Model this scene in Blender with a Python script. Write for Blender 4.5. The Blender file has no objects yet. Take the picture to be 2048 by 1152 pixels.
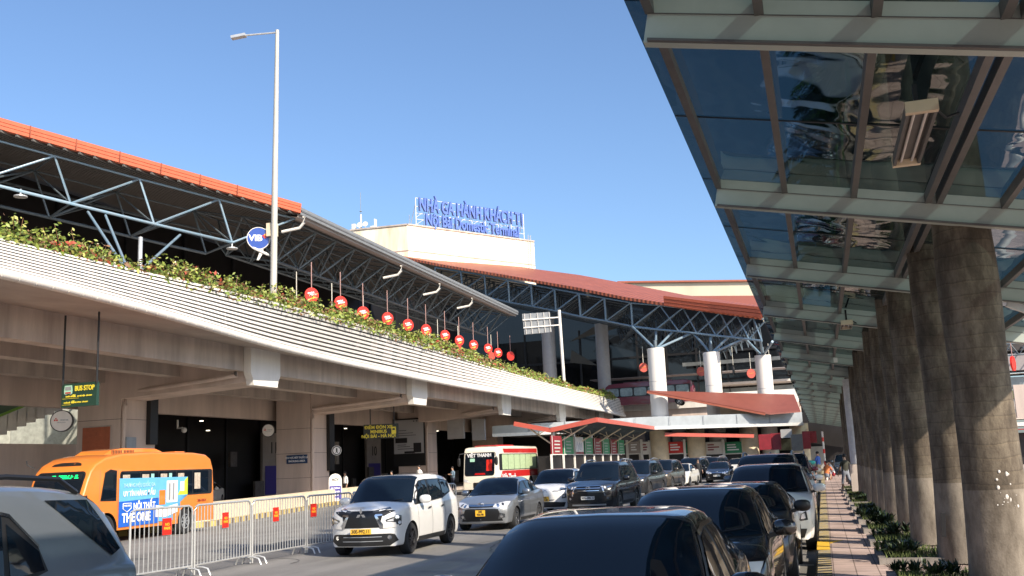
import bpy, bmesh, math, random
from mathutils import Vector, Matrix, Euler
from mathutils.bvhtree import BVHTree
rad = math.radians
S = bpy.context.scene
COL = S.collection
random.seed(7)
# ---------------------------------------------------------------- camera
FPX, ROLL = 1970.0, .043
PITCH, YAW = rad(10.2265), rad(16.8425)
CAM = Vector((0, 0, 1.8))
FW = Vector((-math.sin(YAW)*math.cos(PITCH), math.cos(YAW)*math.cos(PITCH), math.sin(PITCH)))
RT0 = Vector((math.cos(YAW), math.sin(YAW), 0)); UP0 = RT0.cross(FW)
RT = RT0*math.cos(ROLL)-UP0*math.sin(ROLL); UP = RT0*math.sin(ROLL)+UP0*math.cos(ROLL)
cd = bpy.data.cameras.new('camera'); cam = bpy.data.objects.new('camera', cd); COL.objects.link(cam)
cam.matrix_world = Matrix(((RT.x, UP.x, -FW.x, 0), (RT.y, UP.y, -FW.y, 0), (RT.z, UP.z, -FW.z, CAM.z), (0, 0, 0, 1)))
cd.sensor_width = 36; cd.lens = 36*FPX/2048; cd.clip_start = .05; cd.clip_end = 3000
S.camera = cam
def at(u, v, X=None, Y=None, Z=None, D=None):
    "photo pixel (2048 wide) to a world point on the given plane"
    r = FW*FPX+RT*(u-1024)-UP*(v-576)
    if X is not None: t = (X-CAM.x)/r.x
    elif Y is not None: t = (Y-CAM.y)/r.y
    elif Z is not None: t = (Z-CAM.z)/r.z
    else: t = D/r.dot(FW)
    return CAM+r*t
# ---------------------------------------------------------------- light
SAZ, SEL = rad(-34), rad(33.8)
sdir = Vector((math.cos(SEL)*math.cos(SAZ), math.cos(SEL)*math.sin(SAZ), math.sin(SEL)))
w = bpy.data.worlds.new("World"); S.world = w; w.use_nodes = True
nt = w.node_tree; bg = nt.nodes['Background']
sky = nt.nodes.new('ShaderNodeTexSky'); sky.sky_type = 'NISHITA'; sky.sun_disc = False
sky.sun_elevation = SEL; sky.sun_rotation = math.atan2(sdir.x, sdir.y)
sky.air_density = 1.0; sky.dust_density = 1.6; sky.ozone_density = 5.0
nt.links.new(sky.outputs[0], bg.inputs[0]); bg.inputs[1].default_value = .138
sl = bpy.data.lights.new('sun', 'SUN'); sl.energy = 4.9; sl.angle = rad(.55); sl.color = (1, .89, .74)
so = bpy.data.objects.new('sun', sl); COL.objects.link(so)
so.rotation_euler = sdir.to_track_quat('Z', 'Y').to_euler(); so.location = (30, -20, 30)
S.view_settings.view_transform = 'Standard'; S.view_settings.look = 'None'
S.view_settings.exposure = 0.62; S.view_settings.gamma = 1
S.render.engine = 'CYCLES'
S.cycles.max_bounces = 8; S.cycles.use_denoising = True; S.cycles.sample_clamp_indirect = 6
# ---------------------------------------------------------------- materials
def M(name, col, rough=.6, metal=0, var=0, scale=3, bump=0, bscale=30, coat=0, dirt=None, streak=False, spec=.5):
    m = bpy.data.materials.new(name); m.use_nodes = True
    n = m.node_tree; b = n.nodes['Principled BSDF']; L = n.links
    c = (*col, 1)
    b.inputs['Base Color'].default_value = c; b.inputs['Roughness'].default_value = rough
    b.inputs['Metallic'].default_value = metal; b.inputs['Coat Weight'].default_value = coat
    b.inputs['Coat Roughness'].default_value = .03; b.inputs['Specular IOR Level'].default_value = spec
    if var or bump:
        tc = n.nodes.new('ShaderNodeTexCoord'); mp = n.nodes.new('ShaderNodeMapping')
        L.new(tc.outputs['Object'], mp.inputs[0])
        if streak: mp.inputs['Scale'].default_value = (1, 1, .12)
    if var:
        nz = n.nodes.new('ShaderNodeTexNoise'); nz.inputs['Scale'].default_value = scale
        nz.inputs['Detail'].default_value = 8; nz.inputs['Roughness'].default_value = .65
        L.new(mp.outputs[0], nz.inputs['Vector'])
        r = n.nodes.new('ShaderNodeValToRGB'); r.color_ramp.elements[0].position = .33; r.color_ramp.elements[1].position = .68
        d = dirt or tuple(x*(1-var) for x in col)
        r.color_ramp.elements[0].color = (*d, 1); r.color_ramp.elements[1].color = (*[min(1, x*(1+var*.35)) for x in col], 1)
        if dirt: r.color_ramp.elements[0].color = (*[a*var+b_*(1-var) for a, b_ in zip(dirt, col)], 1)
        L.new(nz.outputs[0], r.inputs[0]); L.new(r.outputs[0], b.inputs['Base Color'])
    if bump:
        nb = n.nodes.new('ShaderNodeTexNoise'); nb.inputs['Scale'].default_value = bscale; nb.inputs['Detail'].default_value = 5
        L.new(tc.outputs['Object'], nb.inputs['Vector'])
        bp = n.nodes.new('ShaderNodeBump'); bp.inputs['Strength'].default_value = bump; bp.inputs['Distance'].default_value = .02
        L.new(nb.outputs[0], bp.inputs['Height']); L.new(bp.outputs[0], b.inputs['Normal'])
    return m
def emis(name, col, s):
    m = M(name, col); b = m.node_tree.nodes['Principled BSDF']
    b.inputs['Emission Color'].default_value = (*col, 1); b.inputs['Emission Strength'].default_value = s
    return m
m_conc = M('beige_concrete', (.52, .445, .39), .8, var=.34, scale=1.0, bump=.15, streak=True)
m_pier = M('pink_beige_render', (.62, .505, .44), .8, var=.22, scale=.8, bump=.1, streak=True)
m_white = M('white_render', (.72, .69, .64), .7, var=.12, scale=2, streak=True)
m_lip = M('white_coping', (.70, .665, .62), .55, var=.1, scale=1.5)
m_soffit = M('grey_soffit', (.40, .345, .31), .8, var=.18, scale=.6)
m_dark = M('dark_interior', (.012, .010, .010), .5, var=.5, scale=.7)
m_darkglass = M('dark_glass', (.010, .012, .015), .06, var=.2, scale=.3)
m_mull = M('black_mullion', (.015, .015, .017), .4)
m_red = M('red_metal_roof', (.36, .105, .06), .75, var=.2, scale=2)
m_redf = M('orange_red_fascia', (.54, .12, .055), .7, var=.12, scale=3)
m_grey = M('grey_metal', (.34, .36, .38), .4, .3, var=.15, scale=4)
m_greyf = M('grey_blue_fascia', (.34, .37, .39), .35, .3, var=.2, scale=.8)
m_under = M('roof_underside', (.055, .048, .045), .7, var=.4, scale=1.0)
m_pipe = M('blue_grey_pipe', (.16, .26, .34), .35, .2, var=.35, scale=3, dirt=(.35, .33, .31))
m_pipe2 = M('dull_pipe', (.12, .15, .17), .5, .2, var=.3, scale=3)
m_beam = M('sage_painted_steel', (.44, .49, .44), .55, var=.16, scale=2.5, dirt=(.32, .34, .30))
m_rafter = M('taupe_rafter', (.13, .125, .12), .5, var=.15, scale=5)
m_galv = M('galvanised_steel', (.62, .62, .60), .38, .55, var=.15, scale=6)
m_polew = M('weathered_pole', (.58, .56, .50), .45, .2, var=.3, scale=3, dirt=(.33, .25, .16), streak=True)
m_black = M('black_plastic', (.012, .012, .013), .45)
m_rubber = M('tyre_rubber', (.018, .018, .019), .75, bump=.3, bscale=60)
m_glass = M('tinted_glass', (.004, .008, .014), .02, spec=.55)
m_chrome = M('chrome', (.75, .75, .76), .12, 1)
m_rim = M('alloy_rim', (.45, .45, .46), .28, .9)
m_rimb = M('black_alloy_rim', (.05, .05, .055), .25, .6)
m_lamp = M('headlight_lens', (.42, .43, .45), .08, .6, coat=1)
m_lampd = M('headlight_housing', (.08, .085, .09), .15, .4, coat=1)
m_amber = M('amber_lens', (.75, .20, .03), .15, coat=1)
m_redl = M('red_lens', (.45, .01, .01), .15, coat=1)
m_plate = M('white_plate', (.75, .75, .74), .4); m_plY = M('yellow_plate', (.85, .48, .04), .4)
m_ink = M('dark_ink', (.02, .018, .02), .5); m_wink = M('white_ink', (.85, .85, .85), .5)
m_yink = M('yellow_ink', (.75, .62, .05), .5); m_rink = M('red_ink', (.6, .03, .02), .4)
m_signr = M('red_sign', (.62, .025, .015), .35, var=.1); m_signor = M('yellow_orange_sign', (.9, .42, .03), .4)
m_signb = M('blue_sign', (.02, .09, .40), .3); m_navy = M('navy_sign', (.015, .05, .14), .4)
m_bsign = M('blue_letters', (.10, .17, .50), .4); m_dsign = M('black_sign', (.018, .022, .02), .35)
m_dgreen = M('dark_green_sign', (.018, .05, .035), .3)
m_green = M('green_poster', (.02, .26, .11), .4, var=.15); m_cream = M('cream_paint', (.74, .62, .44), .7, var=.18, scale=1.5)
m_purple = M('purple_sign', (.06, .045, .28), .4)
# paint
def paint(name, col, metal=0.0, rough=.35, dust=.06):
    m = M(name, col, rough, metal, var=dust, scale=1.3, coat=1)
    return m
p_white = paint('white_paint', (.74, .73, .70)); p_pearl = paint('pearl_paint', (.68, .66, .60))
p_silver = paint('silver_paint', (.36, .37, .38), .7, .32); p_black = paint('black_paint', (.008, .008, .010), 0, .25)
p_grey = paint('dark_grey_paint', (.045, .045, .048), .5, .3); p_bronze = paint('bronze_paint', (.12, .10, .08), .6, .3)
p_slate = paint('slate_silver_paint', (.22, .25, .28), .6, .3); p_blueg = paint('blue_grey_paint', (.08, .11, .15), .5, .3)
p_orange = paint('orange_paint', (.72, .21, .032), 0, .4); p_red = paint('red_paint', (.50, .02, .02), 0, .35)
p_maroon = paint('maroon_paint', (.16, .012, .03), 0, .35); p_cream = paint('cream_coach_paint', (.76, .70, .58), 0, .4)
# ---------------------------------------------------------------- mesh helpers
class MB:
    def __init__(s): s.v = []; s.f = []; s.m = []
    def face(s, idx, m=0): s.f.append(tuple(idx)); s.m.append(m)
    def add(s, vs, fs, m=0):
        o = len(s.v); s.v += [tuple(p) for p in vs]
        for f in fs: s.face([o+i for i in f], m)
        return s
    def hexa(s, p, m=0):
        return s.add(p, [(0, 3, 2, 1), (4, 5, 6, 7), (0, 1, 5, 4), (1, 2, 6, 5), (2, 3, 7, 6), (3, 0, 4, 7)], m)
    def box(s, x0, x1, y0, y1, z0, z1, m=0):
        return s.hexa([(x0, y0, z0), (x1, y0, z0), (x1, y1, z0), (x0, y1, z0), (x0, y0, z1), (x1, y0, z1), (x1, y1, z1), (x0, y1, z1)], m)
    def bar(s, p, q, wd, ht, m=0, up=(0, 0, 1)):
        "rectangular bar from p to q"
        p, q = Vector(p), Vector(q); d = (q-p).normalized(); u = Vector(up)
        a = d.cross(u)
        if a.length < 1e-4: a = d.cross(Vector((1, 0, 0)))
        a.normalize(); b = a.cross(d).normalized(); a *= wd/2; b *= ht/2
        return s.hexa([p-a-b, p+a-b, q+a-b, q-a-b, p-a+b, p+a+b, q+a+b, q-a+b], m)
    def tube(s, pts, r, n=6, m=0, cap=True):
        pts = [Vector(p) for p in pts]; o = len(s.v); k = len(pts)
        for i, p in enumerate(pts):
            d = (pts[min(i+1, k-1)]-pts[max(i-1, 0)]).normalized()
            a = d.cross(Vector((0, 0, 1)))
            if a.length < .05: a = d.cross(Vector((1, 0, 0)))
            a.normalize(); b = d.cross(a); rr = r[i] if isinstance(r, (list, tuple)) else r
            for j in range(n):
                t = 2*math.pi*j/n; s.v.append(tuple(p+(a*math.cos(t)+b*math.sin(t))*rr))
        for i in range(k-1):
            for j in range(n):
                a0 = o+i*n+j; a1 = o+i*n+(j+1) % n
                s.face((a0, a1, a1+n, a0+n), m)
        if cap:
            s.face([o+j for j in range(n)][::-1], m); s.face([o+(k-1)*n+j for j in range(n)], m)
        return s
    def prism(s, pts, vec, m=0, m2=None):
        "polygon extruded by vec"
        n = len(pts); vec = Vector(vec); o = len(s.v)
        s.v += [tuple(p) for p in pts]+[tuple(Vector(p)+vec) for p in pts]
        s.face([o+i for i in range(n)][::-1], m); s.face([o+n+i for i in range(n)], m)
        for i in range(n):
            j = (i+1) % n; s.face((o+i, o+j, o+n+j, o+n+i), m if m2 is None else m2)
        return s
    def loft(s, rows, m=0, close=False):
        o = len(s.v); n = len(rows[0])
        for r in rows: s.v += [tuple(p) for p in r]
        for i in range(len(rows)-1):
            for j in range(n if close else n-1):
                k = (j+1) % n
                s.face((o+i*n+j, o+i*n+k, o+(i+1)*n+k, o+(i+1)*n+j), m)
        return s
    def lathe(s, c, ax, prof, n=24, m=0):
        "prof: (radius, offset along axis) list"
        c, ax = Vector(c), Vector(ax).normalized(); a = ax.orthogonal().normalized(); b = ax.cross(a)
        return s.loft([[c+ax*h+(a*math.cos(2*math.pi*j/n)+b*math.sin(2*math.pi*j/n))*r for j in range(n)] for r, h in prof], m, True)
    def disc(s, c, ax, r, th, n=28, m=0): return s.lathe(c, ax, [(0.001, -th/2), (r, -th/2), (r, th/2), (.001, th/2)], n, m)
    def ell(s, c, r, n=12, k=8, m=0, p=1.0):
        c = Vector(c); rows = []
        sg = lambda x: math.copysign(abs(x)**p, x)
        for i in range(k+1):
            t = -math.pi/2+math.pi*i/k; ct, stt = sg(math.cos(t)), sg(math.sin(t))
            rows.append([c+Vector((r[0]*ct*sg(math.cos(2*math.pi*j/n)), r[1]*ct*sg(math.sin(2*math.pi*j/n)), r[2]*stt)) for j in range(n)])
        return s.loft(rows, m, True)
    def build(s, name, mats, parent=None, smooth=False, sharp=40, recalc=True):
        me = bpy.data.meshes.new(name); me.from_pydata(s.v, [], s.f)
        mats = mats if isinstance(mats, (list, tuple)) else [mats]
        for m in mats: me.materials.append(m)
        me.polygons.foreach_set('material_index', s.m)
        if recalc or smooth:
            bm = bmesh.new(); bm.from_mesh(me)
            if recalc: bmesh.ops.recalc_face_normals(bm, faces=bm.faces)
            if smooth:
                for f in bm.faces: f.smooth = True
                lim = rad(sharp)
                for e in bm.edges:
                    if len(e.link_faces) == 2 and e.calc_face_angle(0) > lim: e.smooth = False
            bm.to_mesh(me); bm.free()
        me.update()
        return link(name, me, parent)
def link(name, me, parent=None):
    o = bpy.data.objects.new(name, me); COL.objects.link(o)
    if parent is not None:
        o.parent = parent; o.matrix_parent_inverse = parent_mat(parent).inverted()
    return o
def parent_mat(p):
    m = p.matrix_basis.copy()
    if p.parent: m = parent_mat(p.parent) @ p.matrix_parent_inverse @ m
    return m
def tag(o, label=None, cat=None, group=None, kind=None):
    if label: o['label'] = label
    if cat: o['category'] = cat
    if group: o['group'] = group
    if kind: o['kind'] = kind
    return o
def thing(name, label, cat, loc=(0, 0, 0), rz=0, group=None):
    o = bpy.data.objects.new(name, None); COL.objects.link(o); o.location = loc; o.rotation_euler = (0, 0, rz)
    o.empty_display_size = .3
    return tag(o, label, cat, group)
def copy_tree(o, parent=None):
    c = o.copy(); COL.objects.link(c)
    if parent is not None: c.parent = parent
    for ch in list(KIDS.get(o.name, o.children)): copy_tree(ch, c)
    return c
KIDS = {}
def text(s, size, mat, name, parent, org, right, up, thick=.02, off=.0, align='CENTER', sx=1.0, valign='CENTER'):
    "text as a mesh lying in the plane right/up at org"
    cu = bpy.data.curves.new(name, 'FONT'); cu.body = s; cu.size = size; cu.extrude = thick/2; cu.offset = off
    cu.align_x = align; cu.align_y = valign; cu.resolution_u = 3; cu.materials.append(mat)
    t = bpy.data.objects.new(name, cu); COL.objects.link(t)
    bpy.context.view_layer.update()
    me = bpy.data.meshes.new_from_object(t.evaluated_get(bpy.context.evaluated_depsgraph_get()))
    bpy.data.objects.remove(t); bpy.data.curves.remove(cu)
    right, up = Vector(right).normalized(), Vector(up).normalized(); nn = right.cross(up)
    mt = Matrix(((right.x*sx, up.x, nn.x, org[0]), (right.y*sx, up.y, nn.y, org[1]), (right.z*sx, up.z, nn.z, org[2]), (0, 0, 0, 1)))
    me.transform(mt); me.name = name
    if not me.materials: me.materials.append(mat)
    return link(name, me, parent)
# ================================================================ ground
def ground():
    m = M('asphalt', (.245, .235, .22), .9, var=.22, scale=.35, bump=.5, bscale=120)
    n = m.node_tree; L = n.links; b = n.nodes['Principled BSDF']
    src = b.inputs['Base Color'].links[0].from_socket
    nz = n.nodes.new('ShaderNodeTexNoise'); nz.inputs['Scale'].default_value = 90; nz.inputs['Detail'].default_value = 3
    tc = n.nodes.new('ShaderNodeTexCoord'); L.new(tc.outputs['Object'], nz.inputs['Vector'])
    r = n.nodes.new('ShaderNodeValToRGB'); r.color_ramp.elements[0].color = (.72, .72, .72, 1); r.color_ramp.elements[1].color = (1.2, 1.19, 1.17, 1)
    r.color_ramp.elements[0].position = .35; r.color_ramp.elements[1].position = .65
    mx = n.nodes.new('ShaderNodeMix'); mx.data_type = 'RGBA'; mx.blend_type = 'MULTIPLY'; mx.inputs[0].default_value = 1
    L.new(nz.outputs[0], r.inputs[0]); L.new(src, mx.inputs[6]); L.new(r.outputs[0], mx.inputs[7])
    # dark wheel tracks and stretched stains along the road
    mp = n.nodes.new('ShaderNodeMapping'); mp.inputs['Scale'].default_value = (1.1, .07, 1); L.new(tc.outputs['Object'], mp.inputs[0])
    n2 = n.nodes.new('ShaderNodeTexNoise'); n2.inputs['Scale'].default_value = 1.0; n2.inputs['Detail'].default_value = 4; L.new(mp.outputs[0], n2.inputs['Vector'])
    r2 = n.nodes.new('ShaderNodeValToRGB'); r2.color_ramp.elements[0].color = (.75, .75, .76, 1); r2.color_ramp.elements[0].position = .38; r2.color_ramp.elements[1].position = .6
    L.new(n2.outputs[0], r2.inputs[0])
    m2 = n.nodes.new('ShaderNodeMix'); m2.data_type = 'RGBA'; m2.blend_type = 'MULTIPLY'; m2.inputs[0].default_value = 1
    L.new(mx.outputs[2], m2.inputs[6]); L.new(r2.outputs[0], m2.inputs[7]); L.new(m2.outputs[2], b.inputs['Base Color'])
    g = MB(); g.add([(-500, -200, 0), (500, -200, 0), (500, 900, 0), (-500, 900, 0)], [(0, 1, 2, 3)])
    tag(g.build('road', m), kind='structure')
    # paved footway
    m = M('pink_paving', (.40, .31, .28), .85, bump=.2, bscale=60); n = m.node_tree; L = n.links; b = n.nodes['Principled BSDF']
    tc = n.nodes.new('ShaderNodeTexCoord'); bk = n.nodes.new('ShaderNodeTexBrick'); L.new(tc.outputs['Object'], bk.inputs['Vector'])
    bk.offset = 0; bk.inputs['Scale'].default_value = 1; bk.inputs['Brick Width'].default_value = .3; bk.inputs['Row Height'].default_value = .3
    bk.inputs['Mortar Size'].default_value = .008; bk.inputs['Color1'].default_value = (.47, .365, .32, 1); bk.inputs['Color2'].default_value = (.39, .295, .26, 1)
    bk.inputs['Mortar'].default_value = (.16, .12, .10, 1)
    nz = n.nodes.new('ShaderNodeTexNoise'); nz.inputs['Scale'].default_value = 1.1; nz.inputs['Detail'].default_value = 9; L.new(tc.outputs['Object'], nz.inputs['Vector'])
    r = n.nodes.new('ShaderNodeValToRGB'); r.color_ramp.elements[0].position = .3; r.color_ramp.elements[1].position = .62
    r.color_ramp.elements[0].color = (.62, .60, .58, 1); r.color_ramp.elements[1].color = (1.15, 1.12, 1.1, 1); L.new(nz.outputs[0], r.inputs[0])
    mx = n.nodes.new('ShaderNodeMix'); mx.data_type = 'RGBA'; mx.blend_type = 'MULTIPLY'; mx.inputs[0].default_value = 1
    L.new(bk.outputs[0], mx.inputs[6]); L.new(r.outputs[0], mx.inputs[7]); L.new(mx.outputs[2], b.inputs['Base Color'])
    g = MB(); g.box(-.02, 6.2, -12, 120, -.02, .15)
    tag(g.build('pavement', m), kind='structure')
    # kerb stones painted yellow, black-and-yellow near the camera
    m = M('kerb_paint', (.5, .4, .2), .8, bump=.3, bscale=50); n = m.node_tree; L = n.links; b = n.nodes['Principled BSDF']
    tc = n.nodes.new('ShaderNodeTexCoord'); sp = n.nodes.new('ShaderNodeSeparateXYZ'); L.new(tc.outputs['Object'], sp.inputs[0])
    def math_(op, a, bb):
        q = n.nodes.new('ShaderNodeMath'); q.operation = op
        for i, x in enumerate((a, bb)):
            if isinstance(x, (int, float)): q.inputs[i].default_value = x
            else: L.new(x, q.inputs[i])
        return q.outputs[0]
    y = sp.outputs[1]
    fr = math_('FRACT', math_('MULTIPLY', y, 3.1), 0); st = math_('GREATER_THAN', fr, .55)
    near = math_('LESS_THAN', y, 17.6); st = math_('MULTIPLY', st, near)
    fr2 = math_('FRACT', math_('MULTIPLY', y, 1.0), 0); jt = math_('GREATER_THAN', fr2, .965); st = math_('MAXIMUM', st, math_('MULTIPLY', jt, .6))
    nz = n.nodes.new('ShaderNodeTexNoise'); nz.inputs['Scale'].default_value = 7; nz.inputs['Detail'].default_value = 8; L.new(tc.outputs['Object'], nz.inputs['Vector'])
    r = n.nodes.new('ShaderNodeValToRGB'); r.color_ramp.elements[0].position = .42; r.color_ramp.elements[1].position = .52
    r.color_ramp.elements[0].color = (.32, .28, .22, 1); r.color_ramp.elements[1].color = (.42, .32, .14, 1); L.new(nz.outputs[0], r.inputs[0])
    mx = n.nodes.new('ShaderNodeMix'); mx.data_type = 'RGBA'; mx.inputs[7].default_value = (.035, .032, .03, 1)
    L.new(st, mx.inputs[0]); L.new(r.outputs[0], mx.inputs[6]); L.new(mx.outputs[2], b.inputs['Base Color'])
    g = MB(); prof = [(-.27, -.02), (-.25, .11), (-.22, .145), (-.024, .155), (-.024, -.02)]
    g.loft([[(x, yy, z) for x, z in prof] for yy in (-12, 120)])
    tag(g.build('kerb', m), kind='structure')
    # yellow arrow, white bay line
    my = M('yellow_road_paint', (.78, .45, .03), .7, var=.12, scale=6); mw = M('white_road_paint', (.6, .6, .57), .8, var=.45, scale=5)
    g = MB(); ya = [at(1634, 1083, Z=.152), at(1686, 1080, Z=.152), at(1660, 1087, Z=.152), at(1640, 1100, Z=.152), at(1633, 1101, Z=.152)]; g.prism([(max(-.015, p.x), p.y, .152) for p in ya], (0, 0, .004))
    g.prism([(-.245, ya[3].y, .157), (-.03, ya[3].y, .157), (-.03, ya[0].y, .157), (-.245, ya[0].y, .157)], (0, 0, .003))
    tag(g.build('yellow_marking', my), kind='structure')
    g = MB()
    for yy in (17.3, 23.9, 30.5): g.box(-2.3, -.30, yy-.09, yy+.09, .001, .006); 
    g.box(-.62, -.52, 12, 17.2, .001, .006)
    tag(g.build('parking_marking', mw), kind='structure')
    md_ = M('tar_patch', (.10, .098, .095), .9, var=.3, scale=4, bump=.3, bscale=90); g = MB(); rnd = random.Random(21)
    for (x, y, lx, ly) in ((-5.6, 14.5, 1.1, 2.6), (-13.8, 24, 1.4, 3.4), (-6.2, 27, .8, 5.0), (-16.5, 20, 2.2, 1.2), (-3.9, 20, .7, 1.5), (-12.9, 34, 1.2, 2.4), (-5.2, 46, 1.4, 3)):
        g.add([(x+math.cos(a)*lx*.5*rnd.uniform(.85, 1.1)*(1.25 if k % 3 else 1), y+math.sin(a)*ly*.5*rnd.uniform(.9, 1.1)*(1.2 if k % 3 else 1), .004) for k, a in enumerate([2*math.pi*j/12 for j in range(12)])], [tuple(range(12))])
    tag(g.build('road_patches', md_), kind='structure')
    g = MB()
    for c in range(16):
        x, y = rnd.uniform(-16, -3), rnd.uniform(12, 50); a = rnd.uniform(.9, 2.2); p = Vector((x, y, .0075)); pts = [p]
        for k in range(rnd.randint(6, 14)): a += rnd.uniform(-.35, .35); p = p+Vector((math.cos(a), math.sin(a), 0))*.35; pts.append(p)
        for q0_, q1_ in zip(pts, pts[1:]): d = (q1_-q0_).normalized(); nn = Vector((-d.y, d.x, 0))*rnd.uniform(.008, .022); g.add([q0_-nn, q0_+nn, q1_+nn, q1_-nn], [(0, 1, 2, 3)])
    tag(g.build('tar_seams', md_, recalc=False), kind='structure')
ground()
# ================================================================ glazed canopy
SL = -.20
def cz(x): return 5.0+SL*(x+1)
YB = [7.29+5.42*k for k in range(-3, 20)]
XR = [-.97, -.15, .67, 1.51, 2.34, 3.17, 4.0]
def glassmat():
    m = bpy.data.materials.new('canopy_glass'); m.use_nodes = True; n = m.node_tree; L = n.links; n.nodes.clear()
    out = n.nodes.new('ShaderNodeOutputMaterial'); tr = n.nodes.new('ShaderNodeBsdfTransparent'); tr.inputs[0].default_value = (.25, .31, .32, 1)
    gl = n.nodes.new('ShaderNodeBsdfGlossy'); gl.inputs['Roughness'].default_value = .03; gl.inputs[0].default_value = (.75, .8, .8, 1)
    fr = n.nodes.new('ShaderNodeFresnel'); fr.inputs[0].default_value = 2.0
    tc = n.nodes.new('ShaderNodeTexCoord'); mp = n.nodes.new('ShaderNodeMapping'); mp.inputs['Scale'].default_value = (.9, .75, 1); L.new(tc.outputs['Object'], mp.inputs[0])
    nz = n.nodes.new('ShaderNodeTexNoise'); nz.inputs['Scale'].default_value = 1.0; nz.inputs['Detail'].default_value = 1.5; nz.inputs['Distortion'].default_value = .6
    L.new(mp.outputs[0], nz.inputs['Vector'])
    bp = n.nodes.new('ShaderNodeBump'); bp.inputs['Strength'].default_value = 1; bp.inputs['Distance'].default_value = .03; L.new(nz.outputs[0], bp.inputs['Height'])
    L.new(bp.outputs[0], gl.inputs['Normal']); L.new(bp.outputs[0], fr.inputs['Normal'])
    mx = n.nodes.new('ShaderNodeMixShader'); ge = n.nodes.new('ShaderNodeNewGeometry'); iv = n.nodes.new('ShaderNodeMath'); iv.operation = 'SUBTRACT'; iv.inputs[0].default_value = 1; L.new(ge.outputs['Backfacing'], iv.inputs[1])
    ml = n.nodes.new('ShaderNodeMath'); ml.operation = 'MULTIPLY'; L.new(fr.outputs[0], ml.inputs[0]); L.new(iv.outputs[0], ml.inputs[1]); L.new(ml.outputs[0], mx.inputs[0]); L.new(tr.outputs[0], mx.inputs[1]); L.new(gl.outputs[0], mx.inputs[2])
    L.new(mx.outputs[0], out.inputs[0]); return m
m_cglass = glassmat()
def canopy():
    t = thing('glazed_canopy', 'long tinted glass canopy on sage steel beams over the pavement of palm trunks', 'canopy', (1.5, 20, 0))
    for y in YB:
        b = MB(); b.bar((-1, y, cz(-1)+.18), (4.6, y, cz(4.6)+.18), .10, .36, 0); b.bar((-1.0, y-.054, cz(-1)+.24), (4.6, y-.054, cz(4.6)+.24), .012, .006, 1); b.bar((-1, y-.03, cz(-1)+.01), (4.6, y-.03, cz(4.6)+.01), .13, .02, 1)
        b.build('beam', [m_beam, m_rafter], t)
    for k in range(len(YB)-1):
        y0, y1 = YB[k]+.052, YB[k+1]-.052
        if k < 12:
            for x in XR:
                b = MB(); b.bar((x, y0, cz(x)+.295), (x, y1, cz(x)+.295), .07, .12)
                if x == 1.51: b.bar((x+.13, y0, cz(x)+.275), (x+.13, y1, cz(x)+.275), .07, .12)
                b.build('rafter', m_rafter, t)
        g = MB(); g.bar((-1.17, (y0+y1)/2, cz(-1.17)+.375), (4.5, (y0+y1)/2, cz(4.5)+.375), y1-y0+.10, .02)
        g.build('glass_panel', m_cglass, t)
        g = MB(); ym = (y0+y1)/2+.1; g.bar((-1.16, ym, cz(-1.16)+.358), (4.4, ym, cz(4.4)+.358), .03, .008); g.build('glass_joint', m_black, t)
    b = MB()
    for k in range(12, len(YB)-1):
        for x in XR: b.bar((x, YB[k]+.052, cz(x)+.295), (x, YB[k+1]-.052, cz(x)+.295), .07, .12)
    tag(b.build('far_rafters', m_rafter, t), kind='stuff')
    for i, y in enumerate(YB):
        if i % 2 == 1 and y > 10:
            c = MB(); c.tube([(4.05, y, .15), (4.05, y, cz(4.05)-.25)], .14, 16); c.tube([(4.05, y, .15), (4.05, y, .2)], .22, 16)
            c.bar((4.05, y, cz(4.05)-.28), (3.2, y, cz(3.2)-.02), .08, .12); c.bar((4.05, y, cz(4.05)-.28), (4.6, y, cz(4.6)-.02), .08, .1)
            c.build('column', m_galv, t, True)
    return t
canopy()
def light_fixture(x, y, label, long=.95):
    t = thing('tube_light', label, 'light fixture', (x, y, cz(x)), group='tube lights under the glass canopy')
    z = cz(x)-.02
    b = MB(); b.box(x-.13, x+.13, y-.02-long/2, y-long/2+.05, z, z+.10); b.build('end_cap', m_cream, t)
    b = MB(); b.box(x-.13, x+.13, y+long/2-.05, y+long/2+.02, z, z+.10); b.build('end_cap', m_cream, t)
    b = MB(); b.box(x-.12, x+.12, y-long/2+.05, y+long/2-.05, z+.06, z+.11)
    for s in (-1, 1): b.hexa([(x+s*.125, y-long/2+.05, z), (x+s*.10, y-long/2+.05, z), (x+s*.10, y+long/2-.05, z), (x+s*.125, y+long/2-.05, z), (x+s*.125, y-long/2+.05, z+.07), (x+s*.09, y-long/2+.05, z+.07), (x+s*.09, y+long/2-.05, z+.07), (x+s*.125, y+long/2-.05, z+.07)])
    b.build('housing', m_rafter, t)
    for s in (-1, 1):
        b = MB(); b.tube([(x+s*.05, y-long/2+.05, z+.04), (x+s*.05, y+long/2-.05, z+.04)], .014, 8); b.build('tube', m_white, t)
    for s in (-1, 1): b = MB(); b.box(x-.02, x+.02, y+s*long*.3-.02, y+s*long*.3+.02, z+.105, z+.36); b.build('bracket', m_black, t)
    b = MB(); b.tube([(x+.12, y-long*.4, z+.08), (x+.22, y-long*.3, z+.03), (x+.34, y-long*.25, z+.08)], .012, 5); b.build('cable', m_black, t)
lf0 = at(1843, 212, Z=cz(.9)+.0); lf1 = at(1812, 322, Z=cz(.9))
print('fixture', lf0, lf1)
light_fixture((lf0.x+lf1.x)/2, (lf0.y+lf1.y)/2, 'cream double tube light, nearest of the row under the glass canopy', (lf1-lf0).length)
light_fixture(.80, 23.8, 'second cream double tube light further along under the glass canopy')
b = MB(); b.box(.62, .74, 33.3, 33.45, cz(.7)-.02, cz(.7)+.12)
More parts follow.
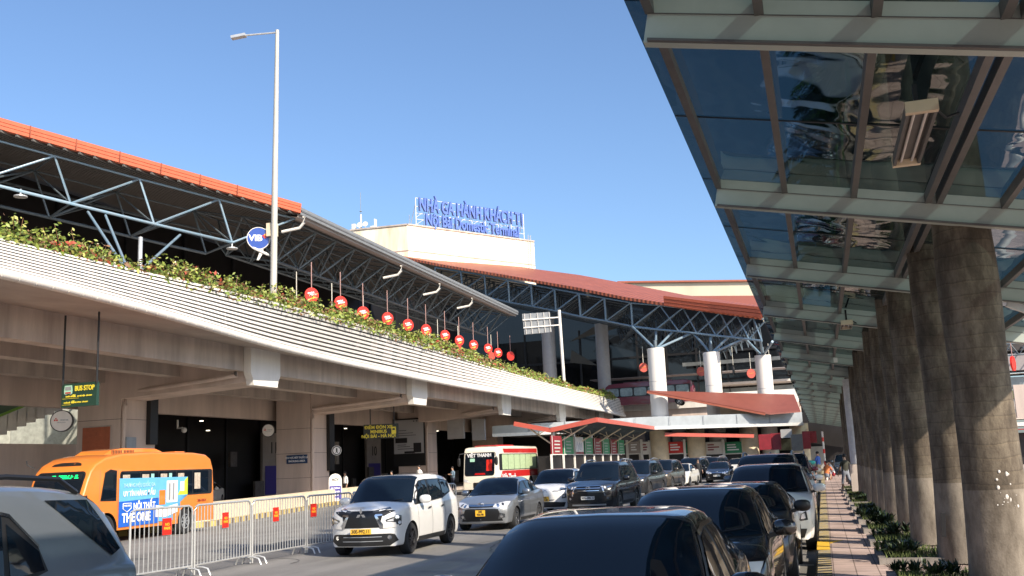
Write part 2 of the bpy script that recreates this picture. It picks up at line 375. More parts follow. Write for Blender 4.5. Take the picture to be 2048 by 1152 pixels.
tag(b.build('junction_box', m_white), 'small white electrical box fixed on a sage beam under the canopy', 'electrical box')
# ================================================================ palms
def trunkmat(name, wrap=False):
    m = M(name, (.2, .16, .12), .9, bump=.2, bscale=40); n = m.node_tree; L = n.links; b = n.nodes['Principled BSDF']
    tc = n.nodes.new('ShaderNodeTexCoord'); sp = n.nodes.new('ShaderNodeSeparateXYZ'); L.new(tc.outputs['Object'], sp.inputs[0])
    oi = n.nodes.new('ShaderNodeObjectInfo')
    ad = n.nodes.new('ShaderNodeVectorMath'); ad.operation = 'ADD'; cb = n.nodes.new('ShaderNodeCombineXYZ')
    rm = n.nodes.new('ShaderNodeMath'); rm.operation = 'MULTIPLY'; rm.inputs[1].default_value = 57; L.new(oi.outputs['Random'], rm.inputs[0]); L.new(rm.outputs[0], cb.inputs[0])
    L.new(tc.outputs['Object'], ad.inputs[0]); L.new(cb.outputs[0], ad.inputs[1])
    mp = n.nodes.new('ShaderNodeMapping'); mp.inputs['Scale'].default_value = (3.2, 3.2, 1.3); L.new(ad.outputs[0], mp.inputs[0])
    nz = n.nodes.new('ShaderNodeTexNoise'); nz.inputs['Scale'].default_value = 1.1; nz.inputs['Detail'].default_value = 10; nz.inputs['Roughness'].default_value = .72; L.new(mp.outputs[0], nz.inputs['Vector'])
    r = n.nodes.new('ShaderNodeValToRGB'); e = r.color_ramp.elements; e[0].position = .30; e[0].color = (.036, .030, .022, 1); e[1].position = .75; e[1].color = (.24, .205, .16, 1)
    q = e.new(.47); q.color = (.092, .073, .053, 1); q = e.new(.56); q.color = (.145, .12, .088, 1); L.new(nz.outputs[0], r.inputs[0])
    # leaf-scar rings
    nw = n.nodes.new('ShaderNodeTexNoise'); nw.inputs['Scale'].default_value = 1.6; nw.inputs['Detail'].default_value = 4; L.new(ad.outputs[0], nw.inputs['Vector'])
    w1 = n.nodes.new('ShaderNodeMath'); w1.operation = 'MULTIPLY'; w1.inputs[1].default_value = .9; L.new(nw.outputs[0], w1.inputs[0])
    w2 = n.nodes.new('ShaderNodeMath'); w2.operation = 'MULTIPLY_ADD'; w2.inputs[1].default_value = 6.2; L.new(sp.outputs[2], w2.inputs[0]); L.new(w1.outputs[0], w2.inputs[2])
    w3 = n.nodes.new('ShaderNodeMath'); w3.operation = 'FRACT'; L.new(w2.outputs[0], w3.inputs[0])
    rw = n.nodes.new('ShaderNodeValToRGB'); rw.color_ramp.elements[0].position = .0; rw.color_ramp.elements[1].position = .14; rw.color_ramp.elements[0].color = (.35, .33, .31, 1)
    qq = rw.color_ramp.elements.new(.8); qq.color = (1, 1, 1, 1); qq = rw.color_ramp.elements.new(.97); qq.color = (1.25, 1.22, 1.15, 1); L.new(w3.outputs[0], rw.inputs[0])
    mx = n.nodes.new('ShaderNodeMix'); mx.data_type = 'RGBA'; mx.blend_type = 'MULTIPLY'; mx.inputs[0].default_value = .5; L.new(r.outputs[0], mx.inputs[6]); L.new(rw.outputs[0], mx.inputs[7])
    # old limewash below 1.2 m
    lt = n.nodes.new('ShaderNodeMath'); lt.operation = 'LESS_THAN'; lt.inputs[1].default_value = 1.17; L.new(sp.outputs[2], lt.inputs[0])
    r3 = n.nodes.new('ShaderNodeValToRGB'); r3.color_ramp.elements[0].position = .35; r3.color_ramp.elements[1].position = .62
    r3.color_ramp.elements[0].color = (.10, .082, .062, 1); r3.color_ramp.elements[1].color = (.26, .225, .18, 1); L.new(nz.outputs[0], r3.inputs[0])
    m2 = n.nodes.new('ShaderNodeMix'); m2.data_type = 'RGBA'; L.new(lt.outputs[0], m2.inputs[0]); L.new(mx.outputs[2], m2.inputs[6]); L.new(r3.outputs[0], m2.inputs[7])
    L.new(m2.outputs[2], b.inputs['Base Color'])
    return m
m_trunk = trunkmat('palm_bark'); m_frond = M('palm_leaf', (.045, .11, .02), .5, var=.4, scale=2); m_shaft = M('crownshaft', (.10, .20, .05), .4)
def palm_meshes():
    b = MB(); rows = []; n = 28
    for i in range(41):
        z = .15+i*.25 if i else .05
        r = .335+.055*math.exp(-(z-.15)/.5)+.012*math.sin(z*2.1)+.004*math.sin(z*21)
        if z > 6: r *= 1-(z-6)*.045
        rows.append([(r*(1+.02*math.sin(3*a+z))*math.cos(a), r*(1+.02*math.cos(2*a+z))*math.sin(a), z) for a in [2*math.pi*j/n for j in range(n)]])
    b.loft(rows, 0, True); tr = b.build('trunk', m_trunk, None, True, 60)
    c = MB(); c.lathe((0, 0, 10.1), (0, 0, 1), [(.25, 0), (.24, .6), (.15, 1.5), (.06, 2.0)], 12, 1)
    rnd = random.Random(3)
    for k in range(15):
        az = k*2.4+rnd.uniform(-.2, .2); el = rnd.uniform(.15, 1.25); Ln = rnd.uniform(2.8, 3.5); pts = []
        for i in range(11):
            t = i/10; h = Ln*t*math.cos(el)*(1-.12*t); z = 11.7+Ln*t*math.sin(el)-1.5*t*t*(1.3-el*.5)
            pts.append(Vector((h*math.cos(az), h*math.sin(az), z)))
        c.tube(pts, [.035*(1-.85*i/10)+.004 for i in range(11)], 4)
        side = Vector((-math.sin(az), math.cos(az), 0))
        for i in range(44):
            t = .12+.88*i/44; f = t*10; a = min(9, int(f)); p = pts[a].lerp(pts[a+1], f-a); d = (pts[a+1]-pts[a]).normalized()
            for s in (-1, 1):
                ll = (.75*math.sin(math.pi*min(1, t*.95+.08))+.12)*rnd.uniform(.8, 1.1); dr = (side*s*.9+d*.55+Vector((0, 0, rnd.uniform(-.35, .15)))).normalized()
                q = p+dr*ll*.55; e = p+dr*ll+Vector((0, 0, -.25*ll)); w_ = d*.028
                c.add([p-w_, p+w_, q+w_, q-w_, e], [(0, 1, 2, 3), (3, 2, 4)])
    cr = c.build('crown', [m_frond, m_shaft], None, recalc=False)
    return tr, cr
ptr, pcr = palm_meshes()
palm0 = thing('palm_tree', 'x', 'palm tree', (0, 0, 0), 0, 'royal palm trunks along the pavement')
ptr.parent = palm0; pcr.parent = palm0; KIDS[palm0.name] = [ptr, pcr]
m_wrap = M('white_trunk_wrap', (.62, .64, .66), .5, var=.25, scale=4)
PX = [(13.1, 1.91), (16.0, 1.85), (18.9, 1.67), (21.8, 1.64), (24.7, 1.57), (27.6, 1.55), (30.5, 1.53), (33.4, 1.50), (36.3, 1.46), (39.4, 1.45), (42.6, 1.38), (46, 1.4), (50, 1.4), (54, 1.4), (58, 1.4)]
ords = ['nearest thick palm trunk with a limewashed foot and white flecks, at the right edge', 'second palm trunk along the row, with a dark slot low in its trunk', 'third palm trunk along the row, its grey limewashed foot fully in shade', 'fourth palm trunk along the row, slim strip seen left of the shaded grey one', 'fifth palm trunk along the row beside the dark leafy planter', 'sixth palm trunk along the row behind the leafy planter', 'seventh palm trunk along the row', 'eighth palm trunk along the row', 'ninth palm trunk along the row', 'tenth palm trunk along the row', 'eleventh palm trunk along the row beside the white wrapped one']
for i, (y, x) in enumerate(PX):
    o = palm0 if i == 0 else copy_tree(palm0)
    o.location = (x, y, .12); o.rotation_euler = (rad(random.uniform(-.5, .5)), rad(random.uniform(-.6, .3)), random.uniform(0, 6.28)); s = (1, .95, .85, .80, .80, .78)[min(i, 5)]; o.scale = (s, s, 1)
    if i == 0: o.rotation_euler = (0, rad(-.4), 1.2)
    if i < len(ords): o['label'] = ords[i]
    else: o['label'] = 'far palm trunk beyond the white wrapped one in the pavement row'
    if i == 1: palm1 = o
    if i == 10: palm10 = o
q = at(1888, 1050, Y=15.68); b = MB(); b.bar((q.x-.02, q.y-.02, q.z-.16), (q.x, q.y-.02, q.z+.17), .05, .06); b.build('dark_slot', m_black, palm1)
b = MB(); b.tube([(1.38, 42.6, 1.30), (1.38, 42.6, 4.7)], .335, 20); b.build('white_wrap', m_wrap, palm10, True, 60)
b = MB(); b.box(1.0, 1.76, 42.22, 42.98, .15, 1.28); b.build('concrete_foot', m_conc, palm10)
# white flecks of peeled paint on the nearest trunk
b = MB(); rnd = random.Random(5)
for k in range(38):
    a = rad(rnd.gauss(-80, 10)); z = rnd.gauss(.98, .16); r = .345; c = Vector((1.91+r*math.cos(a), 13.1+r*math.sin(a), z+.12)); s = rnd.uniform(.006, .024)
    b.ell(c, (s, .012, s*rnd.uniform(.7, 1.6)), 6, 4)
tag(b.build('flaking_paint', m_white, palm0), kind='stuff')
# planters
m_soil = M('soil', (.09, .07, .05), .95, var=.5, scale=6, bump=.5); m_kerbc = M('planter_kerb', (.26, .235, .21), .9, var=.4, scale=3)
m_grass = M('short_grass', (.13, .17, .045), .8, var=.5, scale=9); m_leafd = M('spiky_leaf', (.035, .06, .022), .45, var=.5, scale=6)
pl0 = thing('planter', 'concrete kerbed planting square around a palm on the pavement', 'planter', (0, 0, 0), 0, 'kerbed planters around the palms')
b = MB()
for a in ((-.95, -.85, -.8, .8), (.95, 1.05, -.8, .8)): b.box(a[0], a[1], a[2], a[3], -.05, .09)
b.box(-.848, .948, -.8, -.70, -.05, .088); b.box(-.848, .948, .70, .8, -.05, .088); k1 = b.build('kerb_ring', m_kerbc, pl0)
b = MB(); b.box(-.846, .946, -.698, .698, -.04, .06); k2 = b.build('soil', m_soil, pl0)
gb = MB(); rnd = random.Random(9)
for k in range(1500):
    x, y = rnd.uniform(-.84, .94), rnd.uniform(-.69, .69); h = rnd.uniform(.04, .10); a = rnd.uniform(0, 3.14); dx, dy = math.cos(a)*.008, math.sin(a)*.008
    gb.add([(x-dx, y-dy, .085), (x+dx, y+dy, .085), (x+rnd.uniform(-.04, .04), y+rnd.uniform(-.04, .04), .09+h)], [(0, 1, 2)])
k3 = gb.build('grass', m_grass, pl0, recalc=False); k3['kind'] = 'stuff'
KIDS[pl0.name] = [k1, k2, k3]
lp = MB(); rnd = random.Random(4)
for c in range(9):
    cx, cy = rnd.uniform(-.25, .25), rnd.uniform(-.35, .35)
    for k in range(26):
        az = rnd.uniform(0, 6.28); el = rnd.uniform(.3, 1.4); ln = rnd.uniform(.16, .36); d = Vector((math.cos(az)*math.cos(el), math.sin(az)*math.cos(el), math.sin(el))); sd = Vector((-math.sin(az), math.cos(az), 0))*rnd.uniform(.012, .03)
        p = Vector((cx, cy, .08)); q = p+d*ln*.6; e = p+d*ln+Vector((0, 0, -.05))
        lp.add([p-sd*.4, p+sd*.4, q+sd, q-sd, e], [(0, 1, 2, 3), (3, 2, 4)])
pt0 = lp.build('spiky_plant', m_leafd, recalc=False)
tag(pt0, 'x', 'plant', 'dark spiky plants at the feet of the palms')
for i, (y, x) in enumerate(PX[:12]):
    o = pl0 if i == 0 else copy_tree(pl0); o.location = (1.6, y+.6 if i else y+.3, .15)
    o['label'] = ['nearest', 'second', 'third', 'fourth', 'fifth', 'sixth', 'seventh', 'eighth', 'ninth', 'tenth', 'eleventh', 'twelfth'][i]+' kerbed planting square along the pavement, counted from the camera'
    if i in (0, 1, 2, 3, 4, 5, 7, 8):
        for j in range(2):
            q = pt0 if (i == 0 and j == 0) else pt0.copy()
            if not (i == 0 and j == 0): COL.objects.link(q)
            q.location = (rnd.uniform(.85, 1.35) if j else .95, y+.6+rnd.uniform(-.6, .5), .2+.05*j); q.rotation_euler = (0, 0, rnd.uniform(0, 6)); s = rnd.uniform(.6, .95); q.scale = (s, s, s*.9)
            q['label'] = 'dark spiky leafed plant growing in the '+['nearest', 'second', 'third', 'fourth', 'fifth', 'sixth', '', 'eighth', 'ninth'][i]+' palm planter'
# ================================================================ elevated road (viaduct)
def lerp(a, b, t): return a+(b-a)*t
def polyinterp(P, y):
    for i in range(len(P)-1):
        if y <= P[i+1][1] or i == len(P)-2:
            a, b = P[i], P[i+1]; t = (y-a[1])/(b[1]-a[1]); return [lerp(a[k], b[k], t) for k in range(3)]
def smoothpath(P, n, y0, y1):
    out = []
    for i in range(n+1):
        y = lerp(y0, y1, i/n); ys = [polyinterp(P, min(max(y+d, P[0][1]), P[-1][1]) if y > P[0][1] else y) for d in (-5, -2.5, 0, 2.5, 5)]
        out.append(Vector((sum(q[0] for q in ys)/5, y, sum(q[2] for q in ys)/5)))
    return out
LIPPX = [(0, 545, 7.95), (190, 590, 7.93), (300, 615, 7.9), (450, 665, 7.85), (600, 705, 7.75), (750, 737, 7.68), (900, 768, 7.6), (1000, 785, 7.6), (1100, 801, 7.6), (1200, 820, 7.6), (1240, 830, 7.6)]
TOPPX = [(0, 482, 9.42), (250, 532, 9.5), (500, 591, 9.7), (700, 641, 9.85), (900, 702, 9.9), (1000, 735, 9.9), (1100, 765, 9.9), (1200, 789, 9.85), (1240, 797, 9.8)]
LIP = [tuple(at(u, v, Z=1.8+(z-1.8)*.965)) for u, v, z in LIPPX]; TOP = [tuple(at(u, v, Z=1.8+(z-1.8)*.965)) for u, v, z in TOPPX]
def ext(P):
    a = P[0]; return [(a[0]+.6, a[1]-22, a[2]+.05)]+P
LIP, TOP = ext(LIP), ext(TOP)
lip = smoothpath(LIP, 60, 2, 124); top = smoothpath(TOP, 60, 2, 124)
via = thing('viaduct', 'elevated departures road on beige concrete piers with white louvred parapet', 'viaduct', (-32, 60, 0))
b = MB()
b.loft([[p+Vector((.02, 0, .10)), p+Vector((-.1, 0, -.10)), Vector((-25.0, p.y, 7.71)), Vector((-46 if p.y > 47 else -36.5, p.y, 7.71)), Vector((-46 if p.y > 47 else -36.5, p.y, 8.3)), Vector((top[i].x-1.9, p.y, 8.3)), Vector((top[i].x-1.9, p.y, top[i].z-.0)), Vector((top[i].x-1.75, p.y, top[i].z-.0)), Vector((top[i].x-1.75, p.y, top[i].z-.25)), Vector((top[i].x-.10, p.y, top[i].z-.25)), Vector((top[i].x-.10, p.y, top[i].z-.02)), p+Vector((-.08, 0, .2))] for i, p in enumerate(lip)], 0, True)
b.build('deck', m_soffit, via)
b = MB()
for i in range(len(lip)-1):
    for k in range(3):
        a = lip[i].lerp(lip[i+1], k/3+.008); c = lip[i].lerp(lip[i+1], (k+1)/3-.008)
        b.tube([a+Vector((-.05, 0, 0)), c+Vector((-.05, 0, 0))], .155, 10)
b.build('coping', m_lip, via, True, 50)
b = MB()
N = 9
for k in range(N+1):
    t0, t1 = (k+.06)/(N+.72), (k+.63)/(N+.72)
    rows = []
    for a, c in zip(lip, top):
        lo = a+Vector((-.02, 0, .17)); p = lo.lerp(c, t0); q = lo.lerp(c, t1)
        rows.append([p, q, q+Vector((-.05, 0, 0)), p+Vector((-.05, 0, 0))])
    b.loft(rows, 0, True)
b.build('louvres', m_white, via)
b = MB(); b.loft([[a+Vector((-.09, 0, .1)), c+Vector((-.09, 0, -.04))] for a, c in zip(lip, top)]); b.build('louvre_gap_shade', m_under, via)  # dark strip added so the louvre gaps read as shade
for (x0, x1) in ((-25.7, -25.0), (-29.3, -28.6), (-33.6, -32.9)):
    b = MB(); b.box(x0, x1, 2, 124, 6.6, 7.72); b.build('girder', m_conc, via)
CH = [22.0, 40.8, 59.6, 78.3, 97.0, 115.7]
PY = [22.2, 41.2, 59.75, 79.65, 98.6, 117.4]
for y, py in zip(CH, PY):
    b = MB()
    b.hexa([(-32.1, y-1.0, 5.75), (-25.0, y-1.0, 6.12), (-25.0, y+1.0, 6.12), (-32.1, y+1.0, 5.75), (-32.1, y-1.0, 7.715), (-25.0, y-1.0, 7.715), (-25.0, y+1.0, 7.715), (-32.1, y+1.0, 7.715)])
    b.build('crosshead', m_pier, via)
    b = MB(); b.prism([(-24.98, y-1.3, 7.70), (-24.98, y-1.3, 6.5), (-24.98, y-1.12, 6.25), (-24.98, y-1.05, 5.95), (-24.98, y+1.05, 5.95), (-24.98, y+1.12, 6.25), (-24.98, y+1.3, 6.5), (-24.98, y+1.3, 7.70)], (.38, 0, 0))
    b.build('beam_end', m_white, via)
    b = MB(); b.box(-34.45, -31.95, py-1.3, py+1.3, 0, 7.70); b.build('pier', m_pier, via)
    b = MB()   # drain pipe from the girder to the pier foot
    b.tube([(-25.3, y-1.42, 7.6), (-25.3, y-1.42, 6.4), (-26.6, y-1.42, 6.3), (-31.8, py-1.2, 6.05), (-31.8, py-1.2, 5.45), (-31.83, py-1.2, 5.3), (-31.83, py-1.2, .1)], .11, 10); b.build('drain_pipe', m_pier, via, True, 60)
    b = MB()
    for z in (1.6, 3.2, 4.8): b.box(-34.455, -31.945, py-1.305, py+1.305, z, z+.02)
    b.build('panel_joint', m_under, via)
b = MB(); zb = at(440, 834, X=-34.9).z
b.box(-35.4, -34.9, 2, 124, zb, 7.69); b.build('edge_beam', m_pier, via)
# soffit ribs
b = MB()
for y in [2+4.68*k for k in range(27)]: b.box(-45.9 if y > 47 else -36.4, -25.05, y-.15, y+.15, 7.3, 7.70)
b.build('soffit_rib', m_soffit, via)
print('edge beam z', zb)
# parapet where the road swings right
b = MB(); cp = [at(1236, 797, D=128), at(1330, 803, D=126), at(1430, 815, D=124), at(1600, 826, D=122)]
rows = []
for p in cp: rows.append([Vector((p.x, p.y, 8.1)), Vector((p.x, p.y, 9.75)), Vector((p.x, p.y+.3, 9.75)), Vector((p.x, p.y+.3, 8.1))])
b.loft(rows, 0, True); b.build('parapet', m_white, via)
b = MB(); rows = []
for p in cp: rows.append([Vector((p.x, p.y+.6, 6.3)), Vector((p.x, p.y+.6, 8.15)), Vector((p.x, p.y+12, 8.15)), Vector((p.x, p.y+12, 6.3))])
b.loft(rows, 0, True); b.build('cross_deck', m_pier, via)
# white guard rail behind the plants
b = MB()
for i in range(0, 59):
    p, q = top[i], top[i+1]; b.tube([p+Vector((-1.85, 0, .42)), p.lerp(q, .72)+Vector((-1.85, 0, .42))], .07, 6, 0); b.tube([p.lerp(q, .74)+Vector((-1.85, 0, .42)), q+Vector((-1.85, 0, .42))], .07, 6, 1)
    b.tube([p+Vector((-1.85, 0, -.1)), p+Vector((-1.85, 0, .42))], .04, 5, 0)
tag(b.build('guard_rail', [m_white, m_rink]), 'red and white tubular guard rail behind the plants on the elevated road', 'guard rail')
# planting along the parapet
def planting():
    mats = [M('leaf_fresh', (.25, .31, .05), .55, var=.3), M('leaf_mid', (.14, .21, .04), .55, var=.3), M('leaf_yellow', (.36, .36, .09), .55), M('leaf_dry', (.20, .10, .045), .6), M('flower_red', (.36, .07, .035), .6), M('flower_pale', (.62, .58, .42), .6)]
    g = MB(); rnd = random.Random(11); s_ = 0
    import mathutils.noise as mn
    y = 12.0
    while y < 120:
        d = (Vector((-23, y, 9))-CAM).length; size = .04+d*.0011; cnt = 1 if d < 45 else 1
        hgt = .55+1.1*max(0, mn.noise(Vector((y*.35, 0, 0)))+.2)+.6*mn.noise(Vector((y*1.6, 3, 0)))
        hgt *= 1-.25*min(1, max(0, (y-40)/50))
        col = mn.noise(Vector((y*.45, 7, 2)))
        tp = polyinterp([tuple(v) for v in top], y)
        for k in range(int(28)):
            u = rnd.random(); x = tp[0]-1.6*u+.22*rnd.random(); prof = hgt*(.55+.75*u**.7)
            z = tp[2]-.2+prof*rnd.uniform(.0, 1)
            if rnd.random() < .04: x = tp[0]+.05+rnd.random()*.08; z = tp[2]-rnd.uniform(.0, .35)
            c = Vector((x, y+rnd.uniform(-.12, .12), z)); sz = size*rnd.uniform(.7, 1.5)
            a = Vector((rnd.gauss(0, 1), rnd.gauss(0, 1), rnd.gauss(0, .6))).normalized(); bb = a.cross(Vector((rnd.gauss(0, 1), rnd.gauss(0, 1), rnd.gauss(0, 1)))).normalized()
            q = rnd.random()+col*.25
            mi = 0 if q < .42 else 1 if q < .70 else 2 if q < .84 else 3 if q < .95 else (4 if rnd.random() < .15 else (3 if rnd.random() < .6 else 5))
            nr = mn.noise(Vector((y*1.3, u*2, z*2+20)))
            if nr > .47: mi = 4 if rnd.random() < .6 else 3
            elif nr < -.42: mi = 3
            g.add([c-a*sz, c+bb*sz*.5, c+a*sz, c-bb*sz*.5], [(0, 1, 2, 3)], mi)
        y += .085+d*.0002
    # taller sprigs
    for k in range(150):
        y = rnd.uniform(12, 100)
        tp = polyinterp([tuple(v) for v in top], y); p = Vector((tp[0]-rnd.uniform(.2, 1.4), y, tp[2]+.3)); e = p+Vector((rnd.uniform(-.2, .2), rnd.uniform(-.3, .3), rnd.uniform(.25, .75)))
        g.tube([p, e], .008, 3, 3, False)
        for j in range(16):
            c = p.lerp(e, rnd.uniform(.3, 1.05))+Vector((rnd.gauss(0, .1), rnd.gauss(0, .14), rnd.gauss(0, .05))); sz = rnd.uniform(.05, .1)
            a = Vector((rnd.gauss(0, 1), rnd.gauss(0, 1), rnd.gauss(0, .5))).normalized(); bb = a.orthogonal().normalized()
            g.add([c-a*sz, c+bb*sz*.5, c+a*sz, c-bb*sz*.5], [(0, 1, 2, 3)], rnd.choice((0, 0, 2, 1)))
    o = g.build('flowering_ground_cover', mats, recalc=False)
    tag(o, 'green and reddish flowering plants spilling over the white louvred parapet', 'plants', kind='stuff')
planting()
# ================================================================ terminal wall behind the piers and on the upper level
ter = thing('terminal_building', 'dark glazed airport terminal behind the elevated road under the steel roofs', 'building', (-45, 60, 0))
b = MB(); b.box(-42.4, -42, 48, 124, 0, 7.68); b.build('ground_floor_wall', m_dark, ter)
for k in range(10, 26):
    y = 3+4.7*k
    b = MB(); b.box(-41.98, -41.90, y-.12, y+.12, 0, 7.6); b.build('mullion', m_mull, ter)
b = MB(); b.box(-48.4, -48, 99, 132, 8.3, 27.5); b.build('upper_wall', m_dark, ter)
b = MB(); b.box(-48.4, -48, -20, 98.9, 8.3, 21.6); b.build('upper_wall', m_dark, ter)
for k in range(20):
    y = -10+7*k
    b = MB(); b.box(-47.98, -47.8, y-.18, y+.18, 8.3, 21.2); b.build('upper_mullion', m_mull, ter)
for (y0, y1, z0, z1) in ((30, 41, 14.5, 17.5), (44, 60, 9.5, 11), (66, 90, 9.3, 10.6)):
    b = MB(); b.box(-47.99, -47.7, y0, y1, z0, z1); b.build('spandrel_panel', m_soffit, ter)
m_dim = M('dim_interior_panel', (.16, .14, .13), .5, var=.4)
rndd = random.Random(8)
for k in range(22):
    y = 50+3.3*k; wd_ = rndd.uniform(.5, 1.4); b = MB(); z0_ = rndd.choice((0, .2, 2.6)); b.box(-41.2, -41.0, y, y+wd_, z0_, z0_+rndd.uniform(.8, 2.2)); b.build('hall_panel', m_dim if k % 3 else m_soffit, ter)
# gate bays with lit number panels
for (u, v, s, lab) in ((545, 897, '11', 'a'), (746, 903, '10', 'b')):
    p = at(u, v, X=-41.3); b = MB(); b.box(-41.4, -41.2, p.y-1.6, p.y+1.6, .3, p.z+1.2); g = b.build('number_panel', m_soffit, ter)
    text(s, 1.25, m_ink, 'number', g, (-41.18, p.y, p.z), (0, 1, 0), (0, 0, 1), .02, .01)
    b = MB(); b.box(-41.17, -41.15, p.y-1.3, p.y+1.3, .4, 2.6); b.build('purple_panel', m_purple, g)
m_lit = emis('downlight_glow', (1, .9, .7), 3.0)
for (u, v) in ((403, 842), (416, 861), (703, 850), (691, 857), (875, 862)):
    p = at(u, v, X=-39.5); b = MB(); b.disc(p, (0, 0, 1), .13, .04, 10)
    tag(b.build('downlight', m_lit), 'small glowing downlight in the dark hall '+{403: 'behind the orange minibus roof, the higher one', 416: 'behind the orange minibus roof, the lower one', 703: 'above the minibus sign, the higher one', 691: 'above the minibus sign, the lower one', 875: 'right of the big grey poster'}[u], 'light', 'downlights')
# poster on the wall
p0 = at(790, 931, Y=78.3); p1 = at(847, 838, Y=78.3)
t = thing('advertising_poster', 'tall pale grey poster with black foot on a pier wall by the minibus sign', 'poster', (p0.x, 78.3, 0))
b = MB(); b.box(p0.x-.1, p1.x+.1, 78.22, 78.34, p0.z-.1, p1.z+.12); b.build('frame', m_black, t)
b = MB(); b.box(p0.x, p1.x, 78.18, 78.23, lerp(p0.z, p1.z, .25), p1.z); b.build('sheet', m_soffit if False else M('pale_grey_paper', (.42, .42, .43), .5), t)
b = MB(); yy = lambda f: lerp(p0.x, p1.x, f); zz = lambda f: lerp(p0.z, p1.z, f)
b.box(yy(.05), yy(.45), 78.165, 78.18, zz(.49), zz(.60)); b.box(yy(.66), yy(.92), 78.165, 78.18, zz(.27), zz(.48)); b.box(yy(.35), yy(.7), 78.16, 78.18, zz(.255), zz(.30))
for f in (.35, .4, .44, .65, .7, .76): b.box(yy(.12), yy(.6+.2*math.sin(f*40)), 78.17, 78.18, zz(f), zz(f)+.04)
for f in (.66, .76, .86): b.box(yy(f), yy(f)+.12, 78.17, 78.18, zz(.955), zz(.975))
b.build('picture', m_ink, t)
# blue sign + orange panel on pier faces
def flatsign(name, mat, x0, x1, z0, z1, y, label, cat, th=.05, group=None):
    b = MB(); b.box(x0, x1, y-th, y, z0, z1); o = b.build(name, mat); tag(o, label, cat, group); return o
YP = 59.75-1.31
a = at(574, 928, Y=YP); c = at(615, 909, Y=YP)
o = flatsign('smoking_area_sign', m_navy, a.x, c.x, a.z, c.z, YP-.01, 'small dark blue sign with white lettering on the beige pier', 'sign')
text('KHU VỰC HÚT THUỐC LÁ', .17, m_wink, 'lettering', o, ((a.x+c.x)/2, YP-.075, lerp(a.z, c.z, .68)), (1, 0, 0), (0, 0, 1), .01, .004, sx=.8)
text('SMOKING AREA', .17, m_wink, 'lettering', o, ((a.x+c.x)/2, YP-.075, lerp(a.z, c.z, .28)), (1, 0, 0), (0, 0, 1), .01, .004)
YP = 41.2-1.31
a = at(166, 905, Y=YP); c = at(222, 853, Y=YP)
b = MB(); b.box(a.x, c.x, YP-.08, YP-.01, a.z-.4, c.z, 0); b.box(a.x-.06, c.x+.06, YP-.05, YP-.012, a.z-.5, c.z+.06, 1)
for k in range(2): b.bar((a.x+.3, YP-.085, c.z-.42-.45*k), (c.x-.5, YP-.085, c.z-.36-.45*k), .02, .1)
tag(b.build('orange_louvre_panel', [M('rust_orange_panel', (.42, .11, .045), .5, var=.2), m_conc]), 'rust orange louvred panel on the beige pier above the orange minibus', 'panel')
p = at(288, 893, Y=YP); b = MB(); b.box(-31.94, -31.65, 40.0, 40.7, p.z-.42, p.z+.5); tag(b.build('meter_box', m_grey), 'grey electrical box on the pier above the orange minibus', 'electrical box')
b = MB(); b.box(-31.94, -31.7, 41.8, 42.4, 3.6, 6.0); tag(b.build('black_panel', m_black), 'narrow black panel standing beside the grey electrical box', 'panel')
b = MB(); b.box(-31.94, -31.7, 60.7, 61.4, 2.0, 6.0); tag(b.build('black_panel', m_black), 'narrow black panel on the pier above the white and purple sign board', 'panel')
# security camera
p = at(355, 857, X=-36); t = thing('security_camera', 'white dome security camera hanging in front of the dark hall', 'camera', p)
b = MB(); b.tube([p+Vector((0, 0, .5)), p, p+Vector((.35, 0, .02))], .06, 6); b.build('bracket', m_white, t); b = MB(); b.ell(p+Vector((.45, 0, -.12)), (.16, .16, .16)); b.build('dome', m_white, t, True)
# ---- low planter wall with striped kerb
m_stripe = M('worn_striped_kerb', (.5, .4, .15), .8); n = m_stripe.node_tree; L = n.links
tc = n.nodes.new('ShaderNodeTexCoord'); sp = n.nodes.new('ShaderNodeSeparateXYZ'); L.new(tc.outputs['Object'], sp.inputs[0])
q = n.nodes.new('ShaderNodeMath'); q.operation = 'MULTIPLY'; q.inputs[1].default_value = 1.25; L.new(sp.outputs[1], q.inputs[0])
q2 = n.nodes.new('ShaderNodeMath'); q2.operation = 'FRACT'; L.new(q.outputs[0], q2.inputs[0]); q3 = n.nodes.new('ShaderNodeMath'); q3.operation = 'GREATER_THAN'; q3.inputs[1].default_value = .55; L.new(q2.outputs[0], q3.inputs[0])
mx = n.nodes.new('ShaderNodeMix'); mx.data_type = 'RGBA'; mx.inputs[6].default_value = (.55, .42, .14, 1); mx.inputs[7].default_value = (.16, .12, .09, 1); L.new(q3.outputs[0], mx.inputs[0]); L.new(mx.outputs[2], n.nodes['Principled BSDF'].inputs['Base Color'])
PW = [(-23.1, 14), (-23.0, 30), at(430, 1052, Z=0)[:2], at(560, 1030, Z=0)[:2], at(660, 1012, Z=0)[:2], (-28.6, 60), (-29.2, 72)]
b = MB(); b.loft([[Vector((x, y, 0)), Vector((x, y, .2)), Vector((x-.3, y, .2)), Vector((x-.3, y, 0))] for x, y in PW], 0, True)
wl = thing('low_wall', 'low beige boundary wall with yellow and black kerb behind the railings', 'wall', (-25, 40, 0))
b.build('striped_kerb', m_stripe, wl)
b = MB(); b.loft([[Vector((x-.304, y, 0)), Vector((x-.304, y, .88)), Vector((x-.55, y, .90)), Vector((x-.55, y, 0))] for x, y in PW], 0, True); b.build('wall', m_cream, wl)
b = MB(); b.box(-42, -23.7, 14, 32, .0, .16); b.box(-42, -29.6, 32, 124, .0, .16); tag(b.build('terminal_pavement', m_conc), kind='structure')
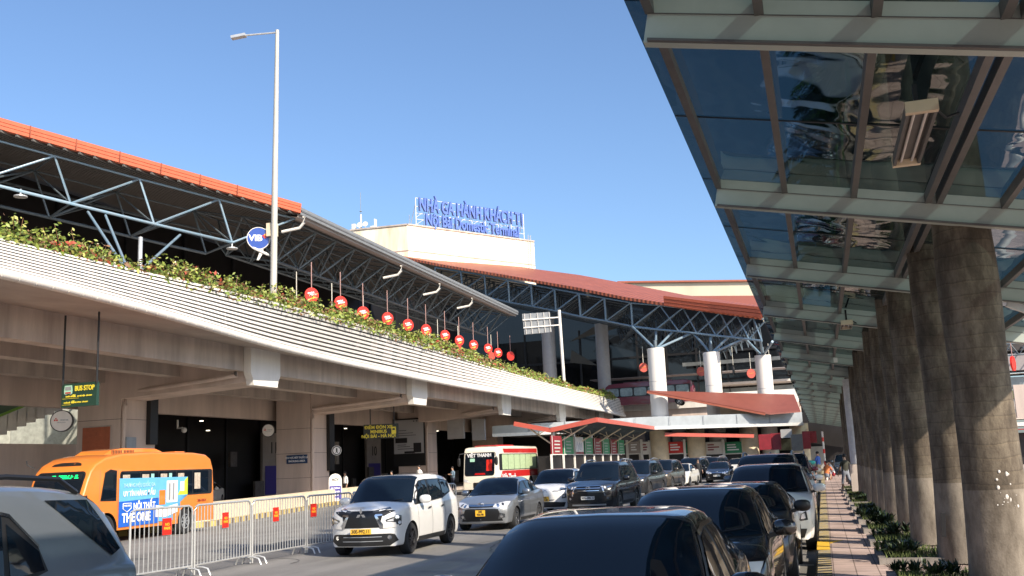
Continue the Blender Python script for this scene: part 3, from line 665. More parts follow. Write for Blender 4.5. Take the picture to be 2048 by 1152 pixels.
# stairs at far left behind the piers
st = thing('staircase', 'pale concrete staircase with green edged glass rail behind the pier at far left', 'staircase', (-40, 40, 0))
XS = -38.6; e0 = at(40, 866, X=XS); e1 = at(150, 812, X=XS)
b = MB(); n_ = 12; za = e0.z-.2; 
for k in range(24):
    y = lerp(30, 45, k/24); zz = lerp(za-2.2, 7.4, k/24)
    b.box(XS-2.6, XS-.2, y, y+.66, max(.1, zz-1.0), zz)
b.build('steps', m_white, st)
q0, q1 = Vector((XS, 30, za-2.4)), Vector((XS, 45.5, 7.5))
b = MB(); b.bar(q0+Vector((.3, 0, .75)), q1+Vector((.3, 0, .75)), .05, 1.1); b.build('glass_rail', M('green_glass', (.10, .15, .09), .1), st)
b = MB(); b.bar(q0+Vector((.35, 0, 1.35)), q1+Vector((.35, 0, 1.35)), .1, .10); b.bar(q0+Vector((.35, 0, .15)), q1+Vector((.35, 0, .15)), .1, .12); b.box(XS+.3, XS+.5, 36.4, 36.6, 1, 6.2); b.build('green_edge', M('lime_green_paint', (.20, .38, .05), .4), st)
b = MB(); zc = at(60, 888, X=-37.4).z; b.box(-37.6, -37.3, 22, 46, 0, zc); b.build('side_wall', m_pier, st)
m_lite = M('daylight_tone', (.40, .41, .36), .8, var=.3); b = MB(); b.box(-46, -45.8, 18, 47.5, 0, 9.5); b.box(-46, -36, 47.6, 47.9, 0, 7.69); b.build('daylight_backing', m_lite, st)  # added backing walls, their pale grey-green standing for daylight beyond
# ================================================================ steel roofs
def spaceframe(parent, tops, bots, inner, r=.09, mat=None, name='truss', mid=True):
    b = MB(); n = len(tops)
    b.tube(tops, r*1.0, 6); b.tube(bots, r*1.35, 6)
    for i in range(n):
        if i < len(bots): b.tube([tops[i], bots[i]], r, 6)
        if i+1 < n and i < len(bots): b.tube([bots[i], tops[i+1]], r, 6)
    b.build(name, mat or m_pipe, parent, True, 60)
    b = MB()
    for i in range(len(inner)):
        if i < len(bots):
            b.tube([inner[i], bots[i]], r*.8, 5)
        if i+1 < len(inner) and i < len(bots): b.tube([bots[i], inner[i+1]], r*.7, 5)
        if i < n: b.tube([tops[i], inner[i]], r*.7, 5)
    if len(inner) > 1: b.tube(inner, r*.8, 5)
    b.build(name+'_bracing', m_pipe2, parent, True, 60)
C0 = at(605, 425, Z=18.0); E0 = Vector((-30.2, 101.5, 18.0)); C0.x = -29.9
A0 = at(0, 258, Z=20.0); dr = (A0-C0)
RA = thing('front_terminal_roof', 'big steel framed roof with orange red edge and grey eave over the elevated road', 'roof', (-40, 60, 18))
A1 = C0+dr*3.3; B1 = Vector((A1.x-2, E0.y, A1.z+.4))
# roof deck (dark ribbed underside, grey sheet above)
nrm = (E0-C0).cross(A1-C0).normalized()
if nrm.z < 0: nrm = -nrm
b = MB(); b.prism([C0, E0, B1, A1], nrm*.12); b.build('roof_deck', m_under, RA)
b = MB()
for k in range(1, 60):      # purlins under the deck parallel to the eave
    t = k/22.0
    p = C0+dr*t*1.0; 
    if t > 3.2: break
    q = Vector((p.x, E0.y-.3, p.z)); b.bar(p-nrm*.08, q-nrm*.08, .12, .16)
b.build('purlins', M('dark_purlin', (.13, .12, .11), .6), RA)
# orange fascia along the rake
dv = dr.normalized(); outw = dv.cross(Vector((0, 0, 1))).normalized()
if outw.x < 0: outw = -outw
b = MB()
for k, (h0, h1, o) in enumerate(((-.02, .16, .05), (.18, .34, .09), (.36, .56, .13))):
    b.loft([[p+Vector((0, 0, h0))+outw*o, p+Vector((0, 0, h1))+outw*(o+.02), p+Vector((0, 0, h1))-outw*.2, p+Vector((0, 0, h0))-outw*.2] for p in (C0, A1)], 0, True)
b.build('orange_fascia', m_redf, RA)
b = MB(); L_ = (A1-C0).length
k = 2.0
while k < L_: b.bar(C0+dv*k+Vector((0, 0, .0))+outw*.17, C0+dv*k+Vector((0, 0, .58))+outw*.17, .03, .05); k += 2.35
b.build('fascia_joints', m_red, RA)
# grey eave gutter
for (h0, h1, o) in ((-.10, .05, .0), (.07, .15, .08), (.17, .34, .03)):
    b = MB(); b.loft([[p+Vector((o, 0, h0)), p+Vector((o+.05, 0, h1)), p+Vector((-.25, 0, h1)), p+Vector((-.25, 0, h0))] for p in (C0, E0)], 0, True); b.build('gutter', m_grey, RA)
b = MB(); b.loft([[p+Vector((-.2, 0, -.25)), p+Vector((-1.1, 0, -.05)), p+Vector((-1.1, 0, 0.1)), p+Vector((-.2, 0, 0))] for p in (C0, E0)], 0, True); b.build('soffit_board', m_soffit, RA)
# downpipes bending in at the eave
for (u, v) in ((605, 432), (800, 530), (877, 566), (942, 595)):
    p = at(u, v, X=-29.9); b = MB(); b.tube([p+Vector((.1, 0, -.05)), p+Vector((.1, 0, -.45)), p+Vector((-.2, 0, -.75)), p+Vector((-1.3, -.3, -.95))], .10, 8)
    b.build('downpipe', m_white, RA, True, 70)
# front truss under the orange fascia; plane just inside the rake
inn = -outw; pl_pt = C0+inn*.8
def onplane(u, v, off=.8):
    r = FW*FPX+RT*(u-1024)-UP*(v-576); pp = C0+inn*off; t = (pp-CAM).dot(outw)/r.dot(outw); return CAM+r*t
TP = [onplane(u, v) for u, v in ((590, 437), (438, 399), (279, 358), (109, 312))]; BT = [onplane(u, v) for u, v in ((464, 485), (308, 448), (141, 407))]
for k in range(1, 9): TP.append(TP[3]+(TP[3]-TP[2])*k); BT.append(BT[2]+(BT[2]-BT[1])*k)
IN = [p+inn*3.6-Vector((0, 0, -.1)) for p in TP]
spaceframe(RA, TP, BT, IN, .066)
b = MB(); b.tube([p+inn*3.6 for p in BT], .09, 6)
for i in range(len(BT)-1): b.tube([BT[i], BT[i]+inn*3.6], .06, 5); b.tube([BT[i]+inn*3.6, IN[i]], .06, 5); b.tube([BT[i]+inn*3.6, IN[i+1]], .06, 5); b.tube([BT[i]+inn*3.6, IN[i]+inn*3.5], .06, 5)
b.tube([p+inn*3.5 for p in IN], .08, 5); b.build('inner_truss', m_pipe2, RA, True, 60)
# eave truss
nE = 17; TE = []; BE = []; IE = []
for k in range(nE):
    y = lerp(C0.y+1.2, E0.y-.5, k/(nE-1)); TE.append(Vector((-31.0, y, 17.75))); IE.append(Vector((-34.8, y, 18.6)))
    if k < nE-1: BE.append(Vector((-33.2, y+(E0.y-C0.y)/(nE-1)/2, 15.7)))
spaceframe(RA, TE, BE, IE, .075, m_pipe2, 'eave_truss')
TE2 = [p+Vector((-3.8, 0, .85)) for p in TE]; BE2 = [p+Vector((-3.8, 0, .85)) for p in BE]; IE2 = [p+Vector((-3.8, 0, .85)) for p in IE]
spaceframe(RA, TE2, BE2, IE2, .07, m_pipe2, 'second_truss')
b = MB()
for i in range(0, len(BE)): b.tube([BE[i], BE2[i]], .06, 5)
b.build('tie', m_pipe2, RA, True, 60)
# ceiling lamps under the truss
for (u, v) in ((455, 635), (712, 581), (903, 640), (795, 611)): pass
# V struts and roof column at left
cb = at(264, 517, X=-31.3); nodes = [BT[2]+(BT[1]-BT[2])*.35, BT[1]+(BT[2]-BT[1])*.1]
vs = thing('roof_support', 'blue grey V shaped steel struts rising through the plants to the truss', 'roof support', (cb.x, cb.y, 8.3))
for q in (onplane(176, 424), onplane(211, 431), onplane(360, 470)):
    b = MB(); b.tube([cb+Vector((0, 0, -1.0)), q], .075, 8); b.build('strut', m_pipe, vs, True, 60)
q = at(278, 470, D=cb.dot(FW)); b = MB(); b.tube([(cb.x, cb.y+.6, 8.3), (cb.x, cb.y+.6, q.z)], .11, 10); b.build('column', m_galv, vs, True, 60)
# hanging lamp discs on the truss
for i, (u, v, w_) in enumerate(((41, 393, 'leftmost'), (464, 497, 'beside the round blue sign'))):
    p = onplane(u, v); b = MB(); b.disc(p, (0, 0, 1), .34, .06, 14); b.tube([p, p+Vector((0, 0, .4))], .05, 6)
    tag(b.build('truss_lamp', m_galv), 'flat round lamp under the blue truss, '+w_, 'lamp', 'lamps under the front truss')
# ---------------------------------------------------------------- rear roof
DB = lambda u: float(138+(u-800)*(-.052)) if u < 1262 else float(114-(u-1262)*.045)
RB = thing('rear_terminal_roof', 'brick red curving roof with deep steel trusses on round white columns', 'roof', (-20, 118, 20))
low = [(780, 508), (880, 528), (1000, 548), (1150, 574), (1250, 594), (1330, 606), (1420, 619), (1523, 633)]
upp = [(780, 495), (880, 510), (1000, 527), (1070, 538), (1160, 550), (1258, 568), (1370, 590), (1516, 610)]
lowp = [at(u, v, D=DB(u)) for u, v in low]; uppp = [at(u, v, D=DB(u)+26) for u, v in upp]
b = MB(); rows = []
for i in range(len(low)):
    a, c = lowp[i], uppp[i]
    rows.append([a.lerp(c, t)+Vector((0, 0, .0)) for t in (0, .25, .5, .75, 1)])
b.loft(rows, 0); b.loft([[p-Vector((0, 0, .35)) for p in r] for r in rows], 1)
b.loft([[r[0], r[0]-Vector((0, 0, .35))] for r in rows], 0); b.loft([[r[-1], r[-1]-Vector((0, 0, .35))] for r in rows], 0); b.loft([[q, q-Vector((0, 0, .35))] for q in rows[-1]], 0)
m_redr = M('ribbed_red_roof', (.32, .088, .042), .5, var=.2, scale=.5); n = m_redr.node_tree; wv = n.nodes.new('ShaderNodeTexWave'); wv.bands_direction = 'X'; wv.inputs['Scale'].default_value = .6
tc = n.nodes.new('ShaderNodeTexCoord'); n.links.new(tc.outputs['Object'], wv.inputs['Vector']); bp = n.nodes.new('ShaderNodeBump'); bp.inputs['Strength'].default_value = .5; bp.inputs['Distance'].default_value = .1
n.links.new(wv.outputs[0], bp.inputs['Height']); n.links.new(bp.outputs[0], n.nodes['Principled BSDF'].inputs['Normal'])
b.build('roof_sheet', [m_redr, m_under], RB)
b = MB(); b.loft([[Vector((r[-1].x, r[-1].y+11, 5)), Vector((r[-1].x, r[-1].y+11, r[-1].z+.9))] for r in rows]); b.build('rear_wall', m_darkglass, RB)
# bright double fascia lines
b = MB(); pts = [at(u, v, D=DB(u)-1.2) for u, v in ((1328, 610), (1420, 622), (1524, 634))]
for h in (0, .36, .72): b.loft([[p+Vector((0, -.12*h, h)), p+Vector((0, -.12*h, h+.31)), p+Vector((0, .9, h+.31)), p+Vector((0, .9, h))] for p in pts], 0, True)
b.build('orange_fascia', m_redf, RB)
ux = [870, 922, 969, 1016, 1062, 1109, 1158, 1209, 1262]; vt = [533, 541, 549, 558, 567, 576, 585, 594, 603]; vb = [570, 582, 594, 605, 613, 622, 633, 642, 653]
TB = [at(u, v+2, D=DB(u)+.6) for u, v in zip(ux, vt)]; BB = [at(u+3, v, D=DB(u)+.6) for u, v in zip(ux, vb)]
b = MB(); b.tube(TB, .11, 6); b.tube(BB, .13, 6)
for i in range(len(ux)):
    b.tube([TB[i], BB[i]], .13, 6)
    if i+1 < len(ux): b.tube([BB[i], TB[i+1]], .09, 6)
b.build('truss', m_pipe, RB, True, 60)
b = MB()
for i in range(len(ux)):
    for k in range(1, 4):
        d = Vector((-.8, 4.5, .4))*k; b.tube([TB[i]+d, BB[i]+d], .07, 5)
        if i+1 < len(ux): b.tube([BB[i]+d, TB[i+1]+d], .07, 5)
        b.tube([BB[i]+d*(k-1)/k, TB[i]+d], .07, 5)
        if i+1 < len(ux): b.tube([BB[i]+d*(k-1)/k, TB[i+1]+d], .07, 5)
for k in range(1, 4): d = Vector((-.8, 4.5, .4))*k; b.tube([p+d for p in TB], .07, 5); b.tube([p+d for p in BB], .07, 5)
b.build('truss_bracing', m_pipe2, RB, True, 60)
u2 = [1262, 1320, 1366, 1402, 1440, 1474, 1506, 1532]; T2 = [at(u, lerp(606, 640, i/7), D=DB(u)+.5) for i, u in enumerate(u2)]; B2 = [at(u-8 if i else u+3, lerp(653, 682, (i/7)**.85), D=DB(u)+.5) for i, u in enumerate(u2)]
b = MB(); b.tube(T2, .10, 6); b.tube(B2, .13, 6)
for i in range(len(u2)):
    if i+1 < len(u2): b.tube([B2[i], T2[i+1]], .09, 5); b.tube([T2[i], B2[i+1]], .08, 5) if i else None
b.build('end_truss', m_pipe, RB, True, 60)
b = MB()
for i in range(len(u2)):
    for k in range(1, 7):
        d = Vector((-.9, 3.2, .05))*k
        if i+1 < len(u2): b.tube([B2[i]+d, T2[i+1]+d], .07, 5); b.tube([T2[i]+d, B2[i+1]+d], .06, 5)
        b.tube([B2[i]+d*(k-1)/k, T2[i]+d], .06, 5)
b.build('end_truss_bracing', m_pipe2, RB, True, 60)
# columns
def roundcol(u, vtop, vbase, D, wpx, mat, label, cap=True):
    p = at(u, vtop, D=D); r = wpx/2/FPX*D; t = thing('round_column', label, 'column', (p.x, p.y, 0), group='round columns carrying the rear roof')
    b = MB(); b.tube([(p.x, p.y, 0), (p.x, p.y, p.z)], r, 28); b.build('shaft', mat, t, True, 60)
    b = MB()
    z = p.z-3.6
    while z > 1: b.tube([(p.x, p.y, z), (p.x, p.y, z+.04)], r+.012, 28); z -= 3.6
    b.build('joint', m_grey, t, True, 60)
    return p, t
c1, t1 = roundcol(1311, 697, 830, 106, 34, m_white, 'left one of the three sunlit white round columns under the rear roof')
c2, t2 = roundcol(1422, 705, 830, 106, 33, m_white, 'middle one of the three sunlit white round columns under the rear roof')
c3, t3 = roundcol(1525, 711, 830, 106, 32, m_white, 'right one of the three sunlit white round columns under the rear roof')
m_gcol = M('grey_column_cladding', (.38, .37, .36), .5, .1, var=.1)  # plain grey cladding, also used for the hanging boards
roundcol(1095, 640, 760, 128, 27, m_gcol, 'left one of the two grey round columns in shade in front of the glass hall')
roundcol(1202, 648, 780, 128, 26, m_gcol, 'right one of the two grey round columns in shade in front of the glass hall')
for (c, t, tg) in ((c1, t1, ((1264, 653), (1312, 664), (1345, 664), (1380, 668))), (c2, t2, ((1388, 668), (1421, 672), (1456, 675), (1490, 677))), (c3, t3, ((1490, 677), (1521, 680), (1545, 683)))):
    for (u, v) in tg:
        q = at(u, v, D=DB(u)+.5); b = MB(); b.tube([c+Vector((0, 0, -.1)), q], .14, 7); b.build('strut', m_pipe, t, True, 60)
    b = MB(); b.tube([c, c+Vector((0, 0, .9))], .2, 8); b.build('post', m_pipe2, t, True, 60)
# tower block with rooftop sign
z_t = at(815, 449, D=140).z; ta = at(815, 449, Z=z_t)
# right corner has the same height
lo, hi = 120., 220.
for _ in range(40):
    mid = (lo+hi)/2
    if at(1068, 483, D=mid).z < z_t: lo = mid
    else: hi = mid
tb = at(1068, 483, D=lo)
lo, hi = 120., 240.
for _ in range(40):
    mid = (lo+hi)/2
    if at(700, 461, D=mid).z < z_t: lo = mid
    else: hi = mid
tl = at(700, 461, D=lo)
print('tower', ta, tb, tl)
m_tower = M('cream_render_rust_streaks', (.78, .72, .60), .8, var=.5, scale=.75, streak=True, dirt=(.5, .33, .14))
TW = thing('tower_block', 'rust streaked cream concrete tower block above the red roof', 'building', (ta.x, ta.y, 0))
b = MB(); back = tb+(tl-ta); b.prism([Vector((p.x, p.y, z_t-6.9)) for p in (ta, tb, back, tl)], (0, 0, 6.9)); b.build('wall', m_tower, TW)
b = MB(); dn = Vector((0, 0, -3.75))
for p, q in ((ta, tb), (ta, tl)):
    b.bar(p+dn+(p-q).normalized()*.0, q+dn, .16, .12)
b.bar(ta+Vector((0, 0, .02)), tb+Vector((0, 0, .02)), .3, .2); b.bar(ta+Vector((0, 0, .02)), tl+Vector((0, 0, .02)), .3, .2)
b.build('ledge', m_conc, TW)
ex = (tb-ta).normalized(); ez = Vector((0, 0, 1)); ny = ez.cross(ex); ny = ny if ny.dot(CAM-ta) > 0 else -ny
b = MB(); lx = ta+ex*((tb-ta).length*.945)+ny*.15
for s in (0, .5): b.tube([lx+ex*s+ez*-5, lx+ex*s+ez*.9], .04, 5)
for k in range(18): b.tube([lx+ez*(-4.8+.32*k), lx+ex*.5+ez*(-4.8+.32*k)], .03, 4)
b.build('wall_ladder', m_polew, TW)
sg = thing('rooftop_sign', 'large blue lettering in two lines on a white frame atop the cream tower', 'sign', ta)
Lw = (tb-ta).length; f0 = ta+ex*1.7+ny*-.4; f1 = ta+ex*(Lw*.93)+ny*-.4; Hs = 4.25
b = MB()
for k in range(9):
    p = f0.lerp(f1, k/8); b.tube([p, p+ez*Hs], .06, 5); b.tube([p+ny*-1.8, p+ez*Hs*.8], .05, 5); b.tube([p+ny*-1.8, p+ny*-1.8+ez*Hs*.5], .04, 5)
for h in (.25, 1.1, 2.0, 3.0, Hs): b.tube([f0+ez*h, f1+ez*h], .045, 5)
for k in range(8):
    for h in (0, 1.1): b.tube([f0.lerp(f1, k/8)+ez*(.25+h), f0.lerp(f1, (k+.5)/8)+ez*(1.1+h*1.0)], .03, 4)
b.build('frame', m_white, sg)
text('NHÀ GA HÀNH KHÁCH T1', 2.75, m_bsign, 'letters', sg, ta+ex*1.95+ny*.0+ez*2.35, ex, ez, .35, .06, 'LEFT', .575, 'BOTTOM_BASELINE')
text('Nội Bài Domestic Terminal', 2.35, m_bsign, 'letters', sg, ta+ex*3.0+ny*.0+ez*.35, ex, ez, .35, .055, 'LEFT', .655, 'BOTTOM_BASELINE')
# roof equipment
p = at(722, 458, D=146); t = thing('antenna_mast', 'thin lightning and antenna mast on the cream tower roof', 'antenna', p)
b = MB(); b.tube([p+ez*-.5, p+ez*2.2], .14, 6); b.build('base', m_white, t); b = MB(); b.tube([p+ez*2.2, p+ez*5.6], .04, 5); b.ell(p+ez*2.7, (.2, .2, .08)); b.build('rod', m_grey, t)
for (u, v, r, l) in ((720, 450, .42, 'left'), (731, 448, .38, 'right')):
    p = at(u, v, D=145.5); t = thing('satellite_dish', l+' one of two white dishes beside the antenna mast on the tower', 'dish', p, group='dishes on the tower')
    b = MB(); b.lathe(p, (.2, -1, .15), [(.02, -.12), (r*.6, -.06), (r, .04), (r, .07), (.02, -.06)], 18); b.build('reflector', m_white, t, True, 50); b = MB(); b.tube([p, p+ez*-1.0], .05, 5); b.build('stand', m_grey, t)
for (u, v, w_, h, l) in ((708, 455, .5, .9, 'white antenna box at the left end of the tower roof'), (747, 453, .75, .45, 'low white unit right of the dishes on the tower roof'), (751, 449, .15, 1.2, 'small white post on the tower roof right of the dishes')):
    p = at(u, v, D=146); b = MB(); b.box(p.x-w_/2, p.x+w_/2, p.y-.3, p.y+.3, p.z-.7, p.z-.7+h+.3); tag(b.build('roof_unit', m_white), l, 'roof unit')
# back wing wall + roof
b = MB(); pa = [at(1235, 566, D=175), at(1525, 570, D=175), at(1540, 592, D=175), at(1235, 600, D=175)]
BW = thing('back_wing', 'long cream upper wall with a dark red coping behind the rear roof', 'building', (0, 175, 0))
b.prism([pa[3]+ez*-8, pa[2]+ez*-8, pa[1]+Vector((8, 0, 0)), pa[0]], (0, 6, 0)); b.build('wall', m_cream if False else M('cream_wall', (.74, .66, .50), .8, var=.12, scale=.2, streak=True), BW)
b = MB(); b.bar(pa[0]+Vector((0, -.2, .1)), pa[1]+Vector((8, -.2, .1)), .6, .3); b.build('coping', m_red, BW)
b = MB(); b.prism([at(1370, 592, D=168), at(1540, 591, D=168), at(1540, 630, D=150), at(1500, 625, D=150)], (0, .3, -.3)); b.build('lower_roof', M('dull_red_roof', (.30, .09, .055), .6, var=.1), BW)
# glass hall behind the rear columns
GH = thing('glass_hall', 'dark glazed hall with grey bands behind the round columns', 'building', (-25, 140, 0))
yb = 141
b = MB(); pz = at(1000, 700, D=150); b.box(-75, 12, yb, yb+1, 5, 20.0); b.build('glass_wall', m_darkglass, GH)
b = MB(); b.box(-75, 12, yb-26, yb+2, 5.9, 6.2) if False else None
for k in range(16):
    x = -62+4.2*k; b = MB(); b.box(x-.12, x+.12, yb-.3, yb-.01, 8, 21); b.build('mullion', m_mull, GH)
b = MB(); b.box(-75, 12, yb-.25, yb-.02, 16.3, 16.6); b.build('transom', m_mull, GH)
def band(u0, v0, u1, v1, D, mat, name, par, th=.4):
    a = at(u0, v0, D=D); c = at(u1, v1, D=D); b = MB(); a2 = at(u0, v1 if False else v0, D=D)
    yy = a.y; q0 = at(u0, v0, Y=yy); q1 = at(u1, v1, Y=yy); b.box(min(q0.x, q1.x), max(q0.x, q1.x), yy, yy+th, min(q0.z, q1.z), max(q0.z, q1.z)); return b.build(name, mat, par)
m_gband = M('mauve_grey_cladding', (.30, .27, .27), .6, var=.1)
band(1180, 760, 1600, 733, 136, m_gband, 'spandrel', GH, 3); band(1420, 767, 1600, 760, 134, m_white, 'white_ledge', GH, 5)
band(1420, 796, 1600, 768, 137.5, M('pale_glass', (.25, .29, .30), .15, var=.3, scale=.5), 'lower_glazing', GH)
band(1365, 733, 1560, 712, 138, M('upper_glazing', (.14, .15, .155), .2, var=.5, scale=.6), 'upper_glazing', GH)
for u in (1460, 1497): 
    q = at(u, 780, D=136.5); b = MB(); b.box(q.x-.05, q.x+.05, q.y, q.y+.3, q.z-1.2, q.z+1.2); b.build('glazing_bar', m_mull, GH)
b = MB(); q = at(1152, 690, D=138); 
b.prism([at(1140, 725, D=138), at(1195, 731, D=138), at(1143, 700, D=138)], (0, .2, 0)); b.prism([at(1140, 683, D=138), at(1190, 652, D=138), at(1250, 645, D=138), at(1250, 652, D=138), at(1190, 668, D=138)], (0, .2, 0)); b.build('ceiling_light_patch', M('painted_ceiling_light', (.10, .105, .10), .5), GH)  # pale patches, their lighter colour standing for light on the ceiling
# ---------------------------------------------------------------- mid-distance canopies
FC = thing('grey_fascia_canopy', 'long flat canopy with mottled grey metal fascia crossing the street', 'canopy', (-15, 98, 0))
fl = [at(985, 874, D=94), at(1606, 849, D=101)]; ft = [at(985, 853, D=94), at(1606, 825, D=101)]
zl, zt = 4.75, 6.0
fl = [at(985, 872, D=94), at(1606, 850, D=101)]
b = MB()
rows = []
for i, (a, c) in enumerate(zip([at(985, 872, D=94), at(1285, 858, D=97.5), at(1606, 849, D=101)], [at(985, 852, D=94), at(1285, 834, D=97.5), at(1600, 824, D=101)])):
    rows.append([a, Vector((a.x, a.y, c.z)), Vector((a.x, a.y+9, c.z)), Vector((a.x, a.y+9, a.z))])
b.loft(rows, 0, True); b.build('fascia', m_greyf, FC)
b = MB()
for r in zip(rows, rows[1:]): b.bar(r[0][0]+Vector((0, -.15, .05)), r[1][0]+Vector((0, -.15, .05)), .25, .30)
b.build('lower_trim', m_galv, FC)
b = MB()
for k in range(1, 9): p = rows[0][0].lerp(rows[2][0], k/9); b.box(p.x-.02, p.x+.02, p.y-.02, p.y+.02, p.z+.2, p.z+1.25) 
b.build('panel_joint', m_grey, FC)
for u in (1600, 1498, 1392, 1318): p = at(u, 880, D=103); b = MB(); b.tube([(p.x, p.y, 0), (p.x, p.y, 4.9)], .95 if u in (1600, 1392, 1318, 1498) else .3, 24); b.build('column', m_cream, FC, True, 60)
# red wedge roof
WR = thing('red_wedge_roof', 'flat brick red sloping roof wedge above the grey fascia canopy', 'roof', at(1450, 800, D=100))
P = [at(1294, 781, D=103.5), at(1588, 789, D=104.5), at(1601, 822, D=99.5), at(1540, 827, D=99), at(1530, 825, D=99)]
b = MB(); b.prism(P, (0, 0, -.12), 0); b.build('roof_sheet', M('flat_red_roof', (.20, .055, .037), .6, var=.12, scale=1), WR)
b = MB(); b.bar(P[0]+Vector((0, 0, -.2)), P[4]+Vector((0, 0, -.2)), .3, .16); b.build('edge_trim', m_red, WR)
b = MB(); b.box(*sorted((at(1440, 830, D=104).x, at(1530, 830, D=104).x)), at(1440, 830, D=104).y, at(1440, 830, D=104).y+4, 5.9, 7.2); b.build('wall_below', m_cream, WR)
# ================================================================ vehicles (built nose towards +Y, copied by rotating the root)
def pchip(vals, n):
    "dense monotone interpolation of a list of vectors, n samples per span"
    K = len(vals); dim = len(vals[0]); d = []
    sl = [[vals[i+1][k]-vals[i][k] for k in range(dim)] for i in range(K-1)]
    for i in range(K):
        if i == 0: d.append(sl[0])
        elif i == K-1: d.append(sl[-1])
        else:
            row = []
            for k in range(dim):
                a, b = sl[i-1][k], sl[i][k]; row.append(0 if a*b <= 0 else 2*a*b/(a+b))
            d.append(row)
    out = []
    for i in range(K-1):
        for j in range(n):
            t = j/n; h00 = 2*t**3-3*t**2+1; h10 = t**3-2*t**2+t; h01 = -2*t**3+3*t**2; h11 = t**3-t**2
            out.append(tuple(h00*vals[i][k]+h10*d[i][k]+h01*vals[i+1][k]+h11*d[i+1][k] for k in range(dim)))
    out.append(tuple(vals[-1])); return out
NS, NR = 5, 3
PATCH_Y = [0, 0]
def shell(sp):
    L, W, H = sp['L'], sp['W']/2, sp['H']; F, R = L/2, -L/2; zu = sp.get('zu', .2)
    zb = sp['belt']; zh = sp['hood']; cy = sp['cowl']; rf = sp['rf']; rr = sp['rr']; ty, tz = sp['tail']; kz = sp.get('decklid', None)
    wr = sp.get('wr', .76)*W; zm = sp.get('zm', .62)
    def low(y, f, zl=None, zbelt=None):
        zl = zu if zl is None else zl; zbelt = zb if zbelt is None else zbelt
        return [(0, y, zl), (W*f*.90, y, zl), (W*f*.985, y, zl+.14), (W*f, y, zm), (W*f*.975, y, zbelt-.10)]
    st = []
    hs = zh-.05
    # front corner, bonnet, cowl
    zn = sp.get('nose', zh-.12)
    a = [(0, F-.04, zu), (W*.80, F-.22, zu), (W*.87, F-.26, zu+.14), (W*.89, F-.27, zn-.18), (W*.87, F-.28, zn-.07)]
    st.append(a+[(W*.82, F-.28, zn-.02), (W*.6, F-.20, zn), (W*.3, F-.14, zn+.02), (0, F-.12, zn+.025)])
    l = low(F-.55, .975, zbelt=zh-.02); st.append(l+[(W*.86, F-.52, lerp(zn, zh, .45)), (W*.6, F-.5, lerp(zn, zh, .6)), (W*.3, F-.5, lerp(zn, zh, .66)), (0, F-.5, lerp(zn, zh, .68))])
    my = (F-.5+cy)/2; l = low(my, 1, zbelt=(zh+zb)/2); st.append(l+[(W*.90, my, zh-.03), (W*.62, my+.02, zh+.005), (W*.32, my+.03, zh+.025), (0, my+.03, zh+.03)])
    l = low(cy, 1); st.append(l+[(W*.935, cy, zb), (W*.875, cy+.02, zb+.03), (W*.50, cy+.16, zb+.02), (0, cy+.20, zb+.02)])
    l = low(rf, 1); st.append(l+[(W*.94, rf, zb+.005), (wr, rf, H-.085), (wr*.72, rf+.03, H-.035), (0, rf+.06, H-.022)])
    m = (rf+rr)/2; l = low(m, 1); st.append(l+[(W*.94, m, zb+.02), (wr*1.01, m, H-.06), (wr*.74, m, H-.008), (0, m, H)])
    zr = H-sp.get('drop', .05); zb2 = zb+sp.get('rise', .04)
    l = low(rr, 1, zbelt=zb2); st.append(l+[(W*.93, rr, zb2), (wr*.97, rr, zr-.06), (wr*.7, rr-.03, zr-.01), (0, rr-.04, zr)])
    l = low(ty, .985, zbelt=zb2); st.append(l+[(W*.90, ty, max(tz-.03, zb2-.02)), (W*.83, ty-.02, tz), (W*.5, ty-.08, tz+.01), (0, ty-.10, tz+.01)])
    ez = kz if kz else tz-.12
    e = [(0, R+.04, zu+.04), (W*.82, R+.16, zu+.04), (W*.90, R+.18, zu+.16), (W*.93, R+.20, zm), (W*.90, R+.20, ez-.12)]
    st.append(e+[(W*.86, R+.20, ez-.03), (W*.6, R+.13, ez), (W*.3, R+.09, ez+.01), (0, R+.08, ez+.01)])
    nst = len(st)
    rings = [pchip(s, NR) for s in st]; nr = len(rings[0])
    cols = [pchip([rings[i][j] for i in range(nst)], NS) for j in range(nr)]; ns = len(cols[0])
    G = [[cols[j][i] for j in range(nr)] for i in range(ns)]     # G[station][ring], right half
    return G, ns, nr
def coons(left, topc, right, bot, bulge):
    "left/right: m points bottom->top, topc/bot: n points left->right"
    m, n = len(left), len(topc); out = []
    for i in range(m):
        v = i/(m-1); row = []
        for j in range(n):
            u = j/(n-1); p = []
            for k in range(3):
                p.append((1-v)*bot[j][k]+v*topc[j][k]+(1-u)*left[i][k]+u*right[i][k]-((1-u)*(1-v)*left[0][k]+u*(1-v)*right[0][k]+(1-u)*v*left[-1][k]+u*v*right[-1][k]))
            p[1] += bulge(u, v); row.append(tuple(p))
        out.append(row)
    return out
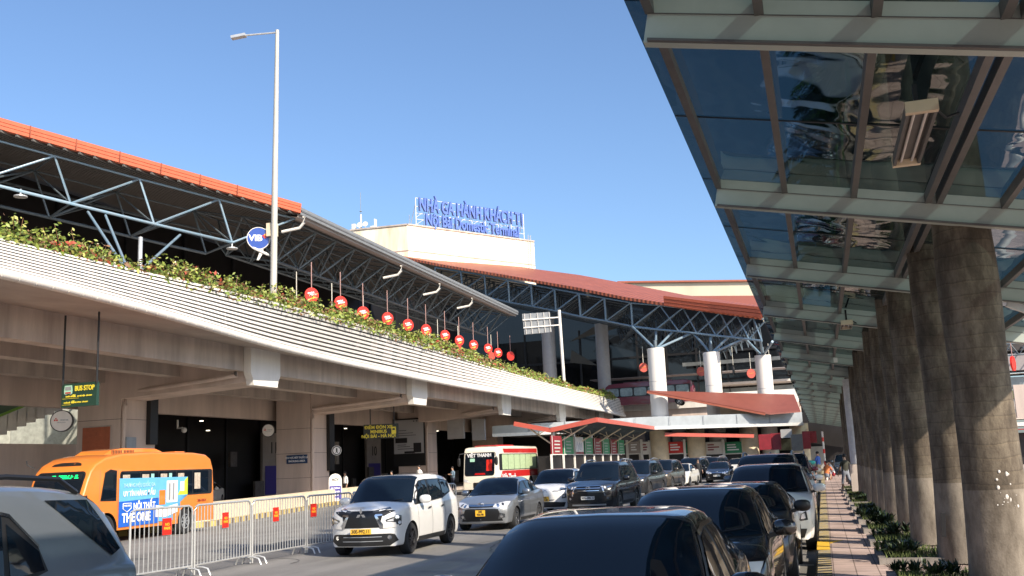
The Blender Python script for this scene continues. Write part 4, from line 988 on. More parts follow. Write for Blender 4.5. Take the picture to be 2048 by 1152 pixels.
def car_body(sp, mats, parent):
    G, ns, nr = shell(sp); W = sp['W']/2
    b = MB(); full = [[(-x, y, z) for x, y, z in r[::-1]]+list(r[1:]) for r in [list(g) for g in G]]
    # each full ring runs from roof centre (left) down under and up to the roof centre (right)
    c0, r0 = 3*NS, 4*NS; rrs, t0 = 6*NS, 7*NS; j5, j6 = 5*NR, 6*NR
    o = len(b.v)
    for g in full:
        for p in g: b.v.append(p)
    w_ = len(full[0])
    for i in range(ns-1):
        for j in range(w_-1):
            jr = (nr-1)-1-j if j < nr-1 else j-(nr-1)       # ring index of this strip counted from below
            ws = (c0 <= i < r0 and jr >= j6); rw = (rrs <= i < t0 and jr >= j6)
            b.face((o+i*w_+j, o+i*w_+j+1, o+(i+1)*w_+j+1, o+(i+1)*w_+j), 1 if (ws or rw) else (2 if jr < NR else 0))
    def cap(i, sgn, bl):
        g = G[i]; k1, k5 = NR, 5*NR
        right = [g[j] for j in range(k1, k5+1)]; left = [(-x, y, z) for x, y, z in right]
        tr = [g[j] for j in range(k5, nr)]; topc = [(-x, y, z) for x, y, z in tr]+tr[::-1][1:]
        br = [g[j] for j in range(0, k1+1)]; n = len(topc)
        bot = []
        for k in range(n):
            t = abs(2*k/(n-1)-1)*(len(br)-1); a = min(int(t), len(br)-2); f = t-a
            p = [br[a][q]+(br[a+1][q]-br[a][q])*f for q in range(3)]; p[0] *= (-1 if 2*k < n-1 else 1); bot.append(tuple(p))
        rows = coons(left, topc, right, bot, bl); o2 = len(b.v)
        for r in rows: b.v += r
        for a in range(len(rows)-1):
            for c in range(n-1): b.face((o2+a*n+c, o2+a*n+c+1, o2+(a+1)*n+c+1, o2+(a+1)*n+c), 0)
    fb = sp.get('fb', .10)
    cap(0, 1, lambda u, v: fb*(1-(2*u-1)**4)*math.sin(math.pi*min(1, v*1.05))**.8*(1.0) if v < .96 else 0)
    cap(ns-1, -1, lambda u, v: -.08*(1-(2*u-1)**4)*math.sin(math.pi*v)**.7)
    me = bpy.data.meshes.new('body'); me.from_pydata(b.v, [], b.f)
    bm = bmesh.new(); bm.from_mesh(me)
    for f, mi in zip(bm.faces, b.m): f.material_index = mi
    bmesh.ops.remove_doubles(bm, verts=bm.verts, dist=.0008); bmesh.ops.recalc_face_normals(bm, faces=bm.faces); bm.to_mesh(me); bm.free()
    for m in mats: me.materials.append(m)
    me.materials.append(m_black)
    ob = bpy.data.objects.new('body', me); COL.objects.link(ob)
    # wheel openings
    cut = MB(); wr_ = sp['wheel']+.045
    for y in (sp['fa'], sp['ra']):
        for s in (-1, 1): cut.lathe((s*(W-.16), y, sp['wheel']), (s, 0, 0), [(.001, -.14), (wr_, -.14), (wr_, .5), (.001, .5)], 26, 0)
    cme = bpy.data.meshes.new('cut'); cme.from_pydata(cut.v, [], cut.f)
    bm = bmesh.new(); bm.from_mesh(cme); bmesh.ops.remove_doubles(bm, verts=bm.verts, dist=.003); bmesh.ops.recalc_face_normals(bm, faces=bm.faces); bm.to_mesh(cme); bm.free()
    cme.materials.append(m_black); co = bpy.data.objects.new('cut', cme); COL.objects.link(co)
    md = ob.modifiers.new('b', 'BOOLEAN'); md.object = co; md.operation = 'DIFFERENCE'; md.solver = 'EXACT'; md.material_mode = 'TRANSFER'
    bpy.context.view_layer.update()
    me2 = bpy.data.meshes.new_from_object(ob.evaluated_get(bpy.context.evaluated_depsgraph_get()))
    bpy.data.objects.remove(ob); bpy.data.objects.remove(co)
    bm = bmesh.new(); bm.from_mesh(me2)
    for f in bm.faces: f.smooth = True
    for e in bm.edges:
        if len(e.link_faces) == 2 and e.calc_face_angle(0) > rad(32): e.smooth = False
    bm.to_mesh(me2); tree = BVHTree.FromBMesh(bm); bm.free(); me2.name = 'body'
    return link('body', me2, parent), tree, G
def patch(tree, poly, az, mat, name, parent, off=.005, sides=(1,), el=0, step=.09, rim=True):
    """lay a flat outline onto the body. az = direction the outline faces in degrees (0 front, 90 right side, 180 back); poly = (sideways, height)"""
    res = None
    mb = MB(); y0 = PATCH_Y[0] if 0 < abs(az) < 80 else (PATCH_Y[1] if 100 < az < 179 else 0)
    if 20 <= az < 80: poly = [(x+.25, z) for x, z in poly]
    elif az == 12: poly = [(x+.06, z) for x, z in poly]
    a = rad(az); fwd = Vector((math.sin(a), math.cos(a), 0)); sx = Vector((math.cos(a), -math.sin(a), 0))
    bm = bmesh.new(); vs = [bm.verts.new((p[0], p[1], 0)) for p in poly]
    f = bm.faces.new(vs); bmesh.ops.triangulate(bm, faces=[f])
    for _ in range(5):
        es = [e for e in bm.edges if e.calc_length() > step]
        if not es: break
        bmesh.ops.subdivide_edges(bm, edges=es, cuts=1); bmesh.ops.triangulate(bm, faces=bm.faces)
    bm.verts.index_update(); pts = []; bad = set()
    for v in bm.verts:
        o = fwd*6+sx*v.co.x+Vector((0, y0, v.co.y)); loc, nor, _, _ = tree.ray_cast(o, -fwd)
        if loc is None or (loc-o).length > 7.5: bad.add(v.index); pts.append(o)
        else:
            if nor.dot(fwd) < 0: nor = -nor
            pts.append(loc+(nor*.5+fwd*.5)*off)
    faces = [[v.index for v in f.verts] for f in bm.faces if not any(v.index in bad for v in f.verts)]
    bm.free()
    for s in sides:
        q = [Vector((p.x*s, p.y, p.z)) for p in pts]; m2 = MB(); m2.add(q, faces)
        # make every face look outwards
        for k, f in enumerate(m2.f):
            p0, p1, p2 = (Vector(m2.v[i]) for i in f[:3]); n_ = (p1-p0).cross(p2-p0)
            if n_.dot(Vector((fwd.x*s, fwd.y, 0))) < 0: m2.f[k] = tuple(reversed(f))
        ob = m2.build(name, mat, parent, recalc=False)
        for pl in ob.data.polygons: pl.use_smooth = True
    return ob
def glassgrid(G, i0, i1, j0, j1, off, mat, name, parent):
    "glass laid over a range of shell stations and rings, mirrored across the centre"
    n = len(G[0]); cen = []
    b = MB(); rows = []
    def P(i, j):
        i = max(0, min(len(G)-1.001, i)); j = max(0, min(n-1.0, j)); a, c = int(i), min(int(j), n-2); f, g = i-a, j-c
        q = [0, 0, 0]
        for k in range(3): q[k] = (G[a][c][k]*(1-f)+G[a+1][c][k]*f)*(1-g)+(G[a][c+1][k]*(1-f)+G[a+1][c+1][k]*f)*g
        return Vector(q)
    ni, nj = 10, 8
    for a in range(ni+1):
        i = lerp(i0, i1, a/ni); row = []
        for c in range(nj+1): row.append(P(i, lerp(j0, j1, c/nj)))
        rows.append([Vector((-p.x, p.y, p.z)) for p in row]+row[::-1][1:])
    # offset along normals
    out = []
    for a in range(len(rows)):
        rr_ = []
        for c in range(len(rows[0])):
            du = rows[min(a+1, ni)][c]-rows[max(a-1, 0)][c]; dv = rows[a][min(c+1, len(rows[0])-1)]-rows[a][max(c-1, 0)]
            nn = du.cross(dv); nn = nn.normalized() if nn.length > 1e-9 else Vector((0, 0, 1)); nn = nn if nn.z > 0 else -nn
            rr_.append(rows[a][c]+nn*off)
        out.append(rr_)
    b.loft(out); return b.build(name, mat, parent, True, 60)
def wheel(parent, x, y, r, rimmat, s, spokes=5, wdt=.21, rr_=.66):
    t = MB(); t.lathe((x, y, r), (s, 0, 0), [(r*rr_, -wdt/2), (r*.93, -wdt/2), (r, -wdt/2+.03), (r, wdt/2-.03), (r*.94, wdt/2), (r*rr_, wdt/2-.005), (r*rr_, -wdt/2)], 30)
    w = t.build('wheel', m_rubber, parent, True, 40)
    b = MB(); R_ = r*rr_; b.lathe((x, y, r), (s, 0, 0), [(R_, wdt/2-.01), (R_*.95, wdt/2-.004), (R_*.9, wdt/2-.03), (R_*.88, .02), (.001, .015)], 30, 1)
    b.lathe((x, y, r), (s, 0, 0), [(R_*.2, .01), (R_*.2, wdt/2-.02), (.001, wdt/2-.012)], 14, 0)
    for k in range(spokes):
        for dd in ((-.13, .13) if spokes <= 5 else (0,)):
            a = 2*math.pi*k/spokes+dd; d = Vector((0, math.cos(a), math.sin(a))); c = Vector((x+s*(wdt/2-.028), y, r))
            b.bar(c+d*R_*.12, c+d*R_*.93, R_*.11 if spokes <= 5 else R_*.12, .03, 0, up=(s, 0, 0))
    b.lathe((x, y, r), (s, 0, 0), [(R_*.99, wdt/2-.02), (R_*.99, wdt/2), (R_*.9, wdt/2), (R_*.9, wdt/2-.02)], 30, 0)
    b.build('rim', [rimmat, m_black], w)
    return w
def plate(parent, y, z, txt, yellow=False, s=1, two=False, w=.47):
    b = MB(); h = .11 if not two else .17; w = w if not two else .29; b.box(-w/2, w/2, min(y, y+s*.012), max(y, y+s*.012), z-h/2, z+h/2); o = b.build('number_plate', m_plY if yellow else m_plate, parent)
    if txt:
        for i, t in enumerate(txt.split('\n')):
            text(t, .105 if not two else .085, m_ink, 'plate_number', o, (0, y+s*.014, z+(0 if not two else (.04-.08*i))), (-s, 0, 0), (0, 0, 1), .002, .003, sx=.9)
    return o
def mirror_obj(parent, sp, mat, y=None, scale=1.0):
    W = sp['W']/2; y = (sp['cowl']-.30) if y is None else y; z = sp['belt']+.07
    for s in (-1, 1):
        b = MB(); b.ell((s*(W+.10), y, z+.02), (.125*scale, .075*scale, .085*scale), 12, 8, 0, .75); o = b.build('door_mirror', mat, parent, True)
        b = MB(); b.bar((s*(W*.93), y, z-.06), (s*(W+.06), y, z-.03), .06, .05); b.build('mirror_arm', m_black, o)
        b = MB(); b.prism([(s*(W+.10)+dx, y-.066, z+.02+dz) for dx, dz in ((-.09, -.055), (.09, -.055), (.1, 0), (.08, .06), (-.09, .06))], (0, -.012, 0)); b.build('mirror_glass', m_chrome, o)
def vehicle(kind, label, loc, rz, pmat, num=None, yellow=False, two=False, group=None, cat='car', detail=2, name=None, tint=None, mirrors=None):
    sp = SPEC[kind]; t = thing(name or sp['name'], label, cat, (0, 0, 0), 0, group); tl = math.pi
    glass = tint or m_glass
    bo, tree, G = car_body(sp, [pmat, m_black, m_black], t)
    L, W, H = sp['L'], sp['W']/2, sp['H']; F, R = L/2, -L/2; PATCH_Y[:] = [F, R]
    glassgrid(G, 3*NS+.25, 4*NS-.30, 6*NR+.10, 8*NR, .006, glass, 'windscreen', t)
    glassgrid(G, 6*NS+.30, 7*NS-.55, 6*NR+.25, 8*NR, .006, glass, 'rear_window', t)
    # side windows
    for (poly, nm) in sp['win']:
        patch(tree, [(-y, z) for y, z in poly], 90, glass, nm, t, .009, (1, -1), step=.14)
    patch(tree, [(-y, z) for y, z in sp['dlo']], 90, m_black, 'window_surround', t, .004, (1, -1), step=.14)
    tp = [q for q in sp['dlo'] if q[1] > sp['belt']+.16]
    if sp.get('trim', kind != 'mpv'): patch(tree, [(-y, z+.012) for y, z in tp]+[(-y, z-.014) for y, z in tp[::-1]], 90, m_chrome if kind in ('sedan', 'bigsuv') else m_black, 'window_trim', t, .014, (1, -1), step=.12)
    for s in (-1, 1):
        for y in (sp['fa'], sp['ra']): wheel(t, s*(W-.125), y, sp['wheel'], sp.get('rim', m_rim), s, sp.get('spokes', 5), .22, sp.get('rr_', .66))
    mirror_obj(t, sp, mirrors or pmat, scale=sp.get('msc', 1))
    # door seams, handles
    for y in sp['seams']:
        patch(tree, [(-y-.006, zz) for zz in (sp['zu_']+.1, sp['belt']-.03)]+[(-y+.006, zz) for zz in (sp['belt']-.03, sp['zu_']+.1)], 90, m_black, 'door_seam', t, .003, (1, -1), step=.1)
    for y in sp['handles']:
        z = sp['belt']-.13; patch(tree, [(-y-.10, z-.015), (-y+.10, z-.005), (-y+.10, z+.03), (-y-.10, z+.02)], 90, sp.get('hmat', pmat), 'door_handle', t, .03, (1, -1), step=.08)
    patch(tree, [(sp['fa']*-1+.42, sp['zu_']), (-sp['ra']-.42, sp['zu_']), (-sp['ra']-.42, sp['zu_']+.10), (sp['fa']*-1+.42, sp['zu_']+.10)], 90, m_black, 'side_skirt', t, .006, (1, -1), step=.2)
    for (nm, az, poly, mat, off, sides) in sp['front']:
        if mat == 'body': mat = pmat
        patch(tree, poly, az, mat, nm, t, off, sides, step=.07)
    for (nm, az, poly, mat, off, sides) in sp.get('rear', REAR): patch(tree, [(x, z) for x, z in poly], az, mat, nm, t, off, sides, step=.1)
    if num is not None:
        loc_, _, _, _ = tree.ray_cast(Vector((0, 6, sp['pz'])), Vector((0, -1, 0))); plate(t, loc_.y+.012, sp['pz'], num, yellow, 1, two)
    if 'emblem' in sp: sp['emblem'](t, tree, sp)
    if sp.get('rails'):
        for s in (-1, 1):
            b = MB(); x = s*sp.get('wr', .76)*W*.93; ya, yb = sp['rf']-.35, sp['rr']+.10
            b.tube([(x, ya, H-.06), (x, ya-.16, H+.03), (x, (ya+yb)/2, H+.055), (x, yb+.2, H+.02), (x, yb-.02, H-.10)], .025, 6); b.build('roof_rail', m_grey if sp['rails'] == 'silver' else m_black, t, True, 60)
    if sp.get('wipers', True):
        for xx in (-.15, .42):
            i0 = 3*NS+.5; b = MB(); p = Vector((xx, sp['cowl']+.13, sp['belt']+.06)); q = p+Vector((-.42, -.06, .055)); b.tube([p, q], .009, 4); b.build('wiper', m_black, t)
    t.location = loc; t.rotation_euler = (0, 0, rz)
    return t, tree, sp
def logo_ring(t, tree, sp, rx=.075, rz=.052, z=None, triple=False):
    z = z or sp['ez']; loc_, _, _, _ = tree.ray_cast(Vector((0, 6, z)), Vector((0, -1, 0))); b = MB(); y = loc_.y+.012
    for (a, c, dz) in (((rx, rz, 0), (rx*.45, rz*.98, 0), (rx*.62, rz*.42, rz*.45)) if triple else ((rx, rz, 0),)):
        b.tube([(a*math.cos(k*math.pi/10), y, z+dz+c*math.sin(k*math.pi/10)) for k in range(21)], .0075, 5)
    b.build('emblem', m_chrome, t, True, 60)
def logo_toyota(t, tree, sp): logo_ring(t, tree, sp, .085, .058, None, True)
def logo_diamond(t, tree, sp):
    z = sp['ez']; loc_, _, _, _ = tree.ray_cast(Vector((0, 6, z)), Vector((0, -1, 0))); b = MB(); y = loc_.y+.012; s = .062
    for a in (90, 210, 330):
        d = Vector((math.cos(rad(a)), 0, math.sin(rad(a)))); e = Vector((-d.z, 0, d.x)); c = Vector((0, y, z)); b.prism([c+d*.004, c+d*s+e*s*.55, c+d*2*s, c+d*s-e*s*.55], (0, .01, 0))
    b.build('emblem', m_chrome, t)
def sym(p): return p+[(-x, z) for x, z in p[::-1]]
def bulb(x, z, r=.045): return [(x+r*math.cos(k*math.pi/5), z+r*math.sin(k*math.pi/5)) for k in range(10)]
REAR = [('tail_light', 180-25, [(-.85, .95), (-.55, .93), (-.55, .78), (-.85, .75)], m_redl, .006, (1, -1))]
SPEC = {}
m_grille = M('black_grille', (.01, .01, .011), .35); m_lensw = M('clear_lens', (.75, .76, .78), .08, .3, coat=1)
sd_win = [([(.88, .985), (-.02, 1.00), (.02, 1.335), (.30, 1.30)], 'side_window'), ([(-.10, 1.0), (-.98, 1.03), (-.98, 1.325), (-.10, 1.345)], 'side_window'), ([(-1.05, 1.035), (-1.42, 1.07), (-1.10, 1.29), (-1.05, 1.30)], 'side_window')]
SPEC['sedan'] = dict(name='sedan', L=4.42, W=1.73, H=1.475, zu=.20, zu_=.2, belt=.95, hood=.95, nose=.74, cowl=.98, rf=.22, rr=-1.0, drop=.07, tail=(-1.62, 1.06), decklid=1.04, wr=.70, zm=.60,
    wheel=.305, fa=1.38, ra=-1.17, win=sd_win, dlo=[(.97, .965), (-.02, .975), (-1.46, 1.045), (-1.08, 1.32), (-.5, 1.365), (.05, 1.36), (.33, 1.325)],
    seams=(.92, -.06, -1.02), handles=(.12, -.82), pz=.50, ez=.735,
    front=[('lower_grille', 0, sym([(.62, .27), (.50, .60), (.40, .62)]), m_grille, .004, (1,)), ('grille_bar', 0, sym([(.58, .71), (.30, .69), (.0, .685), ]) [:3]+[(-.30, .69), (-.58, .71), (-.55, .755), (0, .74), (.55, .755)], m_chrome, .008, (1,)),
           ('upper_grille', 0, sym([(.50, .655), (.52, .70)]), m_grille, .005, (1,)),
           ('headlight', 28, [(.10, .66), (.30, .63), (.55, .70), (.66, .80), (.50, .80), (.16, .74)], m_lensw, .010, (1, -1)), ('headlight_reflector', 28, bulb(.25, .695, .045), m_chrome, .016, (1, -1)), ('headlight_reflector', 28, bulb(.40, .73, .04), m_lampd, .016, (1, -1)),
           ('fog_light', 10, bulb(.60, .40, .045), m_chrome, .012, (1, -1)), ('bumper_lip', 0, sym([(.68, .235), (.68, .27)]), 'body', .02, (1,)), ('fog_surround', 10, [(.50, .32), (.70, .36), (.70, .46), (.56, .50)], m_lampd, .006, (1, -1))],
    emblem=logo_toyota)
SPEC['mpv'] = dict(name='mpv_car', L=4.48, W=1.75, H=1.72, zu=.22, zu_=.24, belt=1.06, hood=1.12, nose=.98, cowl=1.10, rf=.42, rr=-1.55, drop=.06, tail=(-2.00, 1.16), decklid=.95, wr=.76, zm=.66, fb=.09,
    wheel=.335, fa=1.40, ra=-1.375, rim=m_rimb, spokes=8, rise=.07, rr_=.68,
    win=[([(1.20, 1.05), (.98, 1.06), (.93, 1.30)], 'quarter_window'), ([(.90, 1.07), (.06, 1.10), (.08, 1.56), (.50, 1.54), (.62, 1.46)], 'side_window'), ([(-.02, 1.10), (-.88, 1.14), (-.90, 1.555), (-.02, 1.565)], 'side_window'), ([(-.98, 1.18), (-1.55, 1.26), (-1.62, 1.50), (-.98, 1.545)], 'side_window')],
    dlo=[(1.24, 1.03), (.06, 1.07), (-.90, 1.11), (-1.62, 1.24), (-1.70, 1.52), (-.9, 1.58), (.1, 1.585), (.50, 1.56), (.95, 1.34)],
    seams=(.98, .02, -.95), handles=(.22, -.72), pz=.545, ez=.905, hmat=m_black, msc=1.1,
    front=[('upper_bar', 0, sym([(.50, .86), (.70, .96), (.60, .975)]), m_grille, .006, (1,)), ('grille', 0, sym([(.46, .62), (.40, .66), (.46, .86)]), m_grille, .008, (1,)),
           ('running_light', 30, [(.02, .93), (.42, 1.0), (.40, 1.035), (.0, .97)], m_lampd, .009, (1, -1)), ('running_light_strip', 30, [(.14, .955), (.28, .98), (.28, .995), (.14, .975)], m_lensw, .014, (1, -1)),
           ('chrome_blade', 12, [(.36, .60), (.42, .60), (.43, .68), (.30, .86), (.42, .87), (.40, .90), (.26, .90), (.24, .87)], m_chrome, .018, (1, -1)), ('chrome_foot', 12, [(.40, .60), (.80, .62), (.80, .66), (.55, .68), (.44, .66)], m_white, .016, (1, -1)),
           ('headlight', 22, [(.28, .78), (.55, .86), (.62, .86), (.62, .66), (.54, .62), (.50, .72), (.30, .74)], m_lampd, .012, (1, -1)), ('headlight_reflector', 22, bulb(.53, .82, .04), m_chrome, .018, (1, -1)), ('headlight_reflector', 22, [(.31, .76), (.45, .80), (.45, .74), (.32, .745)], m_lensw, .018, (1, -1)), ('headlight_reflector', 22, bulb(.58, .71, .035), m_lensw, .018, (1, -1)),
           ('lower_bumper', 0, sym([(.60, .24), (.76, .34), (.70, .47), (.62, .49)]), m_black, .012, (1,)), ('fog_light', 0, bulb(.60, .41, .045), m_chrome, .018, (1, -1)), ('lower_bar', 0, sym([(.46, .33), (.46, .345)]), m_grey, .018, (1,)), ('lower_bar', 0, sym([(.44, .42), (.44, .435)]), m_grey, .018, (1,))],
    emblem=logo_diamond)
def suv_win(o=0, k=1): return [([(.98, 1.12), (.06, 1.14), (.08, 1.62), (.42, 1.61), (.60, 1.50)], 'side_window'), ([(-.02, 1.14), (-.86, 1.16), (-.90, 1.61), (-.02, 1.625)], 'side_window'), ([(-.96, 1.17), (-1.62, 1.22), (-1.45, 1.55), (-.98, 1.60)], 'side_window')]
SPEC['suv'] = dict(name='suv', L=4.80, W=1.855, H=1.83, zu=.28, zu_=.34, belt=1.12, hood=1.16, nose=.98, cowl=1.08, rf=.36, rr=-1.75, drop=.06, tail=(-2.10, 1.22), decklid=1.08, wr=.75, zm=.75,
    wheel=.385, fa=1.45, ra=-1.30, spokes=6, rise=.06, win=suv_win(), dlo=[(1.06, 1.10), (.06, 1.12), (-1.70, 1.20), (-1.50, 1.60), (-.9, 1.635), (.1, 1.645), (.45, 1.63), (.72, 1.48)],
    seams=(1.02, .02, -.92), handles=(.18, -.72), pz=.60, ez=.93, rails='silver', hmat=m_chrome,
    front=[('grille', 0, sym([(.34, .80), (.50, .98), (.30, 1.0)]), m_grille, .006, (1,)), ('grille_bar', 0, sym([(.44, .985), (.44, 1.01)]), m_chrome, .014, (1,)), ('grille_bar', 0, sym([(.42, .91), (.43, .94)]), m_chrome, .014, (1,)), ('grille_bar', 0, sym([(.38, .83), (.40, .855)]), m_chrome, .014, (1,)),
           ('chrome_blade', 0, [(.56, .66), (.61, .66), (.55, .86), (.50, .98), (.46, .98), (.51, .84)], m_chrome, .016, (1, -1)),
           ('headlight', 26, [(.16, .90), (.36, .87), (.58, .93), (.66, 1.02), (.5, 1.03), (.18, .99)], m_lampd, .012, (1, -1)), ('headlight_reflector', 26, bulb(.34, .94, .04), m_lensw, .018, (1, -1)), ('headlight_reflector', 26, [(.2, .95), (.28, .93), (.28, .98), (.2, .985)], m_lensw, .018, (1, -1)), ('headlight_reflector', 26, [(.42, .92), (.60, .975), (.6, 1.0), (.42, .97)], m_chrome, .018, (1, -1)),
           ('lower_grille', 0, sym([(.62, .44), (.50, .76), (.44, .78)]), m_grille, .006, (1,)), ('fog_light', 8, bulb(.68, .58, .045), m_chrome, .014, (1, -1)), ('bumper_lip', 0, sym([(.60, .34), (.60, .39)]), m_grey, .014, (1,)), ('fog_surround', 8, [(.60, .48), (.80, .52), (.78, .70), (.64, .66)], m_black, .006, (1, -1))],
    emblem=logo_toyota)
SPEC['crossover'] = dict(name='crossover_car', L=4.40, W=1.80, H=1.62, zu=.22, zu_=.28, belt=1.03, hood=1.06, nose=.86, cowl=.98, rf=.25, rr=-1.40, drop=.07, tail=(-1.90, 1.14), decklid=1.02, wr=.73, zm=.68,
    wheel=.345, fa=1.36, ra=-1.28, rise=.08, win=[([(.88, 1.06), (.02, 1.08), (.05, 1.47), (.32, 1.45)], 'side_window'), ([(-.06, 1.08), (-.86, 1.13), (-.88, 1.45), (-.06, 1.475)], 'side_window'), ([(-.94, 1.15), (-1.40, 1.20), (-1.20, 1.40), (-.94, 1.44)], 'side_window')],
    dlo=[(.98, 1.04), (0, 1.06), (-1.48, 1.18), (-1.22, 1.43), (-.8, 1.48), (.1, 1.495), (.36, 1.465)], seams=(.93, -.02, -.9), handles=(.15, -.7), pz=.56, ez=.82, hmat=m_chrome,
    front=[('slim_lamp', 20, [(.02, .80), (.18, .80), (.62, .90), (.62, .92), (.16, .855), (.05, .85)], m_lampd, .010, (1, -1)), ('slim_lamp_strip', 20, [(.05, .815), (.18, .815), (.3, .845), (.3, .86), (.16, .835), (.05, .835)], m_lensw, .016, (1, -1)),
           ('lower_grille', 0, sym([(.66, .26), (.72, .42), (.30, .45)]), m_black, .008, (1,)), ('headlight', 24, [(.34, .56), (.52, .58), (.50, .74), (.38, .70)], m_lampd, .010, (1, -1)), ('headlight_reflector', 24, [(.37, .60), (.47, .61), (.46, .70), (.39, .68)], m_lensw, .016, (1, -1)), ('grille', 0, sym([(.30, .50), (.34, .53)]), m_grille, .010, (1,))],
    emblem=lambda t, tree, sp: logo_ring(t, tree, sp, .06, .04))
SPEC['hatch'] = dict(SPEC['sedan'], name='hatchback', L=4.3, W=1.76, H=1.39, rr=-1.2, tail=(-1.85, 1.08), decklid=1.0, hood=.96, nose=.72, front=[
    ('lower_grille', 0, sym([(.62, .27), (.55, .60), (.40, .68)]), m_grille, .004, (1,)), ('headlight', 28, [(.10, .64), (.30, .63), (.55, .70), (.66, .77), (.50, .78), (.16, .72)], m_lampd, .010, (1, -1)), ('headlight_reflector', 28, bulb(.25, .68, .04), m_lensw, .016, (1, -1)), ('fog_light', 10, bulb(.60, .40, .04), m_chrome, .012, (1, -1))],
    emblem=lambda t, tree, sp: logo_ring(t, tree, sp, .06, .05))
def sticker(t, pts, mat, name, parent=None):
    b = MB(); b.add(pts, [tuple(range(len(pts)))]); return b.build(name, mat, t, recalc=False)
def on_glass(sp, G_or_none, x, f, w_, h_, mat, name, t):
    "small rectangle lying on the windscreen of spec sp; f from 0 (bottom) to 1 (top)"
    y0, z0 = sp['cowl']+.18, sp['belt']+.03; y1, z1 = sp['rf']+.06, sp['H']-.03
    e = Vector((0, y1-y0, z1-z0)).normalized(); nn = Vector((0, e.z, -e.y)); k = 1-abs(x)/(sp['W']*.5)*.06
    p = Vector((x, lerp(y0, y1, f)-.12*(abs(x)/(sp['W']/2))**2, lerp(z0, z1, f)-.05*(abs(x)/(sp['W']/2))**2))+nn*.02
    a = Vector((1, 0, 0)); b = MB(); b.prism([p-a*w_/2, p+a*w_/2, p+a*w_/2+e*h_, p-a*w_/2+e*h_], nn*.004); return b.build(name, mat, t)
m_stk = M('pale_green_sticker', (.35, .60, .45), .5); m_stk2 = M('teal_sticker', (.12, .28, .26), .5)
PI = math.pi
def place(kind, u, v, zc, **k): pass
# ---- left queue
v1, tr1, s1 = vehicle('mpv', 'white people carrier with yellow plate 30E-992.11 leading the queue beside the railings', (-9.72, 22.0, 0), PI+rad(3), p_white, '30E-992.11', True)
on_glass(s1, 0, .62, .86, .14, .07, m_signb, 'windscreen_sticker', v1)
v2, tr2, s2 = vehicle('sedan', 'silver sedan with a square yellow plate right behind the white people carrier', (-9.55, 29.55, 0), PI+rad(1), p_silver, '30E\n930.98', True, True)
on_glass(s2, 0, .60, .84, .10, .08, m_stk2, 'windscreen_sticker', v2)
v3, tr3, s3 = vehicle('crossover', 'white crossover with yellow plate and dark lower bumper behind the silver sedan', (-9.8, 37.6, 0), PI, p_white, '30E\n612.80', True, True)
v4, tr4, s4 = vehicle('crossover', 'white crossover half hidden behind the other white one and the big black suv', (-9.6, 44.3, 0), PI, p_pearl, None)
v5, tr5, s5 = vehicle('suv', 'big black suv with chrome grille bars and white plate in the middle of the road', (-7.75, 36.2, 0), PI-rad(2), p_black, '30G-088.32')
on_glass(s5, 0, .68, .80, .2, .05, m_stk2, 'windscreen_sticker', v5)
v6, tr6, s6 = vehicle('suv', 'dark grey suv directly behind the big black suv', (-8.75, 49.0, 0), PI-rad(4), p_grey, None)
SPEC['minivan'] = dict(SPEC['suv'], name='minivan', L=4.73, W=1.83, H=1.79, rails=None)
v7, tr7, s7 = vehicle('minivan', 'bronze brown minivan with chrome grille and white plate in the far queue', (-9.3, 60.5, 0), PI-rad(5), p_bronze, '29A-618.34')
v8, tr8, s8 = vehicle('suv', 'dark suv with white plate facing the camera right of the bronze minivan', (-9.35, 75.5, 0), PI-rad(8), p_black, '30F-105.62')
v9, tr9, s9 = vehicle('sedan', 'small cream taxi sedan tucked between the bronze minivan and the dark suv', (-9.15, 67.6, 0), PI-rad(5), p_pearl, None)
v10, _, _ = vehicle('suv', 'dark green-black suv with bright window trim behind the walking man in black', (-9.0, 86, 0), PI-rad(16), p_black, None)
v11, _, _ = vehicle('sedan', 'black sedan with chrome grille and white plate right of the walking man in black', (-7.3, 74.5, 0), PI, p_black, '30H-402.17')
v12, _, _ = vehicle('crossover', 'white roofed car far behind the black sedan with the white plate', (-7.4, 93, 0), PI, p_pearl, None)
v13, _, _ = vehicle('crossover', 'pale blue grey car at the far end beside the taxi kiosks', (-6.1, 97, 0), PI, p_silver, None)
vehicle('suv', 'dark suv right of the black sedan with the white plate, far down the middle', (-5.2, 84, 0), PI, p_grey, None)
vehicle('crossover', 'black car at the very end of the middle queue under the hanging posters', (-3.9, 97, 0), PI, p_black, None)
# ---- right row parked along the kerb
r1, trr, rs = vehicle('sedan', 'nearest black sedan with wide dark windscreen at the bottom of the photo', (-1.46, 6.85, 0), PI+rad(.5), p_black, None)
for x in (.50, .385): on_glass(rs, 0, x, .86, .085, .05, m_stk2, 'windscreen_sticker', r1)
r2, _tr2, rs2 = vehicle('sedan', 'black sedan with a roof aerial and pale green dashboard card, second in the kerb row', (-1.42, 11.75, 0), PI, p_black, None)
for x in (.50, .40): on_glass(rs2, 0, x, .86, .08, .05, m_stk2, 'windscreen_sticker', r2)
on_glass(rs2, 0, -.42, .07, .26, .12, m_stk, 'dashboard_card', r2)
b = MB(); p = Vector((.02, .05, 1.465)); b.tube([p, p+Vector((0, -.03, .20))], .006, 5); b.ell(p, (.03, .045, .02)); b.build('aerial', m_black, r2)
patch(_tr2, bulb(.40, .73, .07), 28, m_amber, 'indicator', r2, .02, (1, -1), step=.07)
r3, _, _ = vehicle('hatch', 'dark grey hatchback third in the kerb row, partly hidden by the sedan with the aerial', (-1.34, 16.3, 0), PI, p_grey, None, mirrors=m_black)
r4, _, rs4 = vehicle('crossover', 'white crossover with a big door mirror, fourth in the kerb row', (-1.12, 21.6, 0), PI, p_white, None)
